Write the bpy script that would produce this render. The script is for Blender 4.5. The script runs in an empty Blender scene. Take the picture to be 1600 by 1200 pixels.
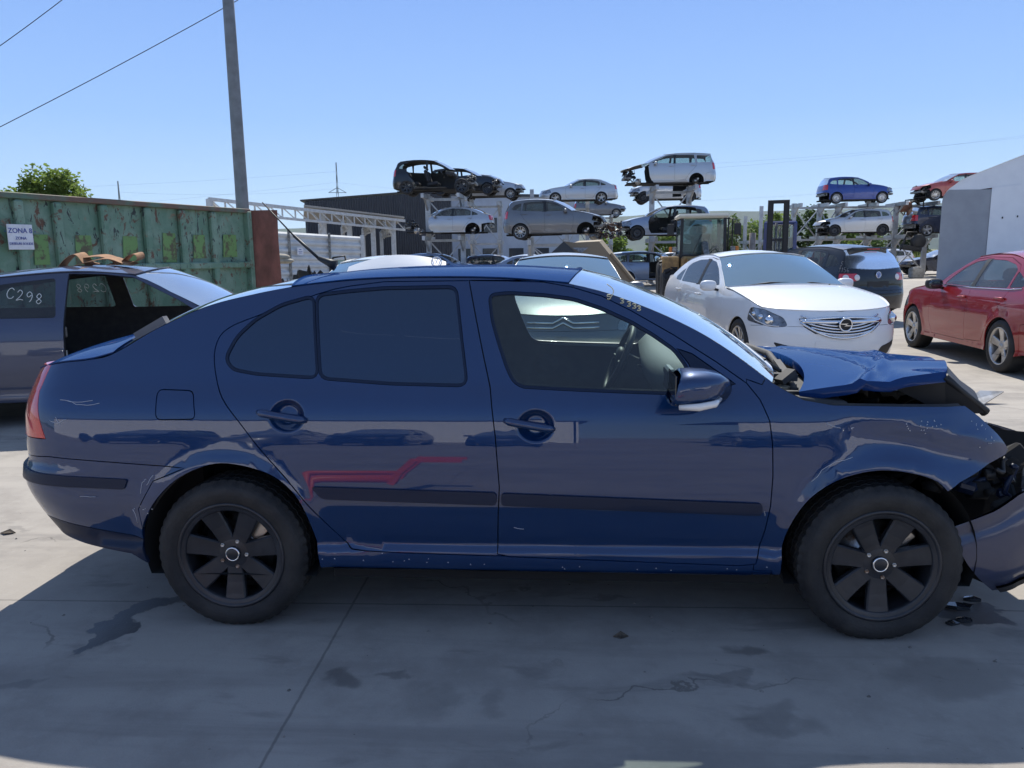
import bpy, math, random, colorsys
import numpy as np
from mathutils import Vector, Matrix
from mathutils.geometry import delaunay_2d_cdt
R_ = math.radians
sc = bpy.context.scene
COL = sc.collection

# ------------------------------------------------------------------ camera, sky, sun, exposure
CAM = (1.364, -3.766, 1.507); YAW, PITCH, ROLL, FPX = -.070, .1675, -.013, 1200.0
def cam_axes():
    f = np.array([math.sin(YAW) * math.cos(PITCH), math.cos(YAW) * math.cos(PITCH), -math.sin(PITCH)])
    r = np.array([math.cos(YAW), -math.sin(YAW), 0.]); u = np.cross(r, f)
    c, s = math.cos(ROLL), math.sin(ROLL)
    return c * r + s * u, -s * r + c * u, f
cr, cu, cf = cam_axes()
cd = bpy.data.cameras.new('camera'); cam = bpy.data.objects.new('camera', cd); COL.objects.link(cam)
cam.matrix_world = Matrix(((cr[0], cu[0], -cf[0], CAM[0]), (cr[1], cu[1], -cf[1], CAM[1]), (cr[2], cu[2], -cf[2], CAM[2]), (0, 0, 0, 1)))
cd.sensor_width = 36; cd.lens = FPX / 1600 * 36; cd.clip_start = .05; cd.clip_end = 12000
sc.camera = cam
SUN_EL = R_(49.3); SUN_ROT = R_(2)
w = bpy.data.worlds.new("World"); sc.world = w; w.use_nodes = True
nt = w.node_tree; bg = nt.nodes['Background']; sky = nt.nodes.new('ShaderNodeTexSky')
sky.sky_type = 'NISHITA'; sky.sun_disc = False; sky.sun_elevation = SUN_EL; sky.sun_rotation = SUN_ROT
sky.air_density = 1.0; sky.dust_density = 0.0; sky.ozone_density = 4.0; sky.altitude = 0
# the sky of that day: the Nishita sky, its low haze turned from yellow to pale blue by height above the horizon
WS = 0.06
tcw = nt.nodes.new('ShaderNodeTexCoord'); sxyz = nt.nodes.new('ShaderNodeSeparateXYZ'); nt.links.new(tcw.outputs['Generated'], sxyz.inputs[0])
rpw = nt.nodes.new('ShaderNodeValToRGB'); nt.links.new(sxyz.outputs['Z'], rpw.inputs[0])
el = rpw.color_ramp.elements; SKYC = [(0.0, (.60, .77, .93)), (.07, (.47, .68, .96)), (.16, (.33, .55, .97)), (.30, (.24, .43, .90)), (.6, (.21, .33, .62)), (1.0, (.22, .31, .50))]
while len(el) < len(SKYC): el.new(.5)
for e_, (p_, c_) in zip(el, SKYC): e_.position = p_; e_.color = (*[q / (WS * 2.0) for q in c_], 1)
mxw = nt.nodes.new('ShaderNodeMix'); mxw.data_type = 'RGBA'; mxw.inputs[0].default_value = .95
nt.links.new(sky.outputs[0], mxw.inputs[6]); nt.links.new(rpw.outputs[0], mxw.inputs[7]); nt.links.new(mxw.outputs[2], bg.inputs[0]); bg.inputs[1].default_value = WS
sl = bpy.data.lights.new('sun', 'SUN'); sun = bpy.data.objects.new('sun', sl); COL.objects.link(sun)
sl.energy = 3.0; sl.angle = R_(.5); sl.color = (1, .955, .87); sun.rotation_euler = (-(math.pi / 2 - SUN_EL), 0, -SUN_ROT); sun.location = (0, 40, 30)
sc.view_settings.view_transform = 'Standard'; sc.view_settings.look = 'None'; sc.view_settings.gamma = 1
sc.view_settings.exposure = 1.08
sc.render.engine = 'CYCLES'
sc.cycles.max_bounces = 8; sc.cycles.transparent_max_bounces = 12; sc.cycles.use_denoising = True

# ------------------------------------------------------------------ helpers
def tag(o, label=None, cat=None, group=None, kind=None):
    if label: o['label'] = label
    if cat: o['category'] = cat
    if group: o['group'] = group
    if kind: o['kind'] = kind
    return o
def empty(name, loc=(0, 0, 0), rz=0, label=None, cat=None, group=None):
    o = bpy.data.objects.new(name, None); COL.objects.link(o); o.location = loc; o.rotation_euler = (0, 0, rz)
    o.empty_display_size = .2
    return tag(o, label, cat, group)
def copy_tree(o, parent=None):
    c = o.copy(); COL.objects.link(c); c.parent = parent
    for ch in list(o.children): copy_tree(ch, c)
    return c
_m = {}
def mat(name, col=(.5, .5, .5), rough=.5, metal=0., spec=.5, coat=0., coat_rough=.03, col2=None, nscale=3., lo=.4, hi=.65, bump=0., bscale=60., rough2=None, detail=6., stretch=None, emit=0.):
    if name in _m: return _m[name]
    m = bpy.data.materials.new(name); m.use_nodes = True; n = m.node_tree; b = n.nodes['Principled BSDF']; _m[name] = m
    b.inputs['Base Color'].default_value = (*col, 1); b.inputs['Roughness'].default_value = rough; b.inputs['Metallic'].default_value = metal
    b.inputs['Specular IOR Level'].default_value = spec; b.inputs['Coat Weight'].default_value = coat; b.inputs['Coat Roughness'].default_value = coat_rough
    if emit:
        b.inputs['Emission Color'].default_value = (*col, 1); b.inputs['Emission Strength'].default_value = emit
    if col2 is not None or bump or rough2 is not None:
        tc = n.nodes.new('ShaderNodeTexCoord'); src = tc.outputs['Object']
        if stretch:
            mp = n.nodes.new('ShaderNodeMapping'); mp.inputs['Scale'].default_value = stretch; n.links.new(src, mp.inputs[0]); src = mp.outputs[0]
        if col2 is not None or rough2 is not None:
            t = n.nodes.new('ShaderNodeTexNoise'); t.inputs['Scale'].default_value = nscale; t.inputs['Detail'].default_value = detail
            t.inputs['Roughness'].default_value = .62
            n.links.new(src, t.inputs['Vector']); rp = n.nodes.new('ShaderNodeMapRange'); rp.inputs[1].default_value = lo; rp.inputs[2].default_value = hi
            n.links.new(t.outputs[0], rp.inputs[0])
            if col2 is not None:
                mx = n.nodes.new('ShaderNodeMix'); mx.data_type = 'RGBA'; mx.inputs[6].default_value = (*col, 1); mx.inputs[7].default_value = (*col2, 1)
                n.links.new(rp.outputs[0], mx.inputs[0]); n.links.new(mx.outputs[2], b.inputs['Base Color'])
            if rough2 is not None:
                m2 = n.nodes.new('ShaderNodeMapRange'); m2.inputs[3].default_value = rough; m2.inputs[4].default_value = rough2
                n.links.new(rp.outputs[0], m2.inputs[0]); n.links.new(m2.outputs[0], b.inputs['Roughness'])
        if bump:
            t2 = n.nodes.new('ShaderNodeTexNoise'); t2.inputs['Scale'].default_value = bscale; t2.inputs['Detail'].default_value = 4
            n.links.new(src, t2.inputs['Vector']); bp = n.nodes.new('ShaderNodeBump'); bp.inputs['Strength'].default_value = bump; bp.inputs['Distance'].default_value = .01
            n.links.new(t2.outputs[0], bp.inputs['Height']); n.links.new(bp.outputs[0], b.inputs['Normal'])
    return m
def glass(name, tint=(.6, .66, .62), rough=.0, ior=1.5, dust=0., dcol=(.5, .48, .42), gcol=(1, 1, 1)):
    if name in _m: return _m[name]
    m = bpy.data.materials.new(name); m.use_nodes = True; n = m.node_tree; n.nodes.clear(); _m[name] = m
    out = n.nodes.new('ShaderNodeOutputMaterial'); tr = n.nodes.new('ShaderNodeBsdfTransparent'); tr.inputs[0].default_value = (*tint, 1)
    gl = n.nodes.new('ShaderNodeBsdfGlossy'); gl.inputs['Roughness'].default_value = rough; gl.inputs[0].default_value = (*gcol, 1); fr = n.nodes.new('ShaderNodeFresnel'); fr.inputs[0].default_value = ior
    mx = n.nodes.new('ShaderNodeMixShader'); n.links.new(fr.outputs[0], mx.inputs[0]); n.links.new(tr.outputs[0], mx.inputs[1]); n.links.new(gl.outputs[0], mx.inputs[2])
    last = mx.outputs[0]
    if dust:
        df = n.nodes.new('ShaderNodeBsdfDiffuse'); df.inputs[0].default_value = (*dcol, 1); m2 = n.nodes.new('ShaderNodeMixShader')
        tc = n.nodes.new('ShaderNodeTexCoord'); t = n.nodes.new('ShaderNodeTexNoise'); t.inputs['Scale'].default_value = 3; t.inputs['Detail'].default_value = 6
        n.links.new(tc.outputs['Object'], t.inputs['Vector']); rp = n.nodes.new('ShaderNodeMapRange'); rp.inputs[1].default_value = .3; rp.inputs[2].default_value = .75
        rp.inputs[3].default_value = dust * .4; rp.inputs[4].default_value = dust * 1.5
        n.links.new(t.outputs[0], rp.inputs[0]); n.links.new(rp.outputs[0], m2.inputs[0]); n.links.new(last, m2.inputs[1]); n.links.new(df.outputs[0], m2.inputs[2]); last = m2.outputs[0]
    n.links.new(last, out.inputs[0]); return m
def paint(name, col, metal=.35, rough=.38, dust=.0, coat=1., dcol=(.42, .40, .37), cior=1.5, spec=.15):
    """car paint: flake base under a clear coat, with a thin uneven film of yard dust"""
    if name in _m: return _m[name]
    m = mat(name, col, rough, metal, spec, coat, .02); m.node_tree.nodes['Principled BSDF'].inputs['Coat IOR'].default_value = cior
    n = m.node_tree; b = n.nodes['Principled BSDF']
    tc = n.nodes.new('ShaderNodeTexCoord')
    t = n.nodes.new('ShaderNodeTexNoise'); t.inputs['Scale'].default_value = 2.2; t.inputs['Detail'].default_value = 9; t.inputs['Roughness'].default_value = .7
    n.links.new(tc.outputs['Object'], t.inputs['Vector'])
    rp = n.nodes.new('ShaderNodeMapRange'); rp.inputs[1].default_value = .38; rp.inputs[2].default_value = .75; rp.inputs[3].default_value = dust * .3; rp.inputs[4].default_value = dust
    n.links.new(t.outputs[0], rp.inputs[0])
    mx = n.nodes.new('ShaderNodeMix'); mx.data_type = 'RGBA'; mx.inputs[6].default_value = (*col, 1); mx.inputs[7].default_value = (*dcol, 1)
    n.links.new(rp.outputs[0], mx.inputs[0]); n.links.new(mx.outputs[2], b.inputs['Base Color'])
    r2 = n.nodes.new('ShaderNodeMapRange'); r2.inputs[1].default_value = .3; r2.inputs[2].default_value = .8; r2.inputs[3].default_value = .004; r2.inputs[4].default_value = .022 + dust * .6
    n.links.new(t.outputs[0], r2.inputs[0]); n.links.new(r2.outputs[0], b.inputs['Coat Roughness'])
    return m

class MB:
    """collects shapes into one mesh"""
    def __init__(s): s.v, s.f, s.n, s.sm = [], [], [], []
    def add(s, V, F, N=None, smooth=False):
        k = len(s.v); V = [tuple(map(float, p)) for p in V]; s.v += V; s.f += [tuple(int(i) + k for i in f) for f in F]
        s.n += [tuple(map(float, q)) for q in N] if N is not None else [None] * len(V); s.sm += [smooth] * len(F); return s
    def box(s, c, d, rot=None, bev=0.):
        x, y, z = [q / 2 for q in d]
        if bev:
            b = min(bev, x * .9, y * .9, z * .9); P = []; F = []
            sg = [(a, b_, c_) for a in (-1, 1) for b_ in (-1, 1) for c_ in (-1, 1)]; idx = {}
            for g in sg:
                for ax in range(3):
                    h = [x, y, z]; p = [g[i] * (h[i] - (0 if i == ax else b)) for i in range(3)]; idx[(g, ax)] = len(P); P.append(p)
            for ax in range(3):
                o = [i for i in range(3) if i != ax]
                for sgn in (-1, 1):
                    q = []
                    for (i, j) in ((-1, -1), (1, -1), (1, 1), (-1, 1)):
                        g = [0, 0, 0]; g[ax] = sgn; g[o[0]] = i; g[o[1]] = j; q.append(idx[(tuple(g), ax)])
                    F.append(q)
            for ax in range(3):
                o = [i for i in range(3) if i != ax]
                for i in (-1, 1):
                    for j in (-1, 1):
                        g0 = [0, 0, 0]; g0[o[0]] = i; g0[o[1]] = j; g1 = list(g0); g0[ax] = -1; g1[ax] = 1
                        F.append([idx[(tuple(g0), o[0])], idx[(tuple(g1), o[0])], idx[(tuple(g1), o[1])], idx[(tuple(g0), o[1])]])
            for g in sg: F.append([idx[(g, 0)], idx[(g, 1)], idx[(g, 2)]])
        else:
            P = [(-x, -y, -z), (x, -y, -z), (x, y, -z), (-x, y, -z), (-x, -y, z), (x, -y, z), (x, y, z), (-x, y, z)]
            F = [(3, 2, 1, 0), (4, 5, 6, 7), (0, 1, 5, 4), (1, 2, 6, 5), (2, 3, 7, 6), (3, 0, 4, 7)]
        M = rot if rot is not None else Matrix.Identity(3)
        return s.add([Vector(c) + M @ Vector(p) for p in P], F)
    def bar(s, a, b, w, h=None, up=(0, 0, 1)):
        a, b = Vector(a), Vector(b); d = b - a; L = d.length
        if L < 1e-6: return s
        d.normalize(); u = Vector(up)
        if abs(d.dot(u)) > .95: u = Vector((1, 0, 0))
        r = d.cross(u).normalized(); u = r.cross(d); M = Matrix((r, d, u)).transposed()
        return s.box((a + b) / 2, (w, L, h or w), M)
    def tube(s, pts, r, seg=8, cap=True, closed=False):
        P = [Vector(p) for p in pts]; n = len(P); rr = r if hasattr(r, '__len__') else [r] * n; V = []; F = []
        t0 = (P[1] - P[0]).normalized(); u = t0.orthogonal().normalized()
        for i, p in enumerate(P):
            t = ((P[(i + 1) % n] if (closed or i < n - 1) else P[i]) - (P[i - 1] if (closed or i > 0) else P[i])).normalized()
            u = (u - t * u.dot(t)).normalized(); v = t.cross(u)
            for k in range(seg):
                a = 2 * math.pi * k / seg; V.append(p + (u * math.cos(a) + v * math.sin(a)) * rr[i])
        for i in range(n if closed else n - 1):
            for k in range(seg):
                a, b = i * seg + k, i * seg + (k + 1) % seg; j = ((i + 1) % n) * seg; F.append((a, b, j + (k + 1) % seg, j + k))
        if cap and not closed: F += [tuple(range(seg))[::-1], tuple((n - 1) * seg + k for k in range(seg))]
        return s.add(V, F, smooth=True)
    def lathe(s, prof, seg=32, axis='y', c=(0, 0, 0), closed=False, smooth=True):
        """prof: (r, h) list around axis"""
        V = []; F = []; n = len(prof)
        for k in range(seg):
            a = 2 * math.pi * k / seg; ca, sa = math.cos(a), math.sin(a)
            for (r, h) in prof:
                q = {'y': (r * ca, h, r * sa), 'z': (r * ca, r * sa, h), 'x': (h, r * ca, r * sa)}[axis]; V.append((c[0] + q[0], c[1] + q[1], c[2] + q[2]))
        for k in range(seg):
            k2 = (k + 1) % seg
            for i in range(n if closed else n - 1):
                i2 = (i + 1) % n; F.append((k * n + i, k * n + i2, k2 * n + i2, k2 * n + i))
        return s.add(V, F, smooth=smooth)
    def prism(s, poly, h, M=None, c=(0, 0, 0)):
        """2D polygon in local xy, extruded along local z from 0 to h"""
        n = len(poly); M = M or Matrix.Identity(3); V = [Vector(c) + M @ Vector((x, y, 0)) for x, y in poly] + [Vector(c) + M @ Vector((x, y, h)) for x, y in poly]
        F = [tuple(range(n))[::-1], tuple(range(n, 2 * n))] + [(i, (i + 1) % n, n + (i + 1) % n, n + i) for i in range(n)]
        return s.add(V, F)
    def ell(s, c, r, seg=14, ring=9, pw=1., M=None):
        V = []; F = []; f = lambda q: math.copysign(abs(q) ** pw, q); M = M or Matrix.Identity(3)
        for i in range(ring + 1):
            t = math.pi * i / ring - math.pi / 2
            for k in range(seg):
                a = 2 * math.pi * k / seg; V.append(Vector(c) + M @ Vector((r[0] * f(math.cos(t)) * f(math.cos(a)), r[1] * f(math.cos(t)) * f(math.sin(a)), r[2] * f(math.sin(t)))))
        for i in range(ring):
            for k in range(seg): F.append((i * seg + k, i * seg + (k + 1) % seg, (i + 1) * seg + (k + 1) % seg, (i + 1) * seg + k))
        return s.add(V, F, smooth=True)
    def build(s, name, m=None, parent=None, loc=None, rz=None):
        me = bpy.data.meshes.new(name); me.from_pydata(s.v, [], s.f); me.validate(verbose=False)
        if len(me.polygons) == len(s.f): me.polygons.foreach_set('use_smooth', s.sm)
        if any(q is not None for q in s.n) and len(me.vertices) == len(s.v):
            me.polygons.foreach_set('use_smooth', [True] * len(me.polygons))
            me.normals_split_custom_set_from_vertices([q if q is not None else (0, 0, 0) for q in s.n])
        if m is not None:
            for q in (m if isinstance(m, (list, tuple)) else [m]): me.materials.append(q)
        o = bpy.data.objects.new(name, me); COL.objects.link(o)
        if parent is not None: o.parent = parent
        if loc is not None: o.location = loc
        if rz is not None: o.rotation_euler = (0, 0, rz)
        return o
def text_mesh(txt, size, depth=.002, align='CENTER'):
    cu_ = bpy.data.curves.new('t', 'FONT'); cu_.body = txt; cu_.size = size; cu_.extrude = depth; cu_.align_x = align; cu_.align_y = 'CENTER'
    o = bpy.data.objects.new('t', cu_); COL.objects.link(o); dg = bpy.context.evaluated_depsgraph_get(); me = bpy.data.meshes.new_from_object(o.evaluated_get(dg))
    V = [tuple(v.co) for v in me.vertices]; F = [tuple(p.vertices) for p in me.polygons]
    bpy.data.objects.remove(o); bpy.data.curves.remove(cu_); bpy.data.meshes.remove(me); return V, F
def sstep(a,b,x):
    t=np.clip((np.asarray(x,float)-a)/(b-a),0,1); return t*t*(3-2*t)
def hermite(pts):
    P=np.array(pts,float); xs,ys=P[:,0],P[:,1]; d=np.diff(ys)/np.diff(xs); n=len(xs); m=np.zeros(n)
    m[0],m[-1]=d[0],d[-1]
    for i in range(1,n-1): m[i]=0 if d[i-1]*d[i]<=0 else 2*d[i-1]*d[i]/(d[i-1]+d[i])
    def f(x):
        x=np.asarray(x,float); i=np.clip(np.searchsorted(xs,x)-1,0,n-2); h=xs[i+1]-xs[i]; t=(x-xs[i])/h
        c=np.clip(t,0,1); v=(2*c**3-3*c**2+1)*ys[i]+(c**3-2*c**2+c)*h*m[i]+(-2*c**3+3*c**2)*ys[i+1]+(c**3-c**2)*h*m[i+1]
        return v+np.where(t<0,t*h*m[i],0)+np.where(t>1,(t-1)*h*m[i+1],0)
    return f
class Shape:
    """half body: plan curve (u along it) x height z -> point; 'w' is outward to the side"""
    def __init__(s,W,wb,ro,fo,side,rear,front,ar=.5,af=.6,nr=3.0,nf=2.7,R=.345,zw=.31,flare=.012,dents=(),pinch=.02,extra=None):
        s.W,s.wb,s.ro,s.fo=W,wb,ro,fo; s.R,s.zw,s.flare,s.dents,s.extra=R,zw,flare,dents,extra
        s.fs,s.fr,s.ff=hermite(side),hermite(rear),hermite(front)
        xr,xf=-ro+ar,wb+fo-af; s.xr,s.xf=xr,xf; xm=(xr+xf)/2; Lh=(xf-xr)/2
        wd=lambda x: W*(1-pinch*((x-xm)/Lh)**2)
        X=[];Y=[]
        th=np.linspace(0,np.pi/2,120)[:-1]; w0=wd(xr)
        X+=list(xr-ar*np.cos(th)**(2/nr)); Y+=list(w0*np.sin(th)**(2/nr))
        m=len(X); xs=np.linspace(xr,xf,120); X+=list(xs); Y+=list(wd(xs)); k=len(X)
        th=th[::-1]; w1=wd(xf)
        X+=list(xf+af*np.cos(th)**(2/nf)); Y+=list(w1*np.sin(th)**(2/nf))
        X=np.array(X);Y=np.array(Y); d=np.hypot(np.diff(X),np.diff(Y)); a=np.concatenate([[0],np.cumsum(d)])
        U=np.interp(a,a,a); U=a-a[m]+xr
        # rescale straight part so u == x there
        U=np.where(U>xr,np.where(U<U[k-1],xr+(U-xr)*(xf-xr)/(U[k-1]-xr),U-U[k-1]+xf),U)
        t=np.stack([np.gradient(X),np.gradient(Y)],1); t/=np.linalg.norm(t,axis=1)[:,None]
        N=np.stack([-t[:,1],t[:,0]],1)
        ker=np.ones(9)/9
        for c in (0,1): N[4:-4,c]=np.convolve(N[:,c],ker,'valid')
        N[0]=(-1,0);N[-1]=(1,0); N/=np.linalg.norm(N,axis=1)[:,None]
        s.U,s.X,s.Y,s.N=U,X,Y,N; s.u0,s.u1=U[0],U[-1]; s.cr,s.cf=U[m],U[k-1]
    def pt(s,u,z,off=0.):
        u=np.asarray(u,float); z=np.asarray(z,float)
        x=np.interp(u,s.U,s.X); y=np.interp(u,s.U,s.Y); nx=np.interp(u,s.U,s.N[:,0]); ny=np.interp(u,s.U,s.N[:,1])
        er=1-sstep(s.u0+.35*(s.cr-s.u0),s.cr+.12,u); ef=sstep(s.cf-.12,s.u1-.35*(s.u1-s.cf),u)
        d=s.fs(z)*(1-er-ef)+s.fr(z)*er+s.ff(z)*ef
        if s.flare:
            for xc in (0,s.wb):
                r=np.hypot(u-xc,z-s.zw)-s.R; d=d-s.flare*np.exp(-(np.maximum(r,0)/.045)**2)*(r>-.08)
        for (a,b,ra,rb,dep) in s.dents:
            q=((u-a)/ra)**2+((z-b)/rb)**2; d=d+dep*np.clip((1-q)*1.6,0,1)**1.3
        d=d-off
        if s.extra is not None: d=d+s.extra(u,z)
        return np.stack([x-nx*d,np.maximum(y-ny*d,0)if False else y-ny*d,z],-1)
    def nrm(s,u,z):
        e=.004; a=s.pt(u+e,z)-s.pt(u-e,z); b=s.pt(u,z+e)-s.pt(u,z-e); n=np.cross(b,a); 
        n/=np.maximum(np.linalg.norm(n,axis=-1,keepdims=True),1e-9); return n

# ------------------------------------------------------------------ car panels
def inpoly(P, poly):
    x, y = P[:, 0], P[:, 1]; r = np.zeros(len(P), bool); q = np.array(poly); n = len(q)
    for i in range(n):
        x1, y1 = q[i]; x2, y2 = q[(i + 1) % n]
        if y1 == y2: continue
        c = ((y1 > y) != (y2 > y)) & (x < (x2 - x1) * (y - y1) / (y2 - y1) + x1); r ^= c
    return r
def densify(poly, step, closed=True):
    out = []; n = len(poly)
    for i in range(n if closed else n - 1):
        a, b = np.array(poly[i], float), np.array(poly[(i + 1) % n], float); k = max(1, int(np.hypot(*(b - a)) / step + .5))
        out += [tuple(a + (b - a) * j / k) for j in range(k)]
    if not closed: out.append(tuple(poly[-1]))
    return out
def crom(pts, k=5):
    P = [np.array(p, float) for p in pts]; out = []
    for i in range(len(P) - 1):
        a, b = P[i], P[i + 1]; p0 = P[i - 1] if i else a * 2 - b; p3 = P[i + 2] if i + 2 < len(P) else b * 2 - a
        for j in range(k):
            t = j / k; out.append(tuple(.5 * (2 * a + (b - p0) * t + (2 * p0 - 5 * a + 4 * b - p3) * t * t + (3 * a - p0 - 3 * b + p3) * t ** 3)))
    out.append(tuple(P[-1])); return out
def rpoly(pts, r=.03, k=4):
    """round the corners of a polygon"""
    out = []; n = len(pts); P = [np.array(p, float) for p in pts]
    for i in range(n):
        a, b, c = P[i - 1], P[i], P[(i + 1) % n]; d1, d2 = a - b, c - b; l1, l2 = np.hypot(*d1), np.hypot(*d2); q = min(r, l1 * .45, l2 * .45)
        s, e = b + d1 / l1 * q, b + d2 / l2 * q
        for j in range(k + 1):
            t = j / k; out.append(tuple((1 - t) ** 2 * s + 2 * t * (1 - t) * b + t * t * e))
    return out
_reg = {}
def regions(key, outer, polys, step):
    if key in _reg: return _reg[key]
    pts = []; edges = []; cells = set(); cs = step * .5
    for pg in [outer] + [p for _, p in polys]:
        d = densify(pg, step * .7); k = len(pts); pts += d; edges += [(k + i, k + (i + 1) % len(d)) for i in range(len(d))]
        for (x, y) in d: cells.add((int(math.floor(x / cs)), int(math.floor(y / cs))))
    o = np.array(outer); x0, y0 = o.min(0); x1, y1 = o.max(0); G = []
    for j, y in enumerate(np.arange(y0, y1, step)):
        for x in np.arange(x0 + (j % 2) * step * .5, x1, step):
            c = (int(math.floor(x / cs)), int(math.floor(y / cs)))
            if any((c[0] + a, c[1] + b) in cells for a in (0, -1, 1) for b in (0, -1, 1) if abs(a) + abs(b) < 2): continue
            G.append((x, y))
    r = delaunay_2d_cdt([Vector(p) for p in pts + G], edges, [], 0, 1e-5)
    V = np.array([tuple(v) for v in r[0]]); T = np.array([t for t in r[2] if len(t) == 3])
    a = V[T]; area = (a[:, 1, 0] - a[:, 0, 0]) * (a[:, 2, 1] - a[:, 0, 1]) - (a[:, 2, 0] - a[:, 0, 0]) * (a[:, 1, 1] - a[:, 0, 1])
    T[area < 0] = T[area < 0][:, ::-1]; T = T[np.abs(area) > 1e-9]; C = V[T].mean(1)
    lab = np.full(len(T), -1); ok = inpoly(C, outer)
    for i, (nm, pg) in enumerate(polys):
        lab[ok & (lab < 0) & inpoly(C, pg)] = i
    lab[ok & (lab < 0)] = len(polys); lab[~ok] = -9
    res = {}
    for i, nm in enumerate([n for n, _ in polys] + ['body']):
        t = T[lab == i]
        if len(t): res.setdefault(nm, []).append(t)
    res = {k: np.concatenate(v) for k, v in res.items()}
    _reg[key] = (V, res); return _reg[key]
def emit(mb, S, V, T, side, off=0., gap=.002, lip=.012, thick=False):
    """add one panel (triangles T over the u,z points V) of the car surface to mb, edges rolled inwards"""
    idx = np.unique(T); mp = -np.ones(len(V), int); mp[idx] = np.arange(len(idx)); uv = V[idx].copy(); t = mp[T]
    cnt = {}
    for a, b, c in t:
        for e in ((a, b), (b, c), (c, a)): cnt[e] = 1
    bd = [e for e in cnt if (e[1], e[0]) not in cnt]
    eps = 1e-4; bd = [e for e in bd if not (all(uv[i][0] > S.u1 - eps for i in e) or all(uv[i][0] < S.u0 + eps for i in e))]
    ow = np.zeros((len(idx), 2))
    for a, b in bd:
        d = uv[b] - uv[a]; l = np.hypot(*d)
        if l > 1e-7: q = np.array([d[1], -d[0]]) / l; ow[a] += q; ow[b] += q
    ln = np.hypot(ow[:, 0], ow[:, 1]); on = ln > 1e-6; ow[on] /= ln[on][:, None]
    uv[on] -= ow[on] * gap
    P = S.pt(uv[:, 0], uv[:, 1], off); N = S.nrm(uv[:, 0], uv[:, 1]); P[:, 1] = np.maximum(P[:, 1], 0); P[:, 1] *= side; N[:, 1] *= side
    f = t if side < 0 else t[:, ::-1]
    mb.add(P, f, N, True)
    if lip:
        bi = sorted({i for e in bd for i in e}); m2 = {i: k for k, i in enumerate(bi)}; bi = np.array(bi, int)
        if len(bi):
            e = .004; U0 = uv[bi] + ow[bi] * e; Q = S.pt(U0[:, 0], U0[:, 1], off); Q[:, 1] *= side; o3 = Q - P[bi]; o3 /= np.maximum(np.linalg.norm(o3, axis=1)[:, None], 1e-9)
            nn = o3 + N[bi] * .5; nn /= np.linalg.norm(nn, axis=1)[:, None]; low = P[bi] - N[bi] * lip; k = len(bi)
            F = [(m2[b], m2[a], k + m2[a], k + m2[b]) for a, b in bd]
            if side > 0: F = [q[::-1] for q in F]
            mb.add(np.concatenate([P[bi], low]), F, np.concatenate([nn, o3]), True)
    return mb
def grid_emit(mb, G, gap=.0, lip=.012, flip=False):
    """G: (na,nb,3) grid -> smooth sheet with rolled edges"""
    na, nb = G.shape[:2]; G = G.copy()
    if gap:
        d = lambda a, b: (b - a) / np.maximum(np.linalg.norm(b - a, axis=-1, keepdims=True), 1e-9)
        G[0] += d(G[0], G[1]) * gap; G[-1] += d(G[-1], G[-2]) * gap; G[:, 0] += d(G[:, 0], G[:, 1]) * gap; G[:, -1] += d(G[:, -1], G[:, -2]) * gap
    da = np.gradient(G, axis=0); db = np.gradient(G, axis=1); N = np.cross(da, db)
    N /= np.maximum(np.linalg.norm(N, axis=-1, keepdims=True), 1e-9)
    if flip: N = -N
    F = [(i * nb + j, (i + 1) * nb + j, (i + 1) * nb + j + 1, i * nb + j + 1) for i in range(na - 1) for j in range(nb - 1)]
    if flip: F = [q[::-1] for q in F]
    mb.add(G.reshape(-1, 3), F, N.reshape(-1, 3), True)
    if lip:
        loop = [(0, j) for j in range(nb)] + [(i, nb - 1) for i in range(1, na)] + [(na - 1, j) for j in range(nb - 2, -1, -1)] + [(i, 0) for i in range(na - 2, 0, -1)]
        P = np.array([G[q] for q in loop]); n_ = np.array([N[q] for q in loop]); L = P - n_ * lip; cen = G.reshape(-1, 3).mean(0); o = P - cen; o -= n_ * (o * n_).sum(1)[:, None]; o /= np.maximum(np.linalg.norm(o, axis=1)[:, None], 1e-9)
        k = len(loop); mb.add(np.concatenate([P, L]), [(i, (i + 1) % k, k + (i + 1) % k, k + i) for i in range(k)], np.concatenate([(o + n_ * .5) / 1.12, o]), True)
    return N
def along(pts, n):
    P = np.array(pts, float); a = np.concatenate([[0], np.cumsum(np.hypot(*np.diff(P, axis=0).T))]); t = np.linspace(0, a[-1], n)
    return np.stack([np.interp(t, a, P[:, k]) for k in range(P.shape[1])], 1)
def cross_arc(S, uz, bx, bz, nb, pw=2.):
    p = S.pt(np.array([uz[0]]), np.array([uz[1]]))[0]; b = np.linspace(-1, 1, nb); q = 1 - b * b; q2 = 1 - np.abs(b) ** pw
    return np.stack([p[0] + bx * q, p[1] * b, p[2] + bz * q2], 1)
def cross_wrap(S, uz, uend, zend, nb):
    b = np.linspace(-1, 1, nb); a = np.abs(b); u = uend + (uz[0] - uend) * a; z = zend + (uz[1] - zend) * a ** 2
    p = S.pt(u, z); p[:, 1] = np.maximum(p[:, 1], 0) * np.sign(b); return p
def coons(S, Fc, Gc, sidept, crown, na, nb, up=(0, 0, 1)):
    sp = S.pt(sidept[:, 0], sidept[:, 1]); a = np.linspace(0, 1, na)[:, None, None]; b = np.linspace(-1, 1, nb)
    G = (1 - a) * Fc[None] + a * Gc[None]; c = sp - ((1 - a[:, :, 0]) * Fc[-1] + a[:, :, 0] * Gc[-1])
    G[:, :, 0] += c[:, 0:1]; G[:, :, 2] += c[:, 2:3]; G[:, :, 1] += c[:, 1:2] * b[None]
    k = np.sin(np.pi * np.linspace(0, 1, na)) ** .7
    G += (crown * k[:, None] * (1 - b * b)[None])[:, :, None] * np.array(up); return G

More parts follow.
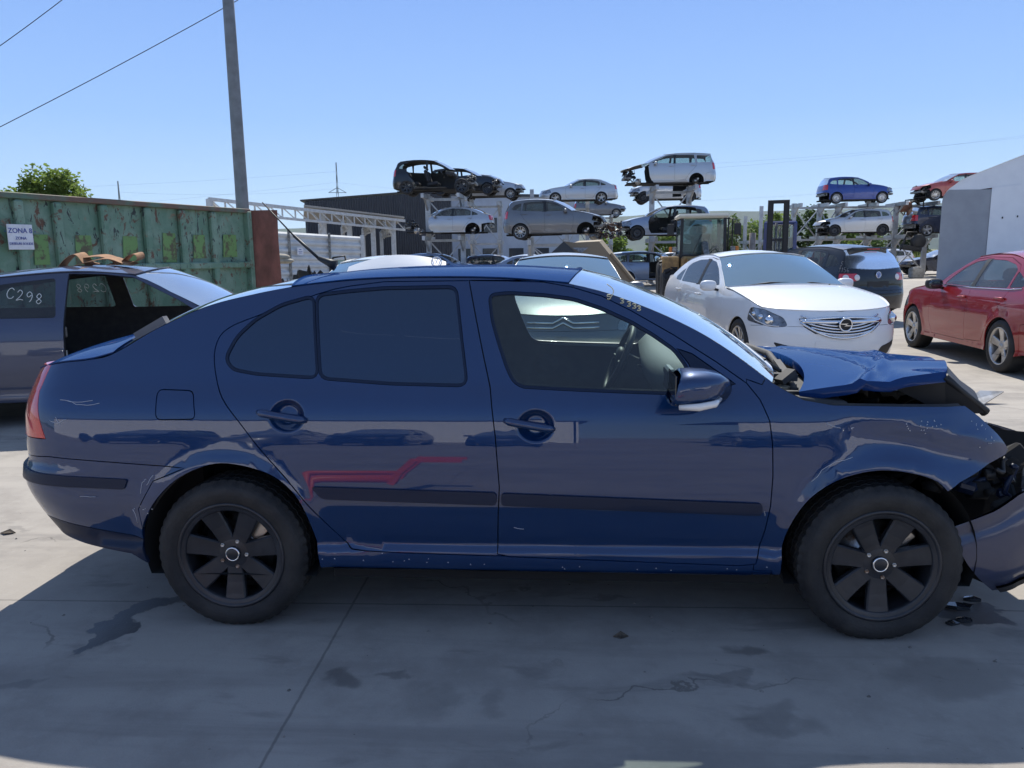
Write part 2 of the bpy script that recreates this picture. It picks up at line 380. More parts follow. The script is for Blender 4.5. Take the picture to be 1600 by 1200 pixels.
# ------------------------------------------------------------------ wheels
RUB = mat('tyre_rubber', (.011, .011, .012), .72, col2=(.030, .028, .026), nscale=7, bump=.25, bscale=90)
DARK = mat('black_plastic', (.014, .014, .015), .55); BLK = mat('under_black', (.006, .006, .006), .9)
STEEL = mat('brake_steel', (.50, .48, .45), .35, 1., col2=(.22, .13, .08), nscale=14, lo=.5, hi=.62)
ALU = mat('rim_alloy', (.55, .55, .55), .32, .85, col2=(.36, .34, .31), nscale=9)
RIMBLK = mat('rim_black', (.017, .019, .024), .36, .1, col2=(.032, .034, .040), nscale=8, bump=.05)
CHROME = mat('chrome', (.75, .76, .78), .08, 1.)
def tyre_mb(R, W, hero=False):
    m = MB(); seg = 144 if hero else 36; y0 = 0
    if not hero:
        return m.lathe([(.212 * R / .316, .012), (.225 * R / .316, -.006), (R * .84, -.012), (R * .95, .0), (R * .985, .016), (R, .04), (R, W - .04), (R * .97, W - .005), (R * .7, W)], seg)
    prof = [(.206, .030), (.2135, .008), (.219, -.002), (.228, -.003), (.240, -.010), (.262, -.0145), (.282, -.0125), (.296, -.004), (.304, .008)]
    tr = [(R, .022), (R, .052), (R - .008, .053), (R - .008, .06), (R, .061), (R, .098), (R - .008, .099), (R - .008, .106), (R, .107), (R, .144), (R - .008, .145), (R - .008, .152), (R, .153), (R, .183), (.304, .197), (.26, .214), (.21, .20)]
    full = prof + tr; n = len(full); V = []; F = []
    for k in range(seg):
        a = 2 * math.pi * k / seg; lug = (k % 3) == 0
        for i, (r, h) in enumerate(full):
            if lug and i in (8, 9, 10, 13, 14, 17, 18, 21, 22, 23): r -= .0045 if i != 8 else .003
            V.append((r * math.cos(a), h, r * math.sin(a)))
    for k in range(seg):
        k2 = (k + 1) % seg
        for i in range(n - 1): F.append((k * n + i, k * n + i + 1, k2 * n + i + 1, k2 * n + i))
    m.add(V, F, smooth=True); m.sm[-len(F):] = [(i % (n - 1)) < 8 for i in range(len(F))]; return m
def spoke_prism(m, a, w0, w1, r0, r1, h0, h1, dish0, dish1):
    """spoke along radius at angle a; front face at y=dish, thickness h"""
    ca, sa = math.cos(a), math.sin(a); P = []
    rs = np.linspace(r0, r1, 5); n = len(rs)
    for q, r in enumerate(rs):
        t = q / (n - 1); w = w0 + (w1 - w0) * t ** 1.4; y = dish0 + (dish1 - dish0) * t ** 2; h = h0 + (h1 - h0) * t
        for (s, yy) in ((-w, y + h), (-w, y + .006), (-w * .86, y), (w * .86, y), (w, y + .006), (w, y + h)):
            P.append((r * ca - s * sa, yy, r * sa + s * ca))
    F = [(q * 6 + k, q * 6 + (k + 1) % 6, (q + 1) * 6 + (k + 1) % 6, (q + 1) * 6 + k) for q in range(n - 1) for k in range(6)]
    m.add(P, F)
def rim_mb(R, style, W=.2):
    """rim set in a tyre whose outer face is near y=0 (outwards is -y)"""
    k = R / .305; r_o = .217 * k; m = MB()
    m.lathe([(r_o, .004), (r_o + .001, -.004), (r_o - .006, -.008), (r_o - .016, -.002), (r_o - .022, .02), (r_o - .03, .06), (r_o - .032, W * .85), (r_o, W * .95)], 48)
    if style == 'seven': n, w0, w1, d0, d1 = 7, .031, .046, .026, .001
    elif style == 'five': n, w0, w1, d0, d1 = 5, .036, .052, .03, .002
    elif style == 'star': n, w0, w1, d0, d1 = 5, .026, .034, .03, .0
    elif style == 'ten': n, w0, w1, d0, d1 = 10, .012, .020, .028, .0
    else: n = 0
    if style == 'seven': m.lathe([(r_o - .034, .022), (r_o - .034, .003), (r_o - .030, .0005), (r_o - .004, -.003), (r_o + .001, -.004)], 56)
    if n:
        for i in range(n): spoke_prism(m, math.pi / 2 + 2 * math.pi * i / n + (math.pi if style == 'seven' else 0), w0 * k, w1 * k, .03 * k, r_o - .008, .03, .022, d0, d1)
        m.lathe([(0, d0 - .002), (.055 * k, d0 - .002), (.078 * k, d0 + .006), (.085 * k, d0 + .03)], 28)
        m.lathe([(0, d0 - .014), (.026 * k, d0 - .014), (.030 * k, d0 - .010), (.031 * k, d0)], 24)
    else:   # pressed steel wheel
        m.lathe([(0, .012), (.032 * k, .012), (.034 * k, .03), (.075 * k, .034), (.10 * k, .018), (.145 * k, .022), (.165 * k, .05), (r_o - .02, .06)], 32)
        for i in range(12):
            a = 2 * math.pi * i / 12; m.box((.150 * k * math.cos(a), .029, .150 * k * math.sin(a)), (.018, .012, .018))
    return m
def brake_mb(R):
    k = R / .305; m = MB(); m.lathe([(0, .075), (.075 * k, .075), (.08 * k, .095), (.145 * k, .096), (.145 * k, .118), (0, .12)], 32); m.box((.09 * k, .10, .09 * k), (.09, .07, .10), Matrix.Rotation(.8, 3, 'Y'), .01); return m
_wheel = {}
def wheel(parent, x, y, z, R, W, style, side, rimmat, steer=0., tyre=True, hub=False, hero=False):
    key = (R, W, style, rimmat.name if rimmat else '', hero)
    if key not in _wheel:
        t = tyre_mb(R, W, hero).build('wheel', RUB); r = rim_mb(R, style, W).build('rim', rimmat)
        b = brake_mb(R).build('brake_disc', STEEL); d = MB().lathe([(0, W * .72), (.19 * R / .305, W * .72)], 24).build('rim_back', BLK)
        ex = []
        if hero:
            c = MB().lathe([(.0245, .012), (.0275, .0105), (.0305, .013), (.0305, .02)], 40).build('cap_ring', CHROME); ex.append(c)
            for i in range(5):
                a = math.pi / 2 + 2 * math.pi * (i + .5) / 5 + .25; p = (.056 * math.cos(a), 0, .056 * math.sin(a))
                ex.append(MB().lathe([(.0, .0272), (.0155, .0272), (.0165, .03)], 16, c=p).build('bolt_recess', BLK)); ex.append(MB().lathe([(0, .020), (.0055, .020), (.006, .0195), (.0085, .0195), (.009, .028)], 6, c=p).build('wheel_bolt', STEEL))
        _wheel[key] = (t, r, b, d, ex); first = True
    else: first = False
    t, r, b, d, ex = _wheel[key]
    def use(o):
        if first: return o
        c = o.copy(); COL.objects.link(c); return c
    T = use(t) if tyre else None; Rm = use(r) if tyre else None
    if not tyre:
        B = use(b); B.parent = parent; B.location = (x, y, z); B.rotation_euler = (0, 0, (math.pi if side > 0 else 0) + steer)
        if first:
            for o in [t, r, d] + ex: bpy.data.objects.remove(o)
            del _wheel[key]
        return B
    T.parent = parent; T.location = (x, y, z); T.rotation_euler = (0, 0, (math.pi if side > 0 else 0) + steer); Rm.parent = T
    for o in [b, d] + ex: use(o).parent = T
    return T

# ------------------------------------------------------------------ car body kinds (metres; x=0 rear axle, forward +)
SIDE = [(.10, .10), (.18, .05), (.24, .012), (.30, .022), (.40, .012), (.55, .0), (.68, .003), (.78, .012), (.86, .024), (.94, .046), (1.0, .072), (1.1, .118), (1.2, .168), (1.3, .222), (1.4, .29), (1.5, .40)]
REAR = [(.15, .16), (.25, .07), (.36, .015), (.5, .0), (.60, .012), (.66, .05), (.80, .06), (.95, .09), (1.05, .14), (1.4, .4)]
FRONT = [(.15, .10), (.25, .03), (.4, .0), (.52, .0), (.62, .03), (.75, .10), (.9, .25), (1.1, .5)]
HATCHR = [(.15, .16), (.25, .07), (.36, .015), (.5, .0), (.60, .012), (.66, .05), (.80, .055), (.95, .08), (1.1, .15), (1.2, .24), (1.35, .38), (1.5, .52)]
def spec_sedan():
    return dict(sh=dict(W=.905, wb=2.70, ro=1.06, fo=.97, side=SIDE, rear=REAR, front=FRONT, ar=.5, af=.75, nr=3.1, nf=2.5, R=.35, zw=.325), bot=dict(r=.30, s=.235, f=.22), zF=.765, zR=.99,
        hood=[(3.22, .80), (2.9, .885), (2.4, .96), (2.05, 1.0)], ws=[(2.05, 1.0), (1.72, 1.175), (1.25, 1.385)], roof=[(1.25, 1.385), (.85, 1.42), (.4, 1.412), (.0, 1.345)], bl=[(.0, 1.345), (-.3, 1.225), (-.56, 1.09)], deck=[(-.56, 1.09), (-.75, 1.065), (-.95, 1.03)],
        bG=(.17, .03), bH=(.12, .055), bR=(-.08, .055), bT=(-.12, .035), crown=(.015, .03, .015, .02, .01),
        win_f=[(1.0, 1.01), (1.80, 1.02), (1.70, 1.10), (1.48, 1.235), (1.25, 1.325), (.99, 1.355)], win_r=[(.90, 1.01), (.89, 1.36), (.5, 1.35), (.2, 1.30), (.08, 1.24), (.08, 1.025)], win_q=[(.035, 1.03), (.035, 1.225), (-.12, 1.165), (-.26, 1.09), (-.25, 1.045)],
        bp=[(.84, 1.0), (1.04, 1.0), (1.01, 1.365), (.84, 1.37)], fdoor=[(.95, .30), (2.0, .30), (2.10, .48), (2.12, .78), (2.04, .965), (1.69, 1.15), (1.23, 1.36), (.95, 1.392)], rdoor=[(1.3, .30), (1.3, 1.36), (.95, 1.392), (.4, 1.385), (.08, 1.30), (-.0, 1.2), (-.01, 1.0), (.1, .83), (.30, .62), (.42, .45), (.5, .33)],
        hl=[(2.95, .64), (3.45, .585), (3.62, .60), (3.55, .70), (3.26, .785), (3.0, .80)], tl=[(-.80, 1.02), (-.84, .80), (-1.36, .78), (-1.3, 1.03)], fb=[(2.95, .05), (3.05, .58), (3.3, .60), (4.6, .60), (4.6, .05)], rb=[(-.42, .05), (-.44, .62), (-.8, .67), (-2.2, .67), (-2.2, .05)],
        grille=[(3.74, .69), (3.80, .60), (3.93, .52), (4.7, .465), (4.7, .705)], hand=[(1.10, .87), (.12, .90)], fuel=None, tyre=(.325, .215), mirror=(1.80, .98))
def spec_hatch():
    return dict(sh=dict(W=.88, wb=2.58, ro=.76, fo=.86, side=SIDE, rear=HATCHR, front=FRONT, ar=.38, af=.7, nr=3.0, nf=2.5, R=.345, zw=.31), bot=dict(r=.30, s=.23, f=.22), zF=.79, zR=1.02,
        hood=[(3.02, .82), (2.75, .90), (2.35, .98), (2.05, 1.02)], ws=[(2.05, 1.02), (1.72, 1.21), (1.28, 1.40)], roof=[(1.28, 1.40), (.8, 1.45), (.2, 1.445), (-.32, 1.385)], bl=[(-.32, 1.385), (-.52, 1.22), (-.66, 1.05)], deck=None,
        bG=(.17, .03), bH=(.12, .05), bR=(-.10, .05), bT=(-.1, .02), crown=(.015, .03, .015, .02, .01),
        win_f=[(1.02, 1.02), (1.82, 1.03), (1.70, 1.13), (1.48, 1.27), (1.25, 1.35), (1.0, 1.38)], win_r=[(.92, 1.02), (.90, 1.385), (.4, 1.375), (.12, 1.34), (.08, 1.05)], win_q=[(.02, 1.06), (.02, 1.325), (-.2, 1.275), (-.36, 1.14), (-.34, 1.09)],
        bp=[(.86, 1.01), (1.06, 1.01), (1.02, 1.39), (.86, 1.395)], fdoor=[(.97, .30), (1.98, .30), (2.08, .48), (2.10, .80), (2.03, .98), (1.70, 1.18), (1.25, 1.385), (.97, 1.42)], rdoor=[(1.3, .30), (1.3, 1.38), (.97, 1.42), (.4, 1.415), (.06, 1.37), (.0, 1.2), (.02, .92), (.14, .76), (.32, .58), (.42, .44), (.48, .33)],
        hl=[(2.82, .66), (3.2, .60), (3.42, .62), (3.36, .74), (3.08, .81), (2.86, .82)], tl=[(-.50, 1.04), (-.52, .76), (-1.0, .76), (-.98, 1.05)], fb=[(2.80, .05), (2.90, .60), (3.15, .62), (4.6, .62), (4.6, .05)], rb=[(-.40, .05), (-.42, .58), (-.6, .62), (-2.2, .62), (-2.2, .05)],
        grille=[(3.6, .58), (4.5, .56), (4.5, .72), (3.6, .72)], hand=[(1.12, .89), (.16, .92)], tyre=(.31, .2), mirror=(1.80, .99))
def scale_spec(s, sx=1., sz=1., W=None, **kw):
    s = dict(s); sh = dict(s['sh']); sh['wb'] *= sx; sh['ro'] *= sx; sh['fo'] *= sx
    for k in ('side', 'rear', 'front'): sh[k] = [(z * sz, d) for z, d in sh[k]]
    if W: sh['W'] = W
    s['sh'] = sh; f = lambda P: [(x * sx, z * sz) for x, z in P] if P else P
    for k in ('hood', 'ws', 'roof', 'bl', 'deck', 'win_f', 'win_r', 'win_q', 'bp', 'fdoor', 'rdoor', 'hl', 'tl', 'fb', 'rb', 'grille', 'hand'): s[k] = f(s[k])
    s['zF'] *= sz; s['zR'] *= sz; s['mirror'] = (s['mirror'][0] * sx, s['mirror'][1] * sz)
    for k, v in kw.items(): s[k] = v
    return s
def spec_wagon():
    s = spec_hatch(); s['sh'] = dict(s['sh'], ro=.97, ar=.4)
    s.update(roof=[(1.28, 1.40), (.8, 1.45), (.0, 1.45), (-.66, 1.40)], bl=[(-.66, 1.40), (-.80, 1.2), (-.88, 1.03)], win_q=[(-.03, 1.04), (-.03, 1.36), (-.55, 1.33), (-.68, 1.22), (-.66, 1.06)], tl=[(-.70, 1.03), (-.72, .74), (-1.3, .74), (-1.28, 1.04)],
             rdoor=[(1.3, .30), (1.3, 1.38), (.97, 1.42), (.4, 1.42), (.03, 1.40), (-.01, 1.2), (.0, .92), (.14, .76), (.32, .58), (.42, .44), (.48, .33)], win_r=[(.92, 1.02), (.90, 1.385), (.4, 1.385), (.1, 1.375), (.06, 1.04)])
    return s
def spec_mpv():
    s = scale_spec(spec_wagon(), 1.06, 1.10, W=.92); s.update(hood=[(3.18, .92), (2.95, 1.0), (2.6, 1.09), (2.32, 1.14)], ws=[(2.32, 1.14), (1.9, 1.345), (1.35, 1.55)], mirror=(1.95, 1.09), win_f=[(1.08, 1.125), (2.1, 1.16), (1.85, 1.29), (1.55, 1.43), (1.3, 1.50), (1.06, 1.525)], fdoor=[(1.03, .33), (2.1, .33), (2.2, .53), (2.26, .95), (2.2, 1.13), (1.85, 1.32), (1.34, 1.52), (1.03, 1.56)])
    s['roof'] = [(1.35, 1.55), (.85, 1.60), (.0, 1.60), (-.70, 1.545)]; s['bl'] = [(-.70, 1.545), (-.85, 1.32), (-.93, 1.13)]; return s
def spec_suv():
    return scale_spec(spec_hatch(), 1.03, 1.12, W=.92, tyre=(.355, .235))
def spec_coupe():
    s = spec_sedan(); s['sh'] = dict(s['sh'], W=.88)
    s.update(hood=[(3.22, .80), (2.9, .87), (2.4, .935), (2.12, .965)], ws=[(2.12, .965), (1.80, 1.13), (1.38, 1.33)], roof=[(1.38, 1.33), (.9, 1.365), (.45, 1.345), (.0, 1.27)], bl=[(.0, 1.27), (-.4, 1.13), (-.75, 1.01)], deck=[(-.75, 1.01), (-.85, .995), (-.97, .975)],
             win_f=[(.90, .965), (1.84, .965), (1.74, 1.06), (1.55, 1.18), (1.36, 1.275), (1.1, 1.315), (.86, 1.32)], win_r=[(.72, .975), (.69, 1.315), (.4, 1.285), (.0, 1.20), (-.3, 1.09), (-.42, 1.02), (-.36, .985)], win_q=None, bp=None,
             fdoor=[(.78, .28), (2.02, .28), (2.12, .46), (2.14, .75), (2.06, .925), (1.78, 1.10), (1.37, 1.31), (1.1, 1.345), (.80, 1.355)], rdoor=None, hand=[(1.0, .86)], mirror=(1.86, .96))
    sh_ = lambda P: [(x + .3 if x > .3 else x, z) for x, z in P] if P else P      # a long door and a long rear side glass
    for k in ('hood', 'ws', 'roof', 'bl', 'deck', 'win_f', 'win_r', 'fdoor', 'hl', 'fb', 'grille', 'hand'): s[k] = sh_(s[k])
    s['sh'] = dict(s['sh'], wb=s['sh']['wb'] + .3); s['mirror'] = (2.16, .96); return scale_spec(s, 1.0, 1.02)
def top_path(sp): return [p for k in ('hood', 'ws', 'roof', 'bl', 'deck') if sp[k] for p in (sp[k] if k == 'hood' else sp[k][1:])]
GLASS = glass('tinted_window', (.34, .40, .38), .0, 1.52, .10); WSG = glass('dusty_windscreen', (.42, .48, .46), .03, 1.52, .16)
INT = mat('dark_trim', (.028, .028, .030), .75, col2=(.045, .043, .041), nscale=12); SEAT = mat('seat_cloth', (.03, .03, .034), .9)
REDL = mat('red_lens', (.55, .012, .018), .12, 0, .6, 1.); HL = mat('headlamp_glass', (.30, .31, .32), .08, .6, .6, 1., col2=(.08, .08, .085), nscale=9)
AMB = mat('amber_lens', (.55, .16, .01), .2); WHT = mat('white_lens', (.75, .72, .68), .15, 0, .5, 1.)
RUSTY = mat('rusty_steel', (.16, .075, .04), .75, .3, col2=(.08, .05, .035), nscale=9); GREYM = mat('dirty_aluminium', (.28, .28, .27), .45, .7, col2=(.12, .115, .11), nscale=12, lo=.4, hi=.6)
def junk(seed, n, box, mats=None, parent=None, name='engine_parts', big=.22):
    """a jumble of castings, hoses and brackets inside box=(cx,cy,cz,dx,dy,dz)"""
    rd = random.Random(seed); cx, cy, cz, dx, dy, dz = box; out = []
    for mi, m in enumerate(mats or (DARK, GREYM, INT)):
        b = MB()
        for i in range(n):
            c = (cx + rd.uniform(-dx, dx), cy + rd.uniform(-dy, dy), cz + rd.uniform(-dz, dz)); k = rd.random(); s = rd.uniform(.25, 1) * big
            M = Matrix.Rotation(rd.uniform(0, 3), 3, 'X') @ Matrix.Rotation(rd.uniform(0, 3), 3, 'Z')
            if k < .4: b.box(c, (s, s * rd.uniform(.3, .9), s * rd.uniform(.3, .9)), M, .012)
            elif k < .65: b.lathe([(0, 0), (s * .3, 0), (s * .32, s * .1), (s * .32, s * .5), (s * .2, s * .6), (0, s * .6)], 12, rd.choice('xyz'), c)
            else:
                p = [Vector(c) + M @ Vector((s * 1.6 * (t - .5), s * .5 * math.sin(t * 5 + i), s * .4 * math.cos(t * 4))) for t in np.linspace(0, 1, 6)]; b.tube(p, s * .07 + .006, 6)
        out.append(tag(b.build(name, m, parent), kind='stuff'))
    return out
def interior(root, sp, seats=True, wheel_side=1):
    W = sp['sh']['W']; zb = sp['bot']['s']; m = MB()
    m.box((.85, 0, zb + .04), (2.6, 2 * W - .24, .03))
    xg = sp['ws'][0][0]; zg = sp['ws'][0][1]
    m.box((xg - .02, 0, zg - .17), (.42, 2 * W - .34, .22), Matrix.Rotation(.18, 3, 'Y'), .06)
    m.build('floor_and_dashboard', INT, root)
    z = zg - 1.0
    if seats:
        s = MB()
        for y in (-.36, .36):
            s.box((1.22, y, .44 + z * .5), (.52, .5, .17), Matrix.Rotation(-.12, 3, 'Y'), .05); s.box((.93, y, .78 + z * .7), (.15, .48, .62), Matrix.Rotation(-.26, 3, 'Y'), .06); s.box((.82, y, 1.16 + z), (.10, .26, .17), Matrix.Rotation(-.2, 3, 'Y'), .045)
        s.box((.25, 0, .46 + z * .5), (.5, 1.25, .18), None, .05); s.box((-.05, 0, .80 + z * .7), (.16, 1.25, .55), Matrix.Rotation(-.32, 3, 'Y'), .06)
        s.build('seats', SEAT, root)
    q = MB(); c = Vector((xg - .40, .36 * wheel_side, zg - .11)); ax = Vector((.9, 0, -.42)).normalized(); u = Vector((0, 1, 0)); v = ax.cross(u)
    q.tube([c + (u * math.cos(t) + v * math.sin(t)) * .185 for t in np.linspace(0, 2 * math.pi, 25)[:-1]], .016, 8, closed=True)
    for t in (0, math.pi, -math.pi / 2): q.bar(c, c + (u * math.cos(t) + v * math.sin(t)) * .18, .035, .02)
    q.bar(c, c + ax * .35, .07); q.build('steering_wheel', DARK, root)
MIRG = mat('mirror_dark', (.10, .11, .12), .06, .9)
def mirror(root, x, z, y, side, pm, big=1.):
    m = MB(); s = side; P = np.array([(.0, 0), (.06, .01)])
    m.ell((x - .01, s * (y + .14), z + .035), (.07 * big, .115 * big, .075 * big), 16, 10, .7)
    o = m.build('door_mirror', pm, root); f = MB().ell((x - .075 * big, s * (y + .14), z + .035), (.01, .098 * big, .062 * big), 14, 6, .7).build('mirror_glass', MIRG, o)
    MB().bar((x + .03, s * (y - .05), z - .04), (x - .0, s * (y + .08), z - .01), .06, .035).build('mirror_foot', DARK, o)
    return o
_spc = {}
def build_car(name, label, cat, kind, pm, loc, yaw, step=.13, opt='', group=None, rim='ten', rimmat=None, wsg=None, sg=None, seed=0, z0=None, sgf=None, tone=None):
    """opt words: nofb norb nohood noff nofd nord nowf nowr hub nows norw nowin nohl notl nomir noseat grille"""
    O = set(opt.split()); wsg = wsg or WSG; sg = sg or GLASS; sgf = sgf or sg; rimmat = rimmat or ALU
    key = kind if isinstance(kind, str) else kind[0]; sp = KIND[key]
    S = _spc.get(key) or Shape(**sp['sh']); _spc[key] = S; wb = S.wb
    root = empty(name, loc, yaw, label, cat, group)
    R = S.R; zw = S.zw; bt = sp['bot']
    arch = lambda xc: [(xc + R * math.cos(a), zw + R * math.sin(a)) for a in np.linspace(-.45, math.pi + .45, 34)] + [(xc - R * .9, -.2), (xc + R * .9, -.2)]
    tp = top_path(sp); crv = crom(tp, 4)
    outer = [(S.u0, bt['r']), (-R - .12, bt['r'] - .03), (-R, bt['s']), (wb + R, bt['s']), (wb + R + .15, bt['f']), (S.u1, bt['f']), (S.u1, sp['zF'])]
    ua, za = tp[0]
    outer += [(ua + (S.u1 - ua) * (1 - t), za + (sp['zF'] - za) * (1 - t) ** 2) for t in np.linspace(.15, .9, 7)]
    outer += crv; ub, zb = crv[-1]
    outer += [(ub + (S.u0 - ub) * t, zb + (sp['zR'] - zb) * t * t) for t in np.linspace(.15, 1, 7)]
    outer[-1] = (S.u0, sp['zR'])
    polys = [('arch_r', arch(0)), ('arch_f', arch(wb))]
    for k, q in (('win_f', .035), ('win_r', .03), ('win_q', .03)):
        if sp[k]: polys.append((k, rpoly(sp[k], q, 3)))
    if sp.get('bp'): polys.append(('pillar', sp['bp']))
    polys += [('headlight', rpoly(sp['hl'], .05)), ('tail_light', rpoly(sp['tl'], .04))]
    if 'grille' in O: polys.append(('grille', sp['grille']))
    polys += [('front_bumper', sp['fb']), ('rear_bumper', sp['rb']), ('front_door', sp['fdoor'])]
    if sp['rdoor']: polys.append(('rear_door', sp['rdoor']))
    xd = max(p[0] for p in sp['fdoor']); polys.append(('front_fender', [(xd - .35, .05), (xd - .12, .48), (xd - .1, .8), (sp['ws'][0][0] - .06, sp['ws'][0][1] + .015), (xd + .2, 1.6), (6, 1.6), (6, .05)]))
    if not sp['deck']: polys.append(('tailgate', [(-2.3, .3), (-2.3, 1.7), (S.u0 + .62 * (S.cr - S.u0), 1.7), (S.u0 + .62 * (S.cr - S.u0), .3)]))
    else: polys.append(('boot_panel', [(-2.3, .3), (-2.3, 1.7), (S.u0 + .62 * (S.cr - S.u0), 1.7), (S.u0 + .62 * (S.cr - S.u0), .3)]))
    V, Rg = regions(key + str(step) + ('g' if 'grille' in O else ''), outer, polys, step)
    drop = {'front_bumper': 'nofb', 'rear_bumper': 'norb', 'front_fender': 'noff', 'front_door': 'nofd', 'rear_door': 'nord', 'headlight': 'nohl', 'tail_light': 'notl', 'tailgate': 'nogate'}
    gone = {k for k, v in drop.items() if v in O and v not in ('nofd', 'nord')}; near_s = -1 if math.cos(yaw) > 0 else 1; ngone = set()   # doors come off on the side that faces the yard
    if 'nofd' in O: ngone |= {'win_f', 'front_door'}
    if 'nord' in O: ngone |= {'win_r', 'rear_door'}
    if 'nowin' in O: gone |= {'win_f', 'win_r', 'win_q'}
    nm = {'win_f': 'side_window', 'win_r': 'side_window', 'win_q': 'quarter_window', 'body': 'body_side', 'pillar': 'pillar_trim'}
    mt = {'win_f': sgf, 'win_r': sg, 'win_q': sg, 'pillar': DARK, 'headlight': HL, 'tail_light': REDL, 'grille': DARK}
    near = step < .1; parts = {}
    for rg, T in Rg.items():
        if rg.startswith('arch') or rg in gone: continue
        off, lip, gap = (-.004, 0, 0) if rg.startswith('win') else (0, .014, .0028 if near else .004)
        if rg in ('front_bumper', 'rear_bumper', 'tailgate', 'grille', 'boot_panel'):
            m = MB()
            for s in (-1, 1): emit(m, S, V, T, s, off, gap, lip)
            parts[rg] = m.build(nm.get(rg, rg), mt.get(rg, pm), root)
        else:
            for s in (-1, 1):
                if s == near_s and rg in ngone: continue
                o = emit(MB(), S, V, T, s, off, gap, lip).build(nm.get(rg, rg), mt.get(rg, pm), root); parts[(rg, s)] = o
    for s in (-1, 1):
        for w_, d_ in (('win_f', 'front_door'), ('win_r', 'rear_door')):
            if (w_, s) in parts and (d_, s) in parts: parts[(w_, s)].parent = parts[(d_, s)]
    # inner lining so that no daylight leaks through the gaps
    m = MB(); keep = [k for k in Rg if k not in gone and not k.startswith('win') and not k.startswith('arch')]
    for k in keep:
        for s in (-1, 1):
            if not (s == near_s and k in ngone): emit(m, S, V, Rg[k], s, -.035, 0, 0)
    na, nb = (14, 17) if near else (6, 9)
    tpath = lambda pts: along(crom(pts, 6), na)
    b = sp; cr_ = b['crown']
    cF = cross_wrap(S, b['hood'][0], S.u1, b['zF'], nb); cG = cross_arc(S, b['ws'][0], *b['bG'], nb); cH = cross_arc(S, b['roof'][0], *b['bH'], nb); cR = cross_arc(S, b['bl'][0], *b['bR'], nb)
    if b['deck']: cT = cross_arc(S, b['deck'][0], *b['bT'], nb); cK = cross_wrap(S, b['deck'][-1], S.u0, b['zR'], nb)
    else: cT = cross_wrap(S, b['bl'][-1], S.u0, b['zR'], nb)
    sheets = [('hood', cF, cG, b['hood'], cr_[0], pm, 'nohood'), ('windshield', cG, cH, b['ws'], cr_[1], wsg, 'nows'), ('roof', cH, cR, b['roof'], cr_[2], pm, 'noroof'), ('rear_window', cR, cT, b['bl'], cr_[3], sg, 'norw')]
    if b['deck']: sheets.append(('boot_lid', cT, cK, b['deck'], cr_[4], pm, 'noboot'))
    for nme, A, B, sd, cw, mm, flag in sheets:
        if flag in O: continue
        G = coons(S, A, B, tpath(sd), cw, na, nb, (.25, 0, .97) if nme == 'windshield' else (0, 0, 1)); q = MB(); gl = nme in ('windshield', 'rear_window')
        grid_emit(q, G, .003, 0 if gl else .014, flip=False); parts[nme] = q.build(nme, mm, root)
        if not gl:
            G2 = G.copy(); G2[:, :, 2] -= .03; grid_emit(m, G2, .01, 0)
    m.build('inner_shell', INT, root)
    # wheel houses, floor
    m = MB()
    for xc in (0, wb):
        if xc and 'noff' in O: continue
        for s in (-1, 1):
            m.lathe([(R + .004, S.W * .97), (R + .004, S.W - .32), (0, S.W - .32)], 28, c=(xc, 0, zw)) if s > 0 else m.lathe([(R + .004, -S.W * .97), (R + .004, -S.W + .32), (0, -S.W + .32)], 28, c=(xc, 0, zw))
    m.v = [(x, y, max(z, bt['s'] - .02)) for x, y, z in m.v]
    m.box((wb / 2, 0, bt['s'] + .02), (wb + 1.0, 2 * S.W - .5, .05)); m.box((wb / 2, 0, bt['s'] + .015), (wb - .75, 2 * S.W - .13, .06)); m.tube([(-.7, .3, bt['s'] - .02), (.2, .25, bt['s'] - .03), (1.6, .1, bt['s'] - .02)], .04, 6)
    m.build('underbody', BLK, root)
    if 'nofd' in O or 'nord' in O or near or 'int' in O: interior(root, sp, 'noseat' not in O)
    r_, w_ = sp['tyre']; wy = S.W - .015
    for xc, f in ((0, 'nowr'), (wb, 'nowf')):
        for s in (-1, 1):
            if f in O:
                if 'hub' in O: wheel(root, xc, s * (wy - .08), zw, r_, w_, rim, s, rimmat, tyre=False)
                continue
            wheel(root, xc, s * wy, r_ if 'flat' not in O else r_ - .02, r_, w_, rim, s, rimmat)
    if 'nomir' not in O:
        for s in (-1, 1):
            if ('front_door', s) not in parts: continue
            y = float(S.pt(np.array([sp['mirror'][0]]), np.array([sp['mirror'][1]]))[0][1]); o = mirror(root, sp['mirror'][0], sp['mirror'][1], y, s, pm)
            if ('front_door', s) in parts: o.parent = parts[('front_door', s)]; 
    for i, (hx, hz) in enumerate(sp['hand']):
        d_ = ('front_door', 'rear_door')[i]
        for s in (-1, 1):
            if (d_, s) not in parts: continue
            y = float(S.pt(np.array([hx]), np.array([hz]))[0][1]); m = MB(); m.tube([(hx - .10, s * (y + .005), hz), (hx - .08, s * (y + .028), hz), (hx + .08, s * (y + .028), hz), (hx + .10, s * (y + .005), hz)], .013, 6); m.build('door_handle', pm, parts[(d_, s)])
    if 'nofb' in O or 'nohood' in O:
        junk(seed + 3, 16 if not near else 40, (wb + .35, 0, .62, .28, .5, .2), None, root)
        q = MB(); q.box((wb + .62, 0, .52), (.09, 1.25, .10)); q.bar((wb + .3, -.5, .5), (wb + .65, -.5, .5), .08); q.bar((wb + .3, .5, .5), (wb + .65, .5, .5), .08); q.build('crash_beam', GREYM, root)
    if 'norb' in O:
        q = MB(); q.box((-S.ro + .13, 0, .52), (.09, 1.2, .10)); q.box((-S.ro + .22, 0, .68), (.05, 1.4, .42)); q.build('rear_beam', GREYM, root)
    return root, S, parts
KIND = dict(sedan=spec_sedan(), hatch=spec_hatch(), wagon=spec_wagon(), mpv=spec_mpv(), suv=spec_suv(), coupe=spec_coupe())
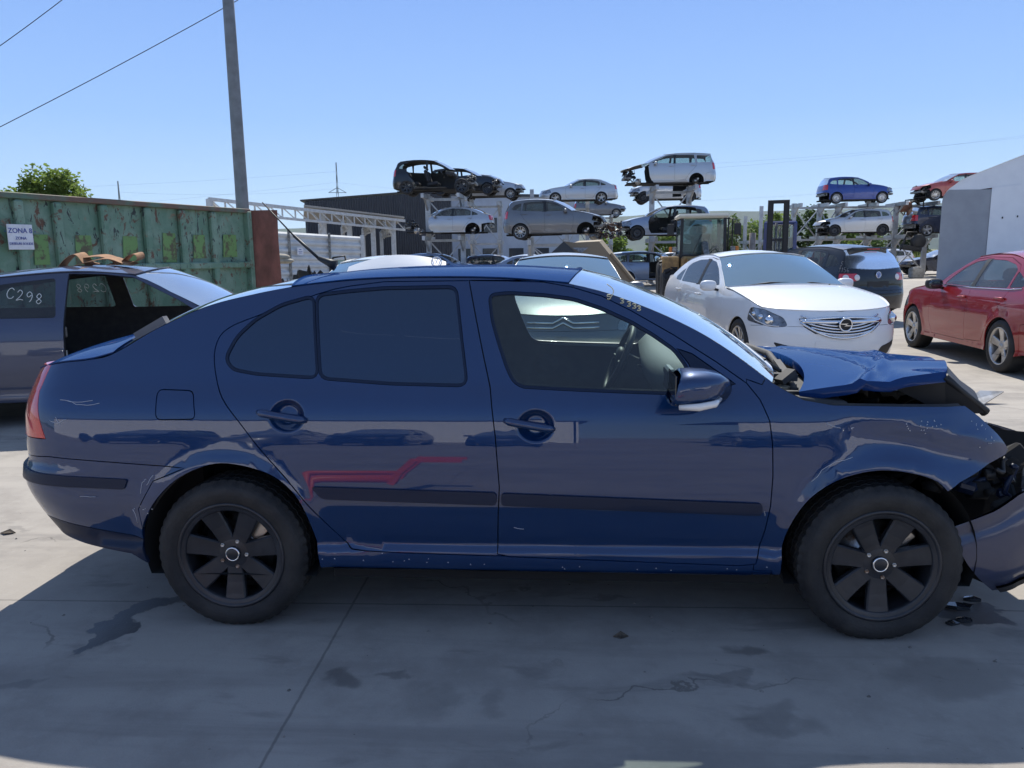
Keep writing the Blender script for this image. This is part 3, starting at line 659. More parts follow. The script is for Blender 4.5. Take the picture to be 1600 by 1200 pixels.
KIND['small'] = scale_spec(spec_hatch(), .965, 1.01, W=.84); KIND['minivan'] = scale_spec(spec_hatch(), 1.0, 1.075, W=.88)
KIND['insignia'] = scale_spec(spec_sedan(), 1.013, 1.022, W=.928); KIND['jetta'] = scale_spec(spec_sedan(), .955, 1.0, W=.89)
KIND['golfplus'] = scale_spec(spec_hatch(), 1.0, 1.08, W=.88); KIND['golfplus'].update(tl=[(-.48, 1.03), (-.50, .87), (-.93, .87), (-.93, 1.03)])

# ------------------------------------------------------------------ placing helpers (a point on the sight line at a given distance)
def at(x, y, D):
    d = cf + cr * (x - 800) / FPX + cu * (600 - y) / FPX; return Vector(np.array(CAM) + d * D)
def on_plane(x, y, p, n):
    d = cf + cr * (x - 800) / FPX + cu * (600 - y) / FPX; t = np.dot(np.array(p) - np.array(CAM), n) / np.dot(d, n); return Vector(np.array(CAM) + d * t)

# ------------------------------------------------------------------ ground
def ground_mat():
    m = bpy.data.materials.new('yard_concrete'); m.use_nodes = True; n = m.node_tree; L = n.links.new; b = n.nodes['Principled BSDF']
    geo = n.nodes.new('ShaderNodeTexCoord'); P = geo.outputs['Object']
    def noise(sc_, det=8, rough=.6, st=None, dist=0):
        t = n.nodes.new('ShaderNodeTexNoise'); t.inputs['Scale'].default_value = sc_; t.inputs['Detail'].default_value = det; t.inputs['Roughness'].default_value = rough; t.inputs['Distortion'].default_value = dist
        src = P
        if st: mp = n.nodes.new('ShaderNodeMapping'); mp.inputs['Scale'].default_value = st; mp.inputs['Rotation'].default_value = (0, 0, R_(4)); L(P, mp.inputs[0]); src = mp.outputs[0]
        L(src, t.inputs['Vector']); return t.outputs[0]
    def rng(v, a, b_, c=0., d=1.):
        r = n.nodes.new('ShaderNodeMapRange'); r.interpolation_type = 'SMOOTHSTEP'; r.inputs[1].default_value = a; r.inputs[2].default_value = b_; r.inputs[3].default_value = c; r.inputs[4].default_value = d; L(v, r.inputs[0]); return r.outputs[0]
    def mth(op, a, b_=None, c=None):
        q = n.nodes.new('ShaderNodeMath'); q.operation = op
        for i, v in enumerate((a, b_, c)):
            if v is None: continue
            if isinstance(v, (int, float)): q.inputs[i].default_value = v
            else: L(v, q.inputs[i])
        return q.outputs[0]
    def mix(f, a, b_):
        q = n.nodes.new('ShaderNodeMix'); q.data_type = 'RGBA'
        for i, v in ((6, a), (7, b_)):
            if isinstance(v, tuple): q.inputs[i].default_value = (*v, 1)
            else: L(v, q.inputs[i])
        if isinstance(f, (int, float)): q.inputs[0].default_value = f
        else: L(f, q.inputs[0])
        return q.outputs[2]
    sx = n.nodes.new('ShaderNodeSeparateXYZ'); L(P, sx.inputs[0]); X, Y = sx.outputs[0], sx.outputs[1]
    n1, n2, n3, n4 = noise(.35), noise(2.2, 10, .65), noise(14, 6, .7), noise(120, 3)
    col = mix(rng(n1, .35, .68), (.300, .272, .238), (.355, .324, .285)); col = mix(rng(n2, .42, .68, 0, .70), col, (.235, .212, .188)); col = mix(rng(n3, .52, .72, 0, .35), col, (.39, .36, .32)); col = mix(rng(n4, .55, .75, 0, .25), col, (.20, .18, .165))
    # tyre sweeps and blotches running along the lane
    col = mix(rng(noise(1.0, 8, .6, (.30, 2.6, 1), .6), .48, .66, 0, .5), col, (.18, .164, .150))
    col = mix(rng(noise(3.3, 7, .6, (.5, 1.6, 1), .5), .58, .70, 0, .55), col, (.16, .147, .135))
    # dark spills, each where the photograph has one: (x, y, half length, half width, turn, strength)
    wob = n.nodes.new('ShaderNodeTexNoise'); wob.inputs['Scale'].default_value = 7; wob.inputs['Detail'].default_value = 6; L(P, wob.inputs['Vector'])
    ad = n.nodes.new('ShaderNodeVectorMath'); ad.operation = 'MULTIPLY_ADD'; ad.inputs[1].default_value = (.30, .30, 0); ad.inputs[2].default_value = (0, 0, 0); sb = n.nodes.new('ShaderNodeVectorMath'); sb.operation = 'SUBTRACT'; sb.inputs[1].default_value = (.5, .5, .5); L(wob.outputs['Color'], sb.inputs[0]); L(sb.outputs[0], ad.inputs[0])
    av = n.nodes.new('ShaderNodeVectorMath'); L(P, av.inputs[0]); L(ad.outputs[0], av.inputs[1]); ax_ = n.nodes.new('ShaderNodeSeparateXYZ'); L(av.outputs[0], ax_.inputs[0])
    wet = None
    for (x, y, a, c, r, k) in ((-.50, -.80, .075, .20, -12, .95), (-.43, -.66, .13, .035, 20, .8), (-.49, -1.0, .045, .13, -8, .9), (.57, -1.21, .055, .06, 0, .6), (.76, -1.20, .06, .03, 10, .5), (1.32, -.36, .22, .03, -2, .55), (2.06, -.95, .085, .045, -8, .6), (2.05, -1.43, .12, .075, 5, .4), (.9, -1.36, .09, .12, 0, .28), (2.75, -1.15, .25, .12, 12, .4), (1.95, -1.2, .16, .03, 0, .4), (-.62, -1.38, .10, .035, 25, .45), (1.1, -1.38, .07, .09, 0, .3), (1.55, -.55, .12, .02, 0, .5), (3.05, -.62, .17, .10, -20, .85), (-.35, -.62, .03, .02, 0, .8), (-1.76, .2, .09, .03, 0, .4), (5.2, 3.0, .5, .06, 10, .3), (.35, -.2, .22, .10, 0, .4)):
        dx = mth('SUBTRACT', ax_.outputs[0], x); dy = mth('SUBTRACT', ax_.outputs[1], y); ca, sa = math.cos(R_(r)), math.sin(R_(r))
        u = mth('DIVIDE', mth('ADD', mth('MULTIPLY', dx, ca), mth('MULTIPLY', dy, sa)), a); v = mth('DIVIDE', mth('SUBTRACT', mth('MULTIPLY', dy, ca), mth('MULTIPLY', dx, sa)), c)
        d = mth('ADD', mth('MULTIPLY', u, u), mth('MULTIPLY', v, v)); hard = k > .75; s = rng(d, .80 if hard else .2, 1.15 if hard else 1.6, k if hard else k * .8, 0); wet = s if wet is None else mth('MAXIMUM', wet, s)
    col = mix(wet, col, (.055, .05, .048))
    # saw-cut joints between the slabs, slightly turned to the yard
    j = None
    for (ang, per, off) in ((1.0, 4.6, .42), (91.0, 5.2, -.66)):
        ca, sa = math.cos(R_(ang)), math.sin(R_(ang)); q = mth('ADD', mth('MULTIPLY', X, ca), mth('MULTIPLY', Y, sa)); q = mth('ADD', mth('SUBTRACT', q, off), mth('MULTIPLY', mth('SUBTRACT', n3, .5), .012))
        f = mth('ABSOLUTE', mth('SUBTRACT', mth('FRACT', mth('ADD', mth('DIVIDE', q, per), .5)), .5)); s = rng(mth('MULTIPLY', f, per), .002, .008, .55, 0); j = s if j is None else mth('MAXIMUM', j, s)
    col = mix(j, col, (.08, .072, .065))
    vt = n.nodes.new('ShaderNodeTexVoronoi'); vt.feature = 'DISTANCE_TO_EDGE'; vt.inputs['Scale'].default_value = .42; mp = n.nodes.new('ShaderNodeVectorMath'); mp.operation = 'ADD'; L(av.outputs[0], mp.inputs[0]); mp.inputs[1].default_value = (3.1, 1.7, 0); L(mp.outputs[0], vt.inputs['Vector'])
    col = mix(mth('MULTIPLY', rng(vt.outputs['Distance'], .0010, .0035, .6, 0), rng(noise(.8, 3), .50, .60)), col, (.09, .08, .07))
    # beyond the yard: rough grass and fields
    far = mth('MAXIMUM', rng(Y, 62, 70), rng(mth('ABSOLUTE', X), 55, 62)); fld = mix(rng(noise(.012, 5), .4, .6), (.10, .13, .035), (.20, .18, .08)); col = mix(far, col, fld)
    L(col, b.inputs['Base Color']); L(mix(wet, mix(n2, (.78, .78, .78), (.92, .92, .92)), (.28, .28, .28)), b.inputs['Roughness'])
    bp = n.nodes.new('ShaderNodeBump'); bp.inputs['Strength'].default_value = .25; bp.inputs['Distance'].default_value = .006; L(mth('ADD', n3, mth('MULTIPLY', n4, .6)), bp.inputs['Height']); L(bp.outputs[0], b.inputs['Normal']); return m
gm = MB(); ring = [0, 30, 120, 500, 2000, 5500]; V_ = [(0, 0, 0)]; F_ = []
for r in ring[1:]: V_ += [(r * math.cos(a), r * math.sin(a), 0) for a in np.linspace(0, 2 * math.pi, 33)[:-1]]
F_ += [(0, 1 + k, 1 + (k + 1) % 32) for k in range(32)]
for q in range(len(ring) - 2): F_ += [(1 + q * 32 + k, 33 + q * 32 + k, 33 + q * 32 + (k + 1) % 32, 1 + q * 32 + (k + 1) % 32) for k in range(32)]
gm.add(V_, F_); tag(gm.build('ground', ground_mat()), kind='structure')
# hills
hm = mat('wooded_hill', (.030, .055, .045), .95, col2=(.05, .08, .05), nscale=.006, lo=.42, hi=.6, detail=10)
def hills(name, D, prof, dz=0, depth=900):
    xs = np.linspace(-300, 1900, 90); m = MB(); P = []; rd = random.Random(3)
    for x in xs:
        yy = np.interp(x, [p[0] for p in prof], [p[1] for p in prof]) + rd.uniform(-.8, .8); top_ = at(x, yy, D); b = Vector((top_.x, top_.y, -2)); o = (top_ - Vector(CAM)); o.z = 0; o.normalize()
        P += [b - o * depth * .55, b - o * depth * .25 + Vector((0, 0, (top_.z) * .5 + rd.uniform(-6, 6))), top_, b + o * depth]
    m.add(P, [(i * 4 + k, i * 4 + 4 + k, i * 4 + 5 + k, i * 4 + 1 + k) for i in range(len(xs) - 1) for k in range(3)], smooth=True); tag(m.build(name, hm), kind='structure')
hills('hills', 2600, [(-300, 372), (200, 368), (440, 357), (600, 352), (900, 342), (1100, 330), (1180, 330), (1260, 328), (1330, 327), (1380, 323), (1430, 319), (1500, 318), (1700, 322), (1900, 330)])
hills('far_hills', 4300, [(-300, 380), (500, 365), (1000, 350), (1300, 328), (1450, 318), (1520, 316), (1900, 310)], 0, 1200)

# ------------------------------------------------------------------ foliage
def leaf_mat(name, a, b_): 
    m = mat(name, a, .6, col2=b_, nscale=1.1, lo=.35, hi=.65, detail=3); bs = m.node_tree.nodes['Principled BSDF']
    n = m.node_tree; tr = n.nodes.new('ShaderNodeBsdfTranslucent'); mx = n.nodes.new('ShaderNodeMixShader'); mx.inputs[0].default_value = .5
    lk = bs.inputs['Base Color'].links[0].from_socket; n.links.new(lk, tr.inputs[0]); out = [q for q in n.nodes if q.type == 'OUTPUT_MATERIAL'][0]; n.links.new(bs.outputs[0], mx.inputs[1]); n.links.new(tr.outputs[0], mx.inputs[2]); n.links.new(mx.outputs[0], out.inputs[0]); return m
LEAF = leaf_mat('leaves_bright', (.22, .30, .065), (.10, .155, .035)); LEAF2 = leaf_mat('leaves_dark', (.055, .095, .022), (.025, .05, .012)); BARK = mat('bark', (.09, .07, .05), .9, col2=(.05, .04, .03), nscale=20)
def foliage(name, seed, rx, ry, rz, cz, n, leaf, m, parent, clumps=26):
    rd = random.Random(seed); C = []
    for i in range(clumps):
        a = rd.uniform(0, 6.28); e = math.asin(rd.uniform(-.75, 1)); k = rd.uniform(.45, .95); C.append((rx * k * math.cos(a) * math.cos(e), ry * k * math.sin(a) * math.cos(e), cz + rz * k * math.sin(e), rd.uniform(.22, .42)))
    V = []; F = []
    for i in range(n):
        c = C[rd.randrange(clumps)]; d = Vector((rd.gauss(0, 1), rd.gauss(0, 1), rd.gauss(0, .8))); d = d.normalized() * (rd.random() ** .45) * c[3]
        p = Vector((c[0] + d.x * rx, c[1] + d.y * ry, c[2] + d.z * rz)); u = Vector((rd.gauss(0, 1), rd.gauss(0, 1), rd.gauss(0, .6))).normalized(); v = u.orthogonal().normalized(); s = leaf * rd.uniform(.6, 1.3); k = len(V)
        V += [p - u * s, p + v * s * .6, p + u * s, p - v * s * .6]; F.append((k, k + 1, k + 2, k + 3))
    return MB().add(V, F).build(name, m, parent)
def tree(loc, h, rx, rz, label, seed, group=None, m=LEAF, n=5200, leaf=.11, name='tree'):
    t = empty(name, loc, seed, label, 'tree', group); rd = random.Random(seed); q = MB(); q.tube([(0, 0, -.1), (.05, .03, h * .3), (.02, -.05, h * .6), (0, 0, h * .85)], [.05 * h * .6, .035 * h * .6, .025 * h * .6, .01], 10)
    for i in range(7): a = i * .9; q.tube([(0, 0, h * (.3 + .05 * i)), (rx * .4 * math.cos(a), rx * .4 * math.sin(a), h * (.45 + .05 * i)), (rx * .75 * math.cos(a), rx * .75 * math.sin(a), h * (.55 + .055 * i))], [.06, .04, .012], 6)
    q.build('trunk', BARK, t); foliage('crown', seed, rx, rx, rz, h - rz, n, leaf, m, t, 34); return t
p = at(82, 290, 33); tree((p.x, p.y, 0), at(82, 266, 33).z + .05, 1.75, 1.75, 'round bright green tree showing above the left end of the green container', 4, leaf=.10, n=9000)
for i, (x, yt, w_, D, lab) in enumerate([(1105, 352, 60, 70, 'dark bush half hidden behind the yellow loader cab'), (1150, 347, 46, 72, 'light green bush just right of the loader mirror'), (1185, 343, 44, 74, 'green bush directly left of the black lifting mast'), (1222, 336, 50, 76, 'bush between the two uprights of the black lifting mast'), (1262, 331, 66, 74, 'tall dark bush right of the blue forklift cab'), (1300, 345, 50, 78, 'low bush under the tail of the blue hatchback on the rack'), (1345, 352, 52, 80, 'bush behind the silver hatchback on the right rack'), (1418, 345, 46, 72, 'dark bush beside the post of the right rack'), (1040, 362, 60, 78, 'bush behind the silver estate car'), (955, 368, 50, 80, 'low bush seen under the doorless racked hatchback')]):
    b = at(x, 400, D); zt = at(x, yt, D).z; w2 = w_ * D / 1200 / 2 * 1.25; t = empty('bush', (b.x, b.y, 0), i, lab, 'bush', 'bushes behind the racks'); foliage('foliage', 20 + i, w2, w2, zt * .55, zt * .5, 3000, .17, LEAF2 if i in (0, 4, 7) else LEAF, t, 26); MB().tube([(0, 0, -.1), (.1, 0, zt * .5), (0, .1, zt * .8)], [.09, .06, .02], 6).build('stems', BARK, t)
rd = random.Random(8); V_ = []; F_ = []
for i in range(15000):
    x = rd.uniform(2, 48); y = rd.uniform(54, 66); h = rd.uniform(.5, 1.5) * (.6 + .5 * math.sin(x * .7) ** 2); a = rd.uniform(0, 3.14); s = .05; k = len(V_); lx, ly = rd.gauss(0, .2), rd.gauss(0, .2)
    V_ += [(x - s * math.cos(a), y - s * math.sin(a), -.02), (x + s * math.cos(a), y + s * math.sin(a), -.02), (x + lx, y + ly, h)]; F_.append((k, k + 1, k + 2))
tag(MB().add(V_, F_).build('weeds', leaf_mat('weed_green', (.13, .19, .04), (.18, .19, .07))), 'tall bright green weeds along the far edge of the yard', 'weeds', kind='stuff')

# ------------------------------------------------------------------ container with sign
RUST2 = mat('rust_brown', (.27, .105, .078), .8, .0, col2=(.15, .065, .045), nscale=3.2, bump=.5, bscale=12, stretch=(1, 1, .5))
def chipped():
    m = mat('chipped_green_paint', (.12, .225, .155), .6); n = m.node_tree; L = n.links.new; b = n.nodes['Principled BSDF']; tc = n.nodes.new('ShaderNodeTexCoord'); P = tc.outputs['Object']
    def nz(s, d, lo, hi, st=(1, 1, 1)):
        mp = n.nodes.new('ShaderNodeMapping'); mp.inputs['Scale'].default_value = st; L(P, mp.inputs[0]); t = n.nodes.new('ShaderNodeTexNoise'); t.inputs['Scale'].default_value = s; t.inputs['Detail'].default_value = d; t.inputs['Roughness'].default_value = .7; t.inputs['Distortion'].default_value = .6; L(mp.outputs[0], t.inputs['Vector']); r = n.nodes.new('ShaderNodeMapRange'); r.inputs[1].default_value = lo; r.inputs[2].default_value = hi; L(t.outputs[0], r.inputs[0]); return r.outputs[0]
    def mix(f, a, c):
        q = n.nodes.new('ShaderNodeMix'); q.data_type = 'RGBA'; L(f, q.inputs[0]); (L(a, q.inputs[6]) if not isinstance(a, tuple) else setattr(q.inputs[6], 'default_value', (*a, 1))); q.inputs[7].default_value = (*c, 1); return q.outputs[2]
    c = mix(nz(1.6, 5, .4, .62), (.12, .225, .155), (.21, .31, .235)); c = mix(nz(5, 8, .56, .62, (1, 1, .8)), c, (.13, .065, .04)); c = mix(nz(9, 4, .60, .64, (1.2, 1.2, .45)), c, (.03, .04, .04)); c = mix(nz(2.2, 8, .60, .72, (1, 1, 1.4)), c, (.30, .16, .10)); L(c, b.inputs['Base Color']); return m
GREEN = chipped(); LIME = mat('lime_green_patch', (.15, .28, .09), .6, col2=(.10, .09, .05), nscale=7, lo=.50, hi=.60)
C0 = Vector((-7.07, 7.5, 0)); C1 = Vector((-5.42, 12.6, 0)); cdv = (C1 - C0).normalized(); cnv = Vector((cdv.y, -cdv.x, 0)); ZT = 2.47
cont = empty('container', (0, 0, 0), 0, 'long green steel waste container with chipped paint and rust, left behind the grey coupe', 'container')
def wq(s, z, o=0.): return C0 + cdv * s + cnv * o + Vector((0, 0, z))
Lc = (C1 - C0).length; s0 = -6.5
Mc = Matrix((cdv, cnv, Vector((0, 0, 1)))).transposed()
m = MB(); n1 = 60; P = []
for i in range(n1):
    for k in range(12): s = s0 + (Lc - s0) * i / (n1 - 1); z = .35 + (ZT - .35) * k / 11; P.append(wq(s, z, .012 * math.sin(i * 1.3 + k) * math.sin(k * .9)))
m.add(P, [(i * 12 + k, i * 12 + 12 + k, i * 12 + 13 + k, i * 12 + 1 + k) for i in range(n1 - 1) for k in range(11)], smooth=True); m.box(wq((s0 + Lc) / 2, 1.3, -1.22), (Lc - s0, 2.35, 2.0), Mc); m.build('side_wall', GREEN, cont)
m = MB(); m.box(wq((s0 + Lc) / 2, ZT + .01, .02), (Lc - s0, .18, .09), Mc, .01); m.build('top_rail', mat('rail_brown_green', (.15, .095, .07), .7, col2=(.10, .17, .12), nscale=1.6, lo=.45, hi=.6), cont)
m = MB(); m.box(wq((1.9 + Lc) / 2, 1.36, .06), (Lc - 1.9, .12, .13), Mc, .02); m.build('middle_rail', GREEN, cont)
def colpos(px): q = on_plane(px, 360, C0, cnv); return (q - C0).dot(cdv)
cols = [colpos(x) for x in (28, 88, 160, 227, 282, 330)] + [colpos(28) - 1.15 * k for k in range(1, 5)]
for s in cols: m = MB(); m.box(wq(s, (ZT + .3) / 2, .055), (.15, .11, ZT - .4), Mc, .025); m.build('rib', GREEN, cont)
for a, c in ((47, 72), (112, 140), (187, 212), (250, 272), (298, 318), (345, 367)): sa, sb = colpos(a), colpos(c); m = MB(); zt_, zb_ = (1.98 - .09 * ((a * 7) % 5) / 5, 1.42 + .12 * ((a * 3) % 7) / 7); m.add([wq(sa, zb_, .018), wq(sb, zb_, .018), wq(sb, zt_, .018), wq(sa + .04, zt_, .018)], [(0, 1, 2, 3)]); m.build('lime_patch', LIME, cont)
m = MB(); E0 = wq(Lc, 0, .02); E1 = E0 + Vector((.64, .03, 0)); k = 9; P = []
for i in range(k):
    for j in range(12): q = E0.lerp(E1, i / (k - 1)); z = .3 + (ZT - .27) * j / 11; P.append(q + Vector((0, .022 * math.sin(i * 2.2) * math.sin(j * .8 + i), z)))
m.add(P, [(i * 12 + j, i * 12 + 12 + j, i * 12 + 13 + j, i * 12 + 1 + j) for i in range(k - 1) for j in range(11)], smooth=True); m.build('rusty_end_door', RUST2, cont)
m = MB(); m.box(wq(Lc - .06, ZT / 2 + .15, .05), (.12, .16, ZT - .3), Mc, .01); m.build('corner_post', GREEN, cont)
SIGNW = mat('sign_white', (.72, .73, .76), .5, col2=(.6, .6, .62), nscale=6); SIGNB = mat('sign_blue_ink', (.03, .06, .30), .5)
sgn = empty('zone_sign', (0, 0, 0), 0, 'white board lettered ZONA 8 in blue, fixed to the green container', 'sign')
qa, qb = on_plane(10, 352, C0 + cnv * .13, cnv), on_plane(54, 388, C0 + cnv * .13, cnv); sa, sb = (qa - C0).dot(cdv), (qb - C0).dot(cdv); zc = (qa.z + qb.z) / 2; wS, hS = sb - sa, qa.z - qb.z
Mt = Matrix((cdv, Vector((0, 0, 1)), cnv)).transposed()
MB().box(wq((sa + sb) / 2, zc, .125), (wS, .012, hS + .04), Mc, .003).build('sign_board', SIGNW, sgn)
for txt, dz, size in (('- ZONA 8 -', .27, .145), ('ZONA', -.06, .085), ('DESEURI SOLIDE', -.30, .072)):
    tv, tf = text_mesh(txt, size * hS / .47, .002); MB().add([wq((sa + sb) / 2, zc + dz * hS, .135) + Mt @ Vector(v) for v in tv], tf).build('lettering', SIGNB, sgn)

# ------------------------------------------------------------------ lamp pole and wires
p0 = at(379.5, 331, 18.2); m = MB(); m.tube([(p0.x, p0.y, -.2), (p0.x, p0.y, 3), (p0.x - .0, p0.y, 6.5), (p0.x, p0.y, 9.6)], [.155, .145, .13, .115], 20); pole = m.build('pole', mat('grey_pole_paint', (.20, .21, .22), .55, .1, col2=(.15, .155, .16), nscale=4)); tag(pole, 'tall plain grey steel pole rising out of frame behind the container', 'pole')
WIRE = mat('cable_black', (.02, .02, .022), .7)
for a, b, lab in (((-60, 96), (150, -42), 'upper black cable crossing the top left corner of the sky'), ((-60, 212), (372, 0), 'lower black cable running down left from the tall pole')):
    A, B = at(*a, 18), at(*b, 18); A2 = A - (B - A) * 1.2; m = MB(); m.tube([A2.lerp(B, t) + Vector((0, 0, -.9 * t * (1 - t) + .55 * .45 * 1.1 * 0)) for t in np.linspace(0, 1, 14)], .009, 6); tag(m.build('cable', WIRE), lab, 'cable')

# ------------------------------------------------------------------ pylons
PYL = mat('pylon_steel', (.30, .32, .34), .6, .3)
def pylon(x, yt, yb, D, wpx, lab, arms):
    top_ = at(x, yt, D); z = top_.z; w0 = wpx * D / 1200; t = empty('power_pylon', (top_.x, top_.y, 0), .3, lab, 'pylon', 'distant power pylons'); m = MB(); th = .0007 * D
    f = lambda h: w0 * (1 - h) ** 1.3 + w0 * .10
    L_ = 9
    for i in range(L_):
        a, b = i / L_, (i + 1) / L_
        for (sx, sy) in ((1, 1), (1, -1), (-1, 1), (-1, -1)):
            m.bar((sx * f(a) / 2, sy * f(a) / 2, z * a), (sx * f(b) / 2, sy * f(b) / 2, z * b), th)
        for s in (1, -1): m.bar((-f(a) / 2, s * f(a) / 2, z * a), (f(b) / 2, s * f(b) / 2, z * b), th * .7); m.bar((f(a) / 2, s * f(a) / 2, z * a), (-f(b) / 2, s * f(b) / 2, z * b), th * .7)
    m.build('lattice_mast', PYL, t)
    for h, l in arms: m = MB(); m.bar((-l * w0, 0, z * h), (0, 0, z * (h + .05)), th); m.bar((l * w0, 0, z * h), (0, 0, z * (h + .05)), th); m.bar((-l * w0, 0, z * h), (l * w0, 0, z * h), th); m.build('cross_arm', PYL, t)
    return top_
pylon(525, 254, 300, 230, 8, 'tall lattice power pylon standing above the dark warehouse roof', ((.70, 1.7), (.18, 2.6)))
pylon(184, 283, 318, 300, 7, 'smaller far pylon just right of the green tree', ((.62, 1.6),))
m = MB()
for (a, b) in (((525, 285), (-200, 345)), ((525, 268), (-200, 300)), ((525, 285), (900, 305)), ((1000, 262), (1750, 198)), ((1000, 318), (1750, 262)), ((1120, 262), (1750, 190)), ((184, 300), (525, 295))):
    A, B = at(*a, 232), at(*b, 232); m.tube([A.lerp(B, t) + Vector((0, 0, -1.2 * 4 * t * (1 - t))) for t in np.linspace(0, 1, 10)], .02, 4)
tag(m.build('power_line', mat('far_cable', (.25, .28, .32), .6)), 'thin far power lines strung across the pale sky', 'power line', kind='stuff')

# ------------------------------------------------------------------ shed, warehouse, fence, far white building
WST = mat('white_steel', (.62, .63, .62), .45, .0, col2=(.5, .5, .48), nscale=5)
shed = empty('steel_shed', (0, 0, 0), 0, 'open white steel frame shed with a thin sloping roof beside the dark warehouse', 'shed')
A, B = at(327, 311, 36), at(632, 345, 47); bk = Vector((-.35, 1, 0)).normalized() * 7
def down(v, z=0): return Vector((v.x, v.y, z))
nP = 5
tops = []
for x, yt in ((327, 311), (505, 330), (545, 336), (582, 340), (614, 346)):
    t = (x - 327) / (632 - 327); D = 36 + 11 * t; q = at(x, yt, D); tops.append(q); m = MB(); m.bar(down(q, -.1), q, .24); m.build('post', WST, shed)
    q2 = q + bk + Vector((0, 0, -.4)); m = MB(); m.bar(down(q2, -.1), q2, .2); m.build('post', WST, shed); m = MB(); m.bar(q, q2, .14); m.bar(q - Vector((0, 0, .8)), q2 - Vector((0, 0, .4)), .09)
    for k in range(6): a = q.lerp(q2, k / 6); c = q.lerp(q2, (k + .5) / 6); m.bar(a, c - Vector((0, 0, .6)), .06); m.bar(c - Vector((0, 0, .6)), q.lerp(q2, (k + 1) / 6), .06)
    m.build('truss', WST, shed)
    if x > 327: m = MB(); d_ = (A - B).normalized(); m.bar(q - Vector((0, 0, .9)), q + d_ * .9 - Vector((0, 0, .05)), .1); m.build('brace', WST, shed)
m = MB(); lo_ = Vector((0, 0, .55)); m.bar(A, B, .14, .16); m.bar(A - lo_, B - lo_ * 1.0, .12)
for k in range(16): a = A.lerp(B, k / 16); c = A.lerp(B, (k + .5) / 16); e = A.lerp(B, (k + 1) / 16); m.bar(a, a - lo_, .07); m.bar(a, e - lo_, .045)
m.build('eaves_truss', WST, shed)
mid = A.lerp(B, .42); m = MB(); o = Vector((0, 0, .16)); m.add([mid + o, B + o, B + bk + o - Vector((0, 0, .4)), mid + bk + o - Vector((0, 0, .4)), mid + o * 1.6, B + o * 1.6, B + bk + o * 1.6 - Vector((0, 0, .4)), mid + bk + o * 1.6 - Vector((0, 0, .4))], [(0, 1, 2, 3), (4, 5, 6, 7), (0, 1, 5, 4), (1, 2, 6, 5), (2, 3, 7, 6), (3, 0, 4, 7)]); m.build('roof_sheet', mat('roof_sheet', (.42, .39, .34), .6, .2), shed)
def ribbed(m, a, b, z0, z1a, z1b, n_, amp, horizontal=False, nrm_=None):
    a, b = Vector(a), Vector(b); d = (b - a); nr = nrm_ or Vector((d.y, -d.x, 0)).normalized(); P = []
    if not horizontal:
        for i in range(n_ * 4 + 1):
            t = i / (n_ * 4); o = (0, 0, 1, 1)[i % 4] * amp; q = a.lerp(b, t) + nr * o; P += [Vector((q.x, q.y, z0)), Vector((q.x, q.y, z1a + (z1b - z1a) * t))]
        m.add(P, [(2 * i, 2 * i + 2, 2 * i + 3, 2 * i + 1) for i in range(n_ * 4)])
    else:
        for i in range(n_ * 4 + 1):
            t = i / (n_ * 4); o = (0, 0, 1, 1)[i % 4] * amp; P += [Vector((a.x, a.y, z0 + (z1a - z0) * t)) + nr * o, Vector((b.x, b.y, z0 + (z1b - z0) * t)) + nr * o]
        m.add(P, [(2 * i, 2 * i + 1, 2 * i + 3, 2 * i + 2) for i in range(n_ * 4)])
    return m
DKW = mat('anthracite_cladding', (.055, .058, .066), .5, .1, col2=(.045, .047, .054), nscale=2)
wh = empty('warehouse', (0, 0, 0), 0, 'large windowless dark grey sheet metal warehouse behind the white shed', 'warehouse')
a, b = at(476, 315, 52), at(704, 297, 56); m = ribbed(MB(), down(a), down(b), 0, a.z, b.z, 60, .05); m.build('front_wall', DKW, wh)
bk2 = Vector((-.2, 1, 0)).normalized() * 24; m = ribbed(MB(), down(b), down(b) + bk2, 0, b.z, b.z, 40, .05); m = ribbed(m, down(a) + bk2, down(a), 0, a.z, a.z, 40, .05); m.build('side_walls', DKW, wh)
m = MB(); o = (a - b).normalized() * .3; z3 = Vector((0, 0, .05)); m.add([a + o + z3, b + z3, b + bk2 + z3, a + bk2 + o + z3, a + o + z3 * 3, b + z3 * 3, b + bk2 + z3 * 3, a + bk2 + o + z3 * 3], [(0, 1, 2, 3), (4, 5, 6, 7), (0, 1, 5, 4), (1, 2, 6, 5), (2, 3, 7, 6), (3, 0, 4, 7)]); m.build('roof', mat('dark_roof', (.06, .055, .055), .5, .1), wh)
wb_ = empty('office_building', (0, 0, 0), 0, 'pale low building with small windows glimpsed behind the left rack', 'building'); a, b = at(700, 302, 62), at(905, 312, 66)
m = MB(); c = (a + b) / 2; d_ = (b - a); d_.z = 0; Mb = Matrix((d_.normalized(), Vector((-d_.normalized().y, d_.normalized().x, 0)), Vector((0, 0, 1)))).transposed(); m.box(Vector((c.x, c.y, c.z / 2)) + Mb @ Vector((0, 4, 0)), (d_.length, 8, c.z), Mb); m.build('wall', mat('pale_render', (.50, .53, .58), .8, col2=(.44, .46, .5), nscale=1), wb_)
m = MB(); m.box(Vector((c.x, c.y, c.z + .1)) + Mb @ Vector((0, 4, 0)), (d_.length + .4, 8.4, .2), Mb); m.build('roof', DKW, wb_)
for t in (.12, .3, .5, .7, .88):
    for zz in (1.4, 3.9): q = a.lerp(b, t); m = MB(); m.box(Vector((q.x, q.y, zz)) + Mb @ Vector((0, 0, 0)), (1.3, .1, 1.2), Mb, .02); f = m.build('window', mat('window_dark', (.03, .04, .05), .1), wb_)
fe = empty('sheet_fence', (0, 0, 0), 0, 'white corrugated sheet fence with horizontal ribs left of centre', 'fence'); a, b = at(424, 361, 25), at(567, 370, 28.5)
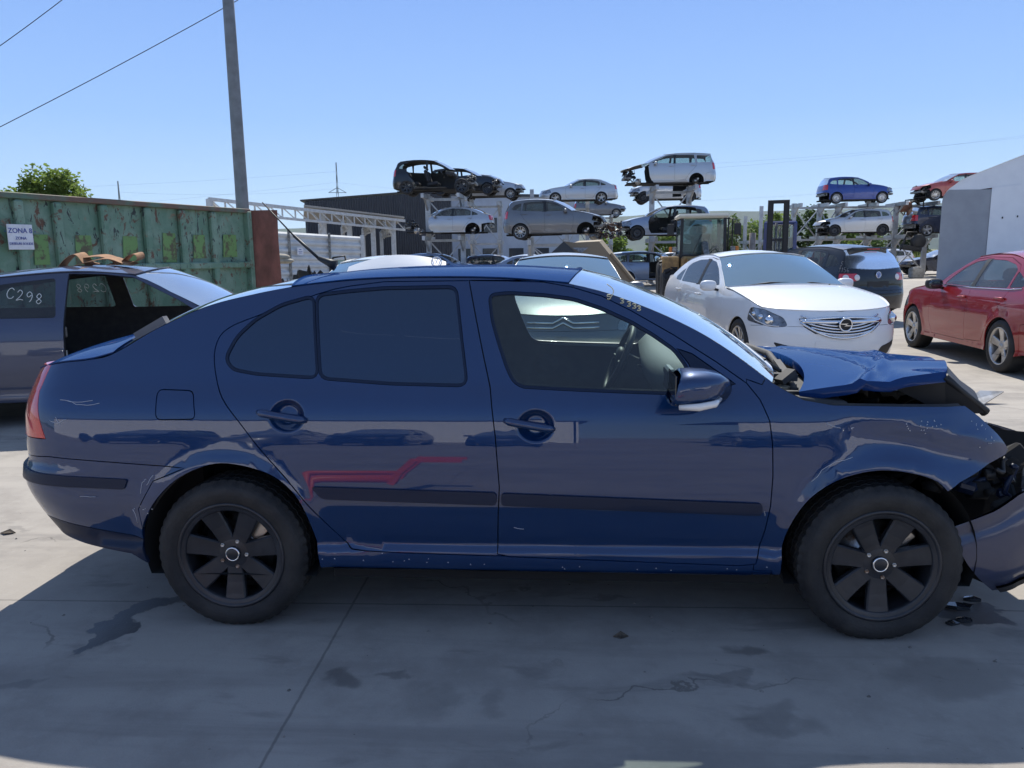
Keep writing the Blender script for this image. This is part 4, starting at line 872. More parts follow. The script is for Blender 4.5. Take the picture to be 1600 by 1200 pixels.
FW = mat('fence_white', (.60, .61, .60), .5, col2=(.48, .49, .49), nscale=2); m = ribbed(MB(), down(a), down(b), .05, a.z, b.z, 9, .06, True); m.build('sheeting', FW, fe)
for t in (.17, .60, .99): q = a.lerp(b, t) + Vector((.03, -.1, 0)); m = MB(); m.bar(down(q, -.1), q + Vector((0, 0, .06)), .07 if t < .9 else .12); m.build('fence_post', WST if t > .9 else GREYM, fe)
q = a.lerp(b, .26) + Vector((.1, -.13, -.62)); d_ = (b - a); d_.z = 0; d_.normalize(); Mb = Matrix((d_, Vector((-d_.y, d_.x, 0)), Vector((0, 0, 1)))).transposed()
sg2 = empty('notice', (0, 0, 0), 0, 'small white notice with blue print on the corrugated fence', 'sign'); MB().box(q, (.26, .012, .25), Mb).build('notice_board', SIGNW, sg2)
Mq = Matrix((d_, Vector((0, 0, 1)), Vector((d_.y, -d_.x, 0)))).transposed(); [MB().box(q + Mq @ Vector((0, dz, .009)), (w_, .004, h_), Mb).build('print_line', SIGNB, sg2) for dz, w_, h_ in ((.06, .10, .022), (-.01, .17, .014), (-.06, .12, .014))]
# tent hall
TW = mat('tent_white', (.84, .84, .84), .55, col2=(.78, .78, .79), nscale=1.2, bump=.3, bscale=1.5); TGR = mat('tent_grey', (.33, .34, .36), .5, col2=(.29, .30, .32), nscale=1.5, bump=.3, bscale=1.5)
th_ = empty('tent_hall', (0, 0, 0), 0, 'white fabric storage tent with a grey front corner panel at the right edge', 'tent'); A = down(at(1463, 430, 36.5)); B = down(at(1538, 430, 36.5)); ex = (B - A).normalized(); ey = (A - Vector((CAM[0], CAM[1], 0))).normalized(); ey = Matrix.Rotation(R_(-7), 3, 'Z') @ ey
zE = at(1472, 300, 36.5).z; W_ = 17.; 
def roofz(s):   # front outline: rounded eaves, then a long slope to the ridge
    s = max(min(s, W_ - s), 0); k = min(1, s / 1.1); return zE - .55 + .95 * math.sqrt(max(0, 1 - (1 - k) ** 2)) + .38 * max(0, s - .5)
gw = (B - A).length; ss = [0, .02, .06, .15, .3, .5, .8, 1.2, 1.7, gw, 3, 4, 5.5, 7, W_ / 2, 10, 12, 14, 15.5, 16.4, 16.8, 16.95, W_]
def fp(s, z, o=0): return A + ex * s + ey * o + Vector((0, 0, z))
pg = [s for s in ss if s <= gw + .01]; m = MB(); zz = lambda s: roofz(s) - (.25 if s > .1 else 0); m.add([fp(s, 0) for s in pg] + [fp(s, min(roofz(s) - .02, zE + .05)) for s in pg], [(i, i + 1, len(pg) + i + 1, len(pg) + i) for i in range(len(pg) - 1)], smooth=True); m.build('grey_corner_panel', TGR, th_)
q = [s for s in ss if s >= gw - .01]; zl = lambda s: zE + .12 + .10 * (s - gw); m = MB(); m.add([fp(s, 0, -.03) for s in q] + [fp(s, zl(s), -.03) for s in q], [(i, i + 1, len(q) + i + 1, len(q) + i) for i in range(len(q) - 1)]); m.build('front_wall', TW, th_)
m = MB(); m.add([fp(s, zl(s) if s >= gw - .01 else min(roofz(s) - .02, zE + .05), .02) for s in ss] + [fp(s, roofz(s), .04) for s in ss], [(i, i + 1, len(ss) + i + 1, len(ss) + i) for i in range(len(ss) - 1)], smooth=True); m.build('front_gable', TW, th_)
m = MB(); Ls = 30; m.add([fp(s, roofz(s), -.05) for s in ss] + [fp(s, roofz(s), Ls) for s in ss], [(i, i + 1, len(ss) + i + 1, len(ss) + i) for i in range(len(ss) - 1)], smooth=True); m.add([fp(0, 0, 0), fp(0, 0, Ls), fp(0, roofz(0), Ls), fp(0, roofz(0), 0)], [(0, 1, 2, 3)]); m.add([fp(W_, 0, 0), fp(W_, 0, Ls), fp(W_, roofz(W_), Ls), fp(W_, roofz(W_), 0)], [(0, 1, 2, 3)]); m.build('roof', TW, th_)
for sx, zz_ in ((2.9, 2.9), (3.6, 2.95)): m = MB(); m.box(fp(sx, zz_, -.06), (.05, .04, .09), None, .01); m.build('tear', DARK, th_)

rd = random.Random(99); V_ = []; F_ = []
for i in range(420):
    x, y = rd.uniform(-2.5, 5.5), rd.uniform(-2.0, 4.5); r = rd.choice((.002, .003, .003, .005, .008)); k = len(V_)
    V_ += [(x + r * math.cos(a), y + r * rd.uniform(.6, 1.2) * math.sin(a), .0) for a in (0, 1.3, 2.6, 3.9, 5.1)] + [(x + r * .2, y, r * rd.uniform(.5, 1))]; F_ += [(k + j, k + (j + 1) % 5, k + 5) for j in range(5)]
tag(MB().add(V_, F_).build('grit', mat('grit_stone', (.22, .2, .18), .9, col2=(.08, .075, .07), nscale=2)), 'fine grit and crumbs scattered over the concrete', 'grit', kind='stuff')

# ------------------------------------------------------------------ the crashed blue car in front
BLUE = paint('blue_car_paint', (.0012, .0255, .098), .35, .42, .004, dcol=(.20, .22, .24), cior=1.64)
BLUE_SUNLIT = paint('sunlit_blue_car_paint', (.008, .036, .135), .0, .6, .012, .40, dcol=(.20, .22, .24), spec=.0)  # lighter copy of the car blue, sunlit tone of top panels put in
TINT = glass('black_film_glass', (.020, .024, .03), .0, 2.1, .0, (.2, .22, .26), (.55, .72, 1.)); CLEAR = glass('clear_window', (.68, .78, .75), .0, 1.6, .02, (.5, .6, .55))
FILM = mat('blue_black_moulding', (.006, .014, .038), .45, 0, .25, .12)
def crumple(u, z):
    k = sstep(2.35, 2.75, u); zl = .90 - (u - 2.4) * .20
    d = -.008 * np.exp(-((z - zl) / .030) ** 2) * k + .012 * np.exp(-((z - zl + .085) / .05) ** 2) * k
    d = d + .0035 * np.sin(u * 17 + z * 9) * np.sin(z * 21 - u * 6) * sstep(2.5, 2.95, u)
    d = d + .010 * np.exp(-(((u - 2.62) / .16) ** 2 + ((z - .80) / .07) ** 2))
    return d
HERO_SH = dict(W=.885, wb=2.578, ro=1.075, fo=.90,
    side=[(.10, .10), (.17, .075), (.215, .050), (.25, .026), (.285, .014), (.33, .012), (.362, .030), (.40, .022), (.47, .010), (.55, .000), (.66, .0030), (.75, .0085), (.80, .0135), (.83, .0173), (.86, .0216), (.90, .0300), (.95, .050), (1.0, .080), (1.1, .125), (1.2, .172), (1.3, .225), (1.38, .275), (1.42, .31), (1.5, .40)],
    rear=[(.15, .30), (.30, .22), (.37, .15), (.45, .075), (.53, .022), (.59, .0), (.64, .004), (.67, .034), (.76, .026), (.86, .032), (.95, .056), (1.02, .085), (1.08, .13), (1.2, .25)],
    front=[(.15, .10), (.25, .03), (.4, .0), (.55, .0), (.65, .05), (.75, .10), (.9, .2), (1.1, .4)], ar=.50, af=.75, nr=3.1, nf=2.4, R=.362, zw=.328, flare=.014, pinch=.02,
    dents=((.262, .885, .074, .064, .028), (1.250, .850, .074, .064, .028)), extra=crumple)
S = Shape(**HERO_SH); ZW = .305
hero = empty('crashed_car', (0, 0, 0), 0, 'dark blue saloon with black wheels and a crushed front, close across the foreground', 'car')
ARF = [(2.806, .598), (2.758, .642), (2.668, .672), (2.549, .684), (2.432, .661), (2.344, .616), (2.276, .553), (2.233, .474), (2.21, .397), (2.203, .301), (2.2, -.2), (2.95, -.2), (2.95, .5)]
ARR = [(-.352, .255), (-.372, .33), (-.371, .408), (-.325, .493), (-.259, .575), (-.177, .641), (-.073, .686), (.017, .698), (.135, .676), (.226, .634), (.304, .551), (.348, .423), (.366, .32), (.372, .24), (.372, -.2), (-.352, -.2)]
ARF = crom(ARF[:10], 4) + ARF[10:]; ARR = crom(ARR[:14], 4) + ARR[14:]
def grow(pg, d):
    n = len(pg); P = [np.array(p) for p in pg]; A = sum(P[i - 1][0] * P[i][1] - P[i][0] * P[i - 1][1] for i in range(n)); o = []
    for i in range(n):
        a = P[i] - P[i - 1]; b = P[(i + 1) % n] - P[i]; q = np.array([a[1], -a[0]]) / (np.hypot(*a) + 1e-9) + np.array([b[1], -b[0]]) / (np.hypot(*b) + 1e-9)
        o.append(tuple(P[i] + q / (np.hypot(*q) + 1e-9) * d * (1 if A > 0 else -1)))
    return o
WQ = rpoly([(-.012, 1.105), (.023, 1.185), (.092, 1.252), (.191, 1.308), (.318, 1.342), (.368, 1.034), (.117, 1.049), (.02, 1.066)], .03)
WR = rpoly([(.340, 1.346), (.456, 1.359), (.617, 1.371), (.913, 1.373), (.972, 1.005), (.672, 1.012), (.390, 1.032)], .03)
WF = rpoly([(1.063, 1.340), (1.08, 1.239), (1.108, 1.156), (1.14, 1.069), (1.164, 1.021), (1.197, 1.000), (1.394, .99), (1.617, .981), (1.79, .976), (1.845, 1.027), (1.83, 1.067), (1.788, 1.126), (1.708, 1.182), (1.624, 1.231), (1.511, 1.283), (1.396, 1.321), (1.28, 1.337), (1.134, 1.347)], .02)
DOORTOP = [(1.121, 1.399), (1.279, 1.393), (1.397, 1.371), (1.513, 1.336), (1.626, 1.28), (1.791, 1.186), (1.953, 1.083), (2.063, 1.005)]
GAP = [(2.063, 1.005), (2.107, .947), (2.139, .871), (2.151, .78), (2.155, .657), (2.15, .54), (2.138, .441), (2.107, .300)]
FD = [(.97, 1.402)] + DOORTOP + GAP[1:] + [(2.05, .292), (1.14, .319), (1.094, .33), (1.099, .469), (1.107, .61), (1.093, .809), (1.071, .991), (1.039, 1.118), (.997, 1.292)]
RD = [(1.4, 1.40), (.97, 1.402), (.612, 1.401), (.405, 1.373), (.192, 1.303), (.062, 1.258), (-.01, 1.228), (-.054, 1.188), (-.067, 1.118), (-.045, 1.024), (-.009, .954), (.07, .859), (.156, .749), (.262, .631), (.363, .499), (.441, .406), (.485, .358), (.56, .334), (1.05, .322), (1.4, .32)]
RD = RD[:2] + crom(RD[2:-1], 3) + RD[-1:]
CAP = rpoly([(-.285, .985), (-.133, .980), (-.112, .872), (-.278, .868)], .025)
TL = [(-.83, 1.12), (-.846, .975), (-.80, .86), (-.765, .785), (-1.22, .775), (-1.28, 1.12)]
RB = [(-.36, .05), (-.36, .30), (-.375, .50), (-.30, .62), (-.16, .677), (-.323, .686), (-.75, .712), (-.917, .700), (-2.2, .70), (-2.2, .05)]
VAL = [(-.345, .10), (-.36, .36), (-.411, .375), (-.80, .437), (-2.2, .45), (-2.2, .1)]
TOPB = [(2.16, 1.008), (2.04, 1.100), (1.92, 1.180), (1.79, 1.247), (1.66, 1.302), (1.52, 1.352), (1.38, 1.386)]; TOPR = [(1.38, 1.386), (1.1, 1.409), (.8, 1.416), (.5, 1.410), (.22, 1.384)]
TOPL = [(.22, 1.384), (.07, 1.357), (-.127, 1.310), (-.319, 1.228), (-.50, 1.124)]; TOPD = [(-.50, 1.124), (-.60, 1.100), (-.73, 1.088), (-.845, 1.075)]
top = crom(TOPB + TOPR[1:] + TOPL[1:] + TOPD[1:], 5); ub, zb = top[-1]
outer = [(S.u0, .37), (-.95, .37), (-.70, .342), (-.43, .302), (-.35, .262), (.372, .258), (1.151, .255), (1.659, .248), (2.075, .245), (2.20, .255), (2.3, .3), (2.852, .633), (2.995, .689), (3.094, .716), (3.107, .737), (3.049, .804), (2.963, .873), (2.894, .917), (2.678, .922), (2.378, .928), (2.27, .947), (2.204, .981)] + top + [(ub + (S.u0 - ub) * t, zb + (1.0 - zb) * t * t) for t in np.linspace(.1, 1, 9)]
SAIL = [(1.80, .985), (1.862, 1.035), (1.845, 1.078), (1.80, 1.135), (1.86, 1.115), (2.02, 1.003), (1.95, .985)]
polys = [('body', [(.42, .266), (2.17, .256), (2.17, .272), (.42, .282)]), *[('rear_door', [(.64, .343 + .012 * k), (1.088, .336 + .012 * k), (1.088, .348 + .012 * k), (.64, .355 + .012 * k)]) for k in range(8)], *[('front_door', [(1.102, .337 + .012 * k), (2.10, .312 + .012 * k), (2.10, .324 + .012 * k), (1.102, .349 + .012 * k)]) for k in range(8)],
         *[(d_, [(x_ + a_ * k_ * math.cos(t), z_ + b_ * k_ * math.sin(t)) for t in np.linspace(0, 6.283, 30)[:-1]]) for d_, x_, z_, a_, b_ in (('rear_door', .262, .885, .074, .064), ('front_door', 1.250, .850, .074, .064)) for k_ in (.25, .45, .62, .8, .93, 1.0, 1.08)],
         ('arch', ARR), ('arch', ARF), ('win_f', WF), ('win_r', WR), ('win_q', WQ), ('pillar_trim', SAIL), ('window_seal', grow(WF, .010)), ('window_seal2', grow(WR + [], .010)), ('window_seal3', grow(WQ, .010)), ('fuel_flap', CAP), ('tail_light', TL), ('rear_valance', VAL), ('rear_bumper', RB), ('front_door', FD), ('rear_door', RD),
         ('front_fender', [(2.063, 1.02), (2.055, .9), (2.1, .3), (2.09, .0), (4, 0), (4, 2), (2.16, 1.06), (2.12, 1.0)])]
V, Rg = regions('hero', outer, polys, .032)
hp = {}
for rg, mm in (('front_door', BLUE), ('rear_door', BLUE), ('front_fender', BLUE), ('fuel_flap', BLUE), ('tail_light', REDL), ('body', BLUE), ('pillar_trim', FILM)):
    for s in (-1, 1):
        if rg == 'fuel_flap' and s > 0: hp[rg, s] = emit(MB(), S, V, Rg[rg], s, 0, 0, 0).build('body_patch', mm, hero); continue
        hp[rg, s] = emit(MB(), S, V, Rg[rg], s, 0, .0022, .016).build({'body': 'rear_quarter_panel'}.get(rg, rg), mm, hero)
for rg, mm in (('rear_bumper', BLUE), ('rear_valance', FILM)):
    m = MB(); [emit(m, S, V, Rg[rg], s, 0, .002, .016) for s in (-1, 1)]; hp[rg] = m.build(rg, mm, hero)
for s in (-1, 1):
    for k, d, g in (('win_f', 'front_door', CLEAR), ('win_r', 'rear_door', TINT), ('win_q', 'rear_door', TINT)):
        emit(MB(), S, V, Rg[k], s, -.004, 0, 0).build('window' if k != 'win_q' else 'quarter_window', g, hp[d, s])
    emit(MB(), S, V, Rg['window_seal'], s, .001, 0, .01).build('window_seal', FILM, hp['front_door', s])
    m = MB(); emit(m, S, V, Rg['window_seal2'], s, .001, 0, .01); emit(m, S, V, Rg['window_seal3'], s, .0015, 0, .01); m.build('window_seal', FILM, hp['rear_door', s])
    def strip(nm, pg, par, mm, off=.012):
        v, r = regions(nm, pg, [('x', pg)], .05); emit(MB(), S, v, r['x'], s, off, 0, off + .004).build('side_moulding' if 'b' not in nm[:1] else 'bumper_moulding', mm, par)
    strip('mr', rpoly([(.355, .606), (1.096, .589), (1.096, .538), (.40, .556)], .018), hp['rear_door', s], FILM)
    strip('mf', rpoly([(1.114, .587), (2.118, .552), (2.118, .503), (1.114, .537)], .018), hp['front_door', s], FILM)
    strip('bm', rpoly([(S.u0 + .2, .648), (-.95, .648), (-.407, .626), (-.424, .584), (-.95, .600), (S.u0 + .2, .600)], .012), hp['rear_bumper'], FILM, .008)
    for (hx, hz, d) in ((.244, .886, 'rear_door'), (1.226, .853, 'front_door')):
        f = lambda x, z: float(S.pt(np.array([x]), np.array([z]))[0][1]); q = []
        for t in np.linspace(-1, 1, 11):
            x = hx + .098 * t; z = hz - .017 * t; base = .885 - .030 + .002; q.append((x, s * (.871 - .012 * abs(t) ** 6 - .003 * t * t), z))
        MB().tube(q, [.010] + [.0155] * 9 + [.011], 12).build('door_handle', BLUE, hp[d, s])
# lining and floor
m = MB()
for k in ('front_door', 'rear_door', 'front_fender', 'body', 'rear_bumper', 'tail_light', 'fuel_flap', 'window_seal', 'window_seal2', 'window_seal3', 'pillar_trim'):
    for s in (-1, 1): emit(m, S, V, Rg[k], s, -.04, 0, 0)
nb = 25; na = 22; tp = lambda q: along(crom(q, 6), na)
cG = cross_arc(S, TOPB[0], .13, .012, nb); cH = cross_arc(S, TOPR[0], .07, .046, nb, 3.4); cR = cross_arc(S, TOPL[0], -.05, .036, nb, 3.4); cT = cross_arc(S, TOPD[0], -.11, .045, nb); cK = cross_wrap(S, TOPD[-1], S.u0, 1.0, nb)
REARG = glass('rear_glass', (.03, .035, .045), .0, 1.22, .03, (.10, .14, .20))
WSH = glass('blue_windscreen', (.78, .88, .88), .02, 1.3, .05, (.40, .52, .58))
for nm, A, B, q, cw, mm in (('windshield', cG, cH, TOPB, .0, WSH), ('roof', cH, cR, TOPR, .0, BLUE_SUNLIT), ('rear_window', cR, cT, TOPL, -.01, REARG), ('boot_lid', cT, cK, TOPD, .045, BLUE_SUNLIT)):
    G = coons(S, A, B, tp(q), cw, na, nb, (.25, 0, .97) if nm == 'windshield' else (0, 0, 1)); mb = MB(); gl = 'wind' in nm
    grid_emit(mb, G, .0012, 0 if gl else .006); o = mb.build(nm, mm, hero); hp[nm] = o
    if not gl: G2 = G.copy(); G2[:, :, 2] -= .035; grid_emit(m, G2, .01, 0)
m.build('inner_shell', INT, hero)
m = MB()
for xc, sg_ in ((0, 1), (2.57, 1)):
    for s in (-1, 1): m.lathe([(.368, s * .862), (.368, s * .55), (0, s * .55)], 40, c=(xc, 0, .33))
m.v = [(x, y, max(z, .22)) for x, y, z in m.v]
m.box((1.3, 0, .25), (3.3, 1.2, .05)); m.box((1.29, 0, .235), (1.75, 1.68, .05)); m.tube([(-.8, .3, .24), (.2, .25, .2), (1.6, .1, .2)], .04, 8); m.box((2.185, 0, .54), (.05, 1.62, .62)); m.box((-.50, 0, .68), (.60, 1.30, .58)); m.box((-.80, 0, .70), (.12, 1.1, .5)); m.build('underbody', BLK, hero)  # boot boxes and upright plate behind the engine added to stop light leaks
SILLD = mat('dusty_sill', (.10, .095, .085), .9, col2=(.03, .032, .036), nscale=22, lo=.4, hi=.6)
m = MB(); m.add(*(lambda P: ([p for p in P], [(i, i + 1, i + 1 + len(P) // 2, i + len(P) // 2) for i in range(len(P) // 2 - 1)]))([(x, -.868 + .002 * math.sin(x * 9), .256) for x in np.linspace(.4, 2.18, 40)] + [(x, -.80, .235 + .008 * math.sin(x * 13) * math.sin(x * 5)) for x in np.linspace(.4, 2.18, 40)])); m.build('sill_edge', SILLD, hero)
# cabin: dashboard, steering wheel, low front seats
m = MB(); prof = [(2.13, .98), (2.06, 1.015), (1.95, 1.05), (1.84, 1.05), (1.79, 1.00), (1.81, .90), (1.88, .78), (1.98, .62), (2.15, .6)]
ys = np.linspace(-.70, .70, 15); P = [(x - (.05 * (1 - (y / .7) ** 2)) * (0 < i < 7) + .06 * abs(y / .7) ** 6, y, z + (.035 * math.exp(-((y - .36) / .22) ** 2) if i in (2, 3, 4) else 0)) for y in ys for i, (x, z) in enumerate(prof)]; n = len(prof)
m.add(P, [(a * n + i, a * n + i + 1, (a + 1) * n + i + 1, (a + 1) * n + i) for a in range(14) for i in range(n - 1)], smooth=True)
DASH = mat('dashboard_grey', (.17, .185, .18), .7, bump=.15, bscale=150); dash = m.build('dashboard', DASH, hero)
for y in (-.56, -.12, .08):
    v = MB(); c = Vector((1.80, y, .985)); v.box(c, (.03, .16, .10), None, .008)
    f = v.build('air_vent', mat('vent_frame', (.16, .17, .17), .4, .4), dash); v = MB()
    for k in range(6): v.box(c + Vector((-.016, -.06 + .024 * k, .0)), (.006, .010, .08))
    v.build('vent_slats', BLK, f)
q = MB(); c = Vector((1.655, .36, .945)); ax = Vector((.92, 0, -.40)).normalized(); u_ = Vector((0, 1, 0)); v_ = ax.cross(u_)
q.tube([c + (u_ * math.cos(t) + v_ * math.sin(t)) * .178 for t in np.linspace(0, 2 * math.pi, 41)[:-1]], .0165, 10, closed=True)
for t in (0, math.pi, math.pi / 2, -math.pi / 2): q.bar(c + ax * .02, c + (u_ * math.cos(t) + v_ * math.sin(t)) * .17, .04, .016)
q.ell(c + ax * .01, (.03, .075, .07), 16, 8, .8); q.bar(c + ax * .03, c + ax * .35, .09); q.tube([c + ax * .1, c + ax * .1 + u_ * -.17 + v_ * .03], .008, 6); q.build('steering_wheel', DARK, hero)
m = MB()
for y in (-.37, .37): m.box((1.02, y, .50), (.5, .48, .15), Matrix.Rotation(-.1, 3, 'Y'), .05); m.box((.62, y, .66), (.62, .46, .14), Matrix.Rotation(.5, 3, 'Y'), .06)
m.box((.2, 0, .55), (.5, 1.25, .18), None, .06); m.box((-.08, 0, .85), (.16, 1.3, .5), Matrix.Rotation(-.35, 3, 'Y'), .06); m.build('seats', SEAT, hero)
for y in (-.34, .34): MB().box((1.46, y, 1.325), (.26, .50, .018), Matrix.Rotation(.42, 3, 'Y'), .006).build('light_block_visor', DASH, hero)  # unseen visors added to block sunlight passing through the cabin
m = MB(); m.box((1.45, .80, .975), (.62, .05, .018), Matrix.Rotation(.045, 3, 'Y'), .006); m.build('door_sill_trim', mat('pale_trim', (.30, .31, .29), .5), hero)
# mirror
m = MB(); mo = Vector((1.838, -1.0, 1.028)); P = []
for i, (dx, k) in enumerate(((-.085, .86), (-.078, .97), (-.04, 1.0), (.01, .97), (.055, .82), (.088, .5), (.098, .12))):
    for a in np.linspace(0, 2 * math.pi, 25)[:-1]:
        ca, sa = math.cos(a), math.sin(a); e = lambda q: math.copysign(abs(q) ** .62, q); P.append((mo.x + dx + .02 * sa, mo.y + .115 * k * e(ca), mo.z + .064 * k * e(sa) + .012 * (dx + .08) * (-1)))
m.add(P, [(i * 24 + k, i * 24 + (k + 1) % 24, (i + 1) * 24 + (k + 1) % 24, (i + 1) * 24 + k) for i in range(6) for k in range(24)], smooth=True)
mir = m.build('door_mirror', BLUE, hp['front_door', -1])
MB().box((mo.x - .087, mo.y, mo.z), (.006, .19, .105), None, .02).build('mirror_glass', MIRG, mir)
m = MB(); m.tube([(mo.x - .075, mo.y - .095, mo.z - .058), (mo.x - .01, mo.y - .117, mo.z - .053), (mo.x + .045, mo.y - .10, mo.z - .045), (mo.x + .075, mo.y - .05, mo.z - .036)], [.010, .014, .013, .007], 10); m.build('turn_lamp', WHT, mir)
m = MB(); m.tube([(mo.x + .04, -.93, mo.z - .03), (mo.x + .075, -.90, mo.z - .035), (1.95, -.85, .985), (1.96, -.80, .985)], [.045, .042, .04, .045], 12); m.build('mirror_foot', FILM, mir)
m = MB(); m.add(m.v, []) ; mo2 = mir.copy(); mo2.parent = hp['front_door', 1]; COL.objects.link(mo2); mo2.scale = (1, -1, 1)
# raised, bent bonnet
near = crom([(2.300, -.66, .948), (2.45, -.675, .975), (2.68, -.655, 1.000), (2.886, -.61, 1.015)], 8); far = crom([(2.37, .62, .98), (2.65, .64, .975), (2.93, .63, .945), (3.2, .60, .90)], 8)
n = len(near); nb2 = 29; G = np.zeros((n, nb2, 3)); bb = np.linspace(-1, 1, nb2)
for i in range(n):
    A, B = np.array(near[i]), np.array(far[i]); t = i / (n - 1)
    for j, b in enumerate(bb):
        p = A + (B - A) * (b + 1) / 2; q = 1 - b * b; p[0] += (.13 * (1 - t) + .09 * t) * q; p[2] += (.020 + .012 * t) * q - .010 * math.exp(-((b + .1) / .12) ** 2) * sstep(.3, .9, t) + .006 * math.sin(b * 9 + t * 5) * t * t + .020 * max(0, 1 - abs((t - .62 - .16 * b) / .05)) * (.4 + .6 * abs(b)) - .012 * max(0, 1 - abs((t - .40 + .22 * b) / .07)); G[i, j] = p
m = MB(); grid_emit(m, G, 0, .042); bon = m.build('bonnet', BLUE_SUNLIT, hero)
G2 = G.copy(); G2[:, :, 2] -= .030; m = MB(); grid_emit(m, G2, .02, 0); m.build('bonnet_underside', INT, bon)
m = MB(); fe = G[-1]; nb_ = len(fe); lo_ = fe + np.array([.17, 0, -.17]); lo_[:, 0] -= .03 * np.sin(np.linspace(0, 9, nb_)); lo_[:, 2] += .02 * np.sin(np.linspace(0, 13, nb_))
m.add(np.concatenate([fe - [0, 0, .012], lo_]), [(i, i + 1, nb_ + i + 1, nb_ + i) for i in range(nb_ - 1)], smooth=True); m.tube([fe[0] + [0, .0, -.02], fe[0] + [.06, .01, -.07], lo_[0] + [.01, .02, 0]], [.016, .014, .02], 8)
m.add([fe[0] - [0, 0, .03], lo_[0], lo_[0] + [-.14, .03, -.01], fe[0] + [-.22, .0, -.055]], [(0, 1, 2, 3)]); m.build('bonnet_fold', DARK, bon)
# cowl, wipers, engine bay
m = MB(); m.box((2.36, 0, .90), (.26, 1.42, .05), Matrix.Rotation(.1, 3, 'Y'), .015)
for i in range(18): m.box((2.26 + .02 * (i % 3), -.62 + .07 * i, .935), (.10, .03, .02), Matrix.Rotation(.3 * (i % 4), 3, 'Z'))
m.tube([(2.30, -.60, .945), (2.34, -.30, .965), (2.40, .2, .99), (2.37, .55, .99)], .016, 8); m.bar((2.22, -.5, .985), (2.34, -.46, .975), .045, .03); m.bar((2.30, -.48, .985), (2.36, -.1, .99), .03, .025); m.bar((2.25, -.55, .97), (2.31, -.52, 1.01), .05, .025)
m.build('scuttle_panel', INT, hero)
m = MB(); m.tube([(2.29, -.42, .995), (2.20, -.1, 1.06), (2.15, .1, 1.085)], .009, 6); m.bar((2.24, -.35, 1.03), (2.06, .2, 1.13), .012, .02); m.build('wiper', DARK, hero)
m = MB(); m.box((2.265, -.56, .945), (.07, .05, .015), Matrix.Rotation(.5, 3, 'Z')); m.build('dry_leaves', mat('leaf_litter', (.26, .22, .15), .9, col2=(.12, .1, .07), nscale=40), hero)
junk(11, 34, (2.72, 0, .66, .30, .58, .16), (DARK, BLK, INT), hero, 'engine_bay_parts', .24)
m = MB(); m.box((2.65, -.62, .80), (.62, .05, .16), None, .02); m.box((2.65, .62, .80), (.62, .05, .16), None, .02); m.box((2.62, 0, .62), (.7, 1.1, .3), None, .03); m.build('inner_wings_and_block', BLK, hero)  # middle box added to keep light from leaking through the engine bay
junk(12, 9, (3.05, -.66, .60, .09, .13, .075), (DARK, BLK, FILM), hero, 'broken_headlight', .13)
rd = random.Random(5)
for i in range(22):
    c = Vector((3.10 + rd.uniform(-.10, .12), -.74 + rd.uniform(-.1, .14), .615 + rd.uniform(-.05, .07))); s = rd.uniform(.012, .035); MB().add([c + Vector((rd.uniform(-s, s), rd.uniform(-s, s), rd.uniform(-s, s))) for _ in range(3)], [(0, 1, 2)]).build('lens_shard', glass('shard_plastic', (.5, .55, .6), .1), hero)
m = MB(); m.box((3.12, 0, .60), (.10, 1.3, .10), Matrix.Rotation(.2, 3, 'Z')); m.box((3.1, .1, .74), (.05, 1.2, .05), Matrix.Rotation(-.15, 3, 'Z')); m.build('crash_beam', GREYM, hero)
# torn front bumper hanging off
path = crom([(2.86, -.835), (3.06, -.845), (3.26, -.79), (3.45, -.66), (3.58, -.44), (3.64, -.1), (3.60, .3), (3.45, .62), (3.2, .80)], 9); n = len(path); rows = 15; G = np.zeros((n, rows, 3)); pa = np.array(path); tn = np.gradient(pa, axis=0); tn /= np.linalg.norm(tn, axis=1)[:, None]
for i in range(n):
    t = i / (n - 1); zt = np.interp(pa[i][0] if t < .5 else 9, [2.86, 3.0, 3.1, 3.3, 9], [.452, .520, .592, .605, .60]); zb_ = np.interp(t, [0, .2, .4, 1], [.185, .225, .26, .22])
    for k in range(rows):
        v = k / (rows - 1); x, y = pa[i]; sh = .17 * v * v * max(0, 1 - t * 5) ; o = .018 * math.sin(math.pi * min(1, v * 1.05)) - .03 * max(0, v - .8) / .2 - .012 * math.exp(-((v - .16) / .05) ** 2)
        wv = .003 * math.sin(t * 34 + v * 5) * (1 - v)
        G[i, k] = (x + sh * tn[i][0] + (o + wv) * tn[i][1], y + sh * tn[i][1] - (o + wv) * tn[i][0], zt + (zb_ - zt) * v)
m = MB(); grid_emit(m, G, 0, .02, flip=True); fb = m.build('front_bumper', paint('dusty_blue_car_paint', (.012, .024, .075), .35, .4, .30, dcol=(.16, .15, .15)), hero)
def rib(k0, k1, i0, i1, off, nm, mm):
    g = G[i0:i1, k0:k1 + 1].copy(); nn = np.cross(np.gradient(g, axis=0), np.gradient(g, axis=1)); nn /= np.linalg.norm(nn, axis=-1, keepdims=True); m = MB(); grid_emit(m, g - nn * off, 0, .01, flip=True); m.build(nm, mm, fb)
rib(5, 6, 24, n - 24, .006, 'bumper_moulding', FILM); rib(13, 14, 2, n - 3, .012, 'bumper_lip', DARK)
m = MB(); m.add([G[0, 0] + [.01, .03, 0], G[0, 14] + [.01, .05, 0], G[6, 14] + [-.1, .18, -.02], G[6, 0] + [-.1, .2, 0]], [(0, 1, 2, 3)]); m.add([(2.80, -.60, .66), (3.12, -.56, .66), (3.10, -.56, .20), (2.93, -.60, .17)], [(0, 1, 2, 3)]); m.add([(2.95, -.34, .75), (3.42, -.30, .70), (3.40, -.30, .22), (2.95, -.34, .2)], [(0, 1, 2, 3)]); m.build('wheel_liner_and_dark_fill', BLK, hero)  # last plate: dark fill in place of a radiator support, hides lit ground
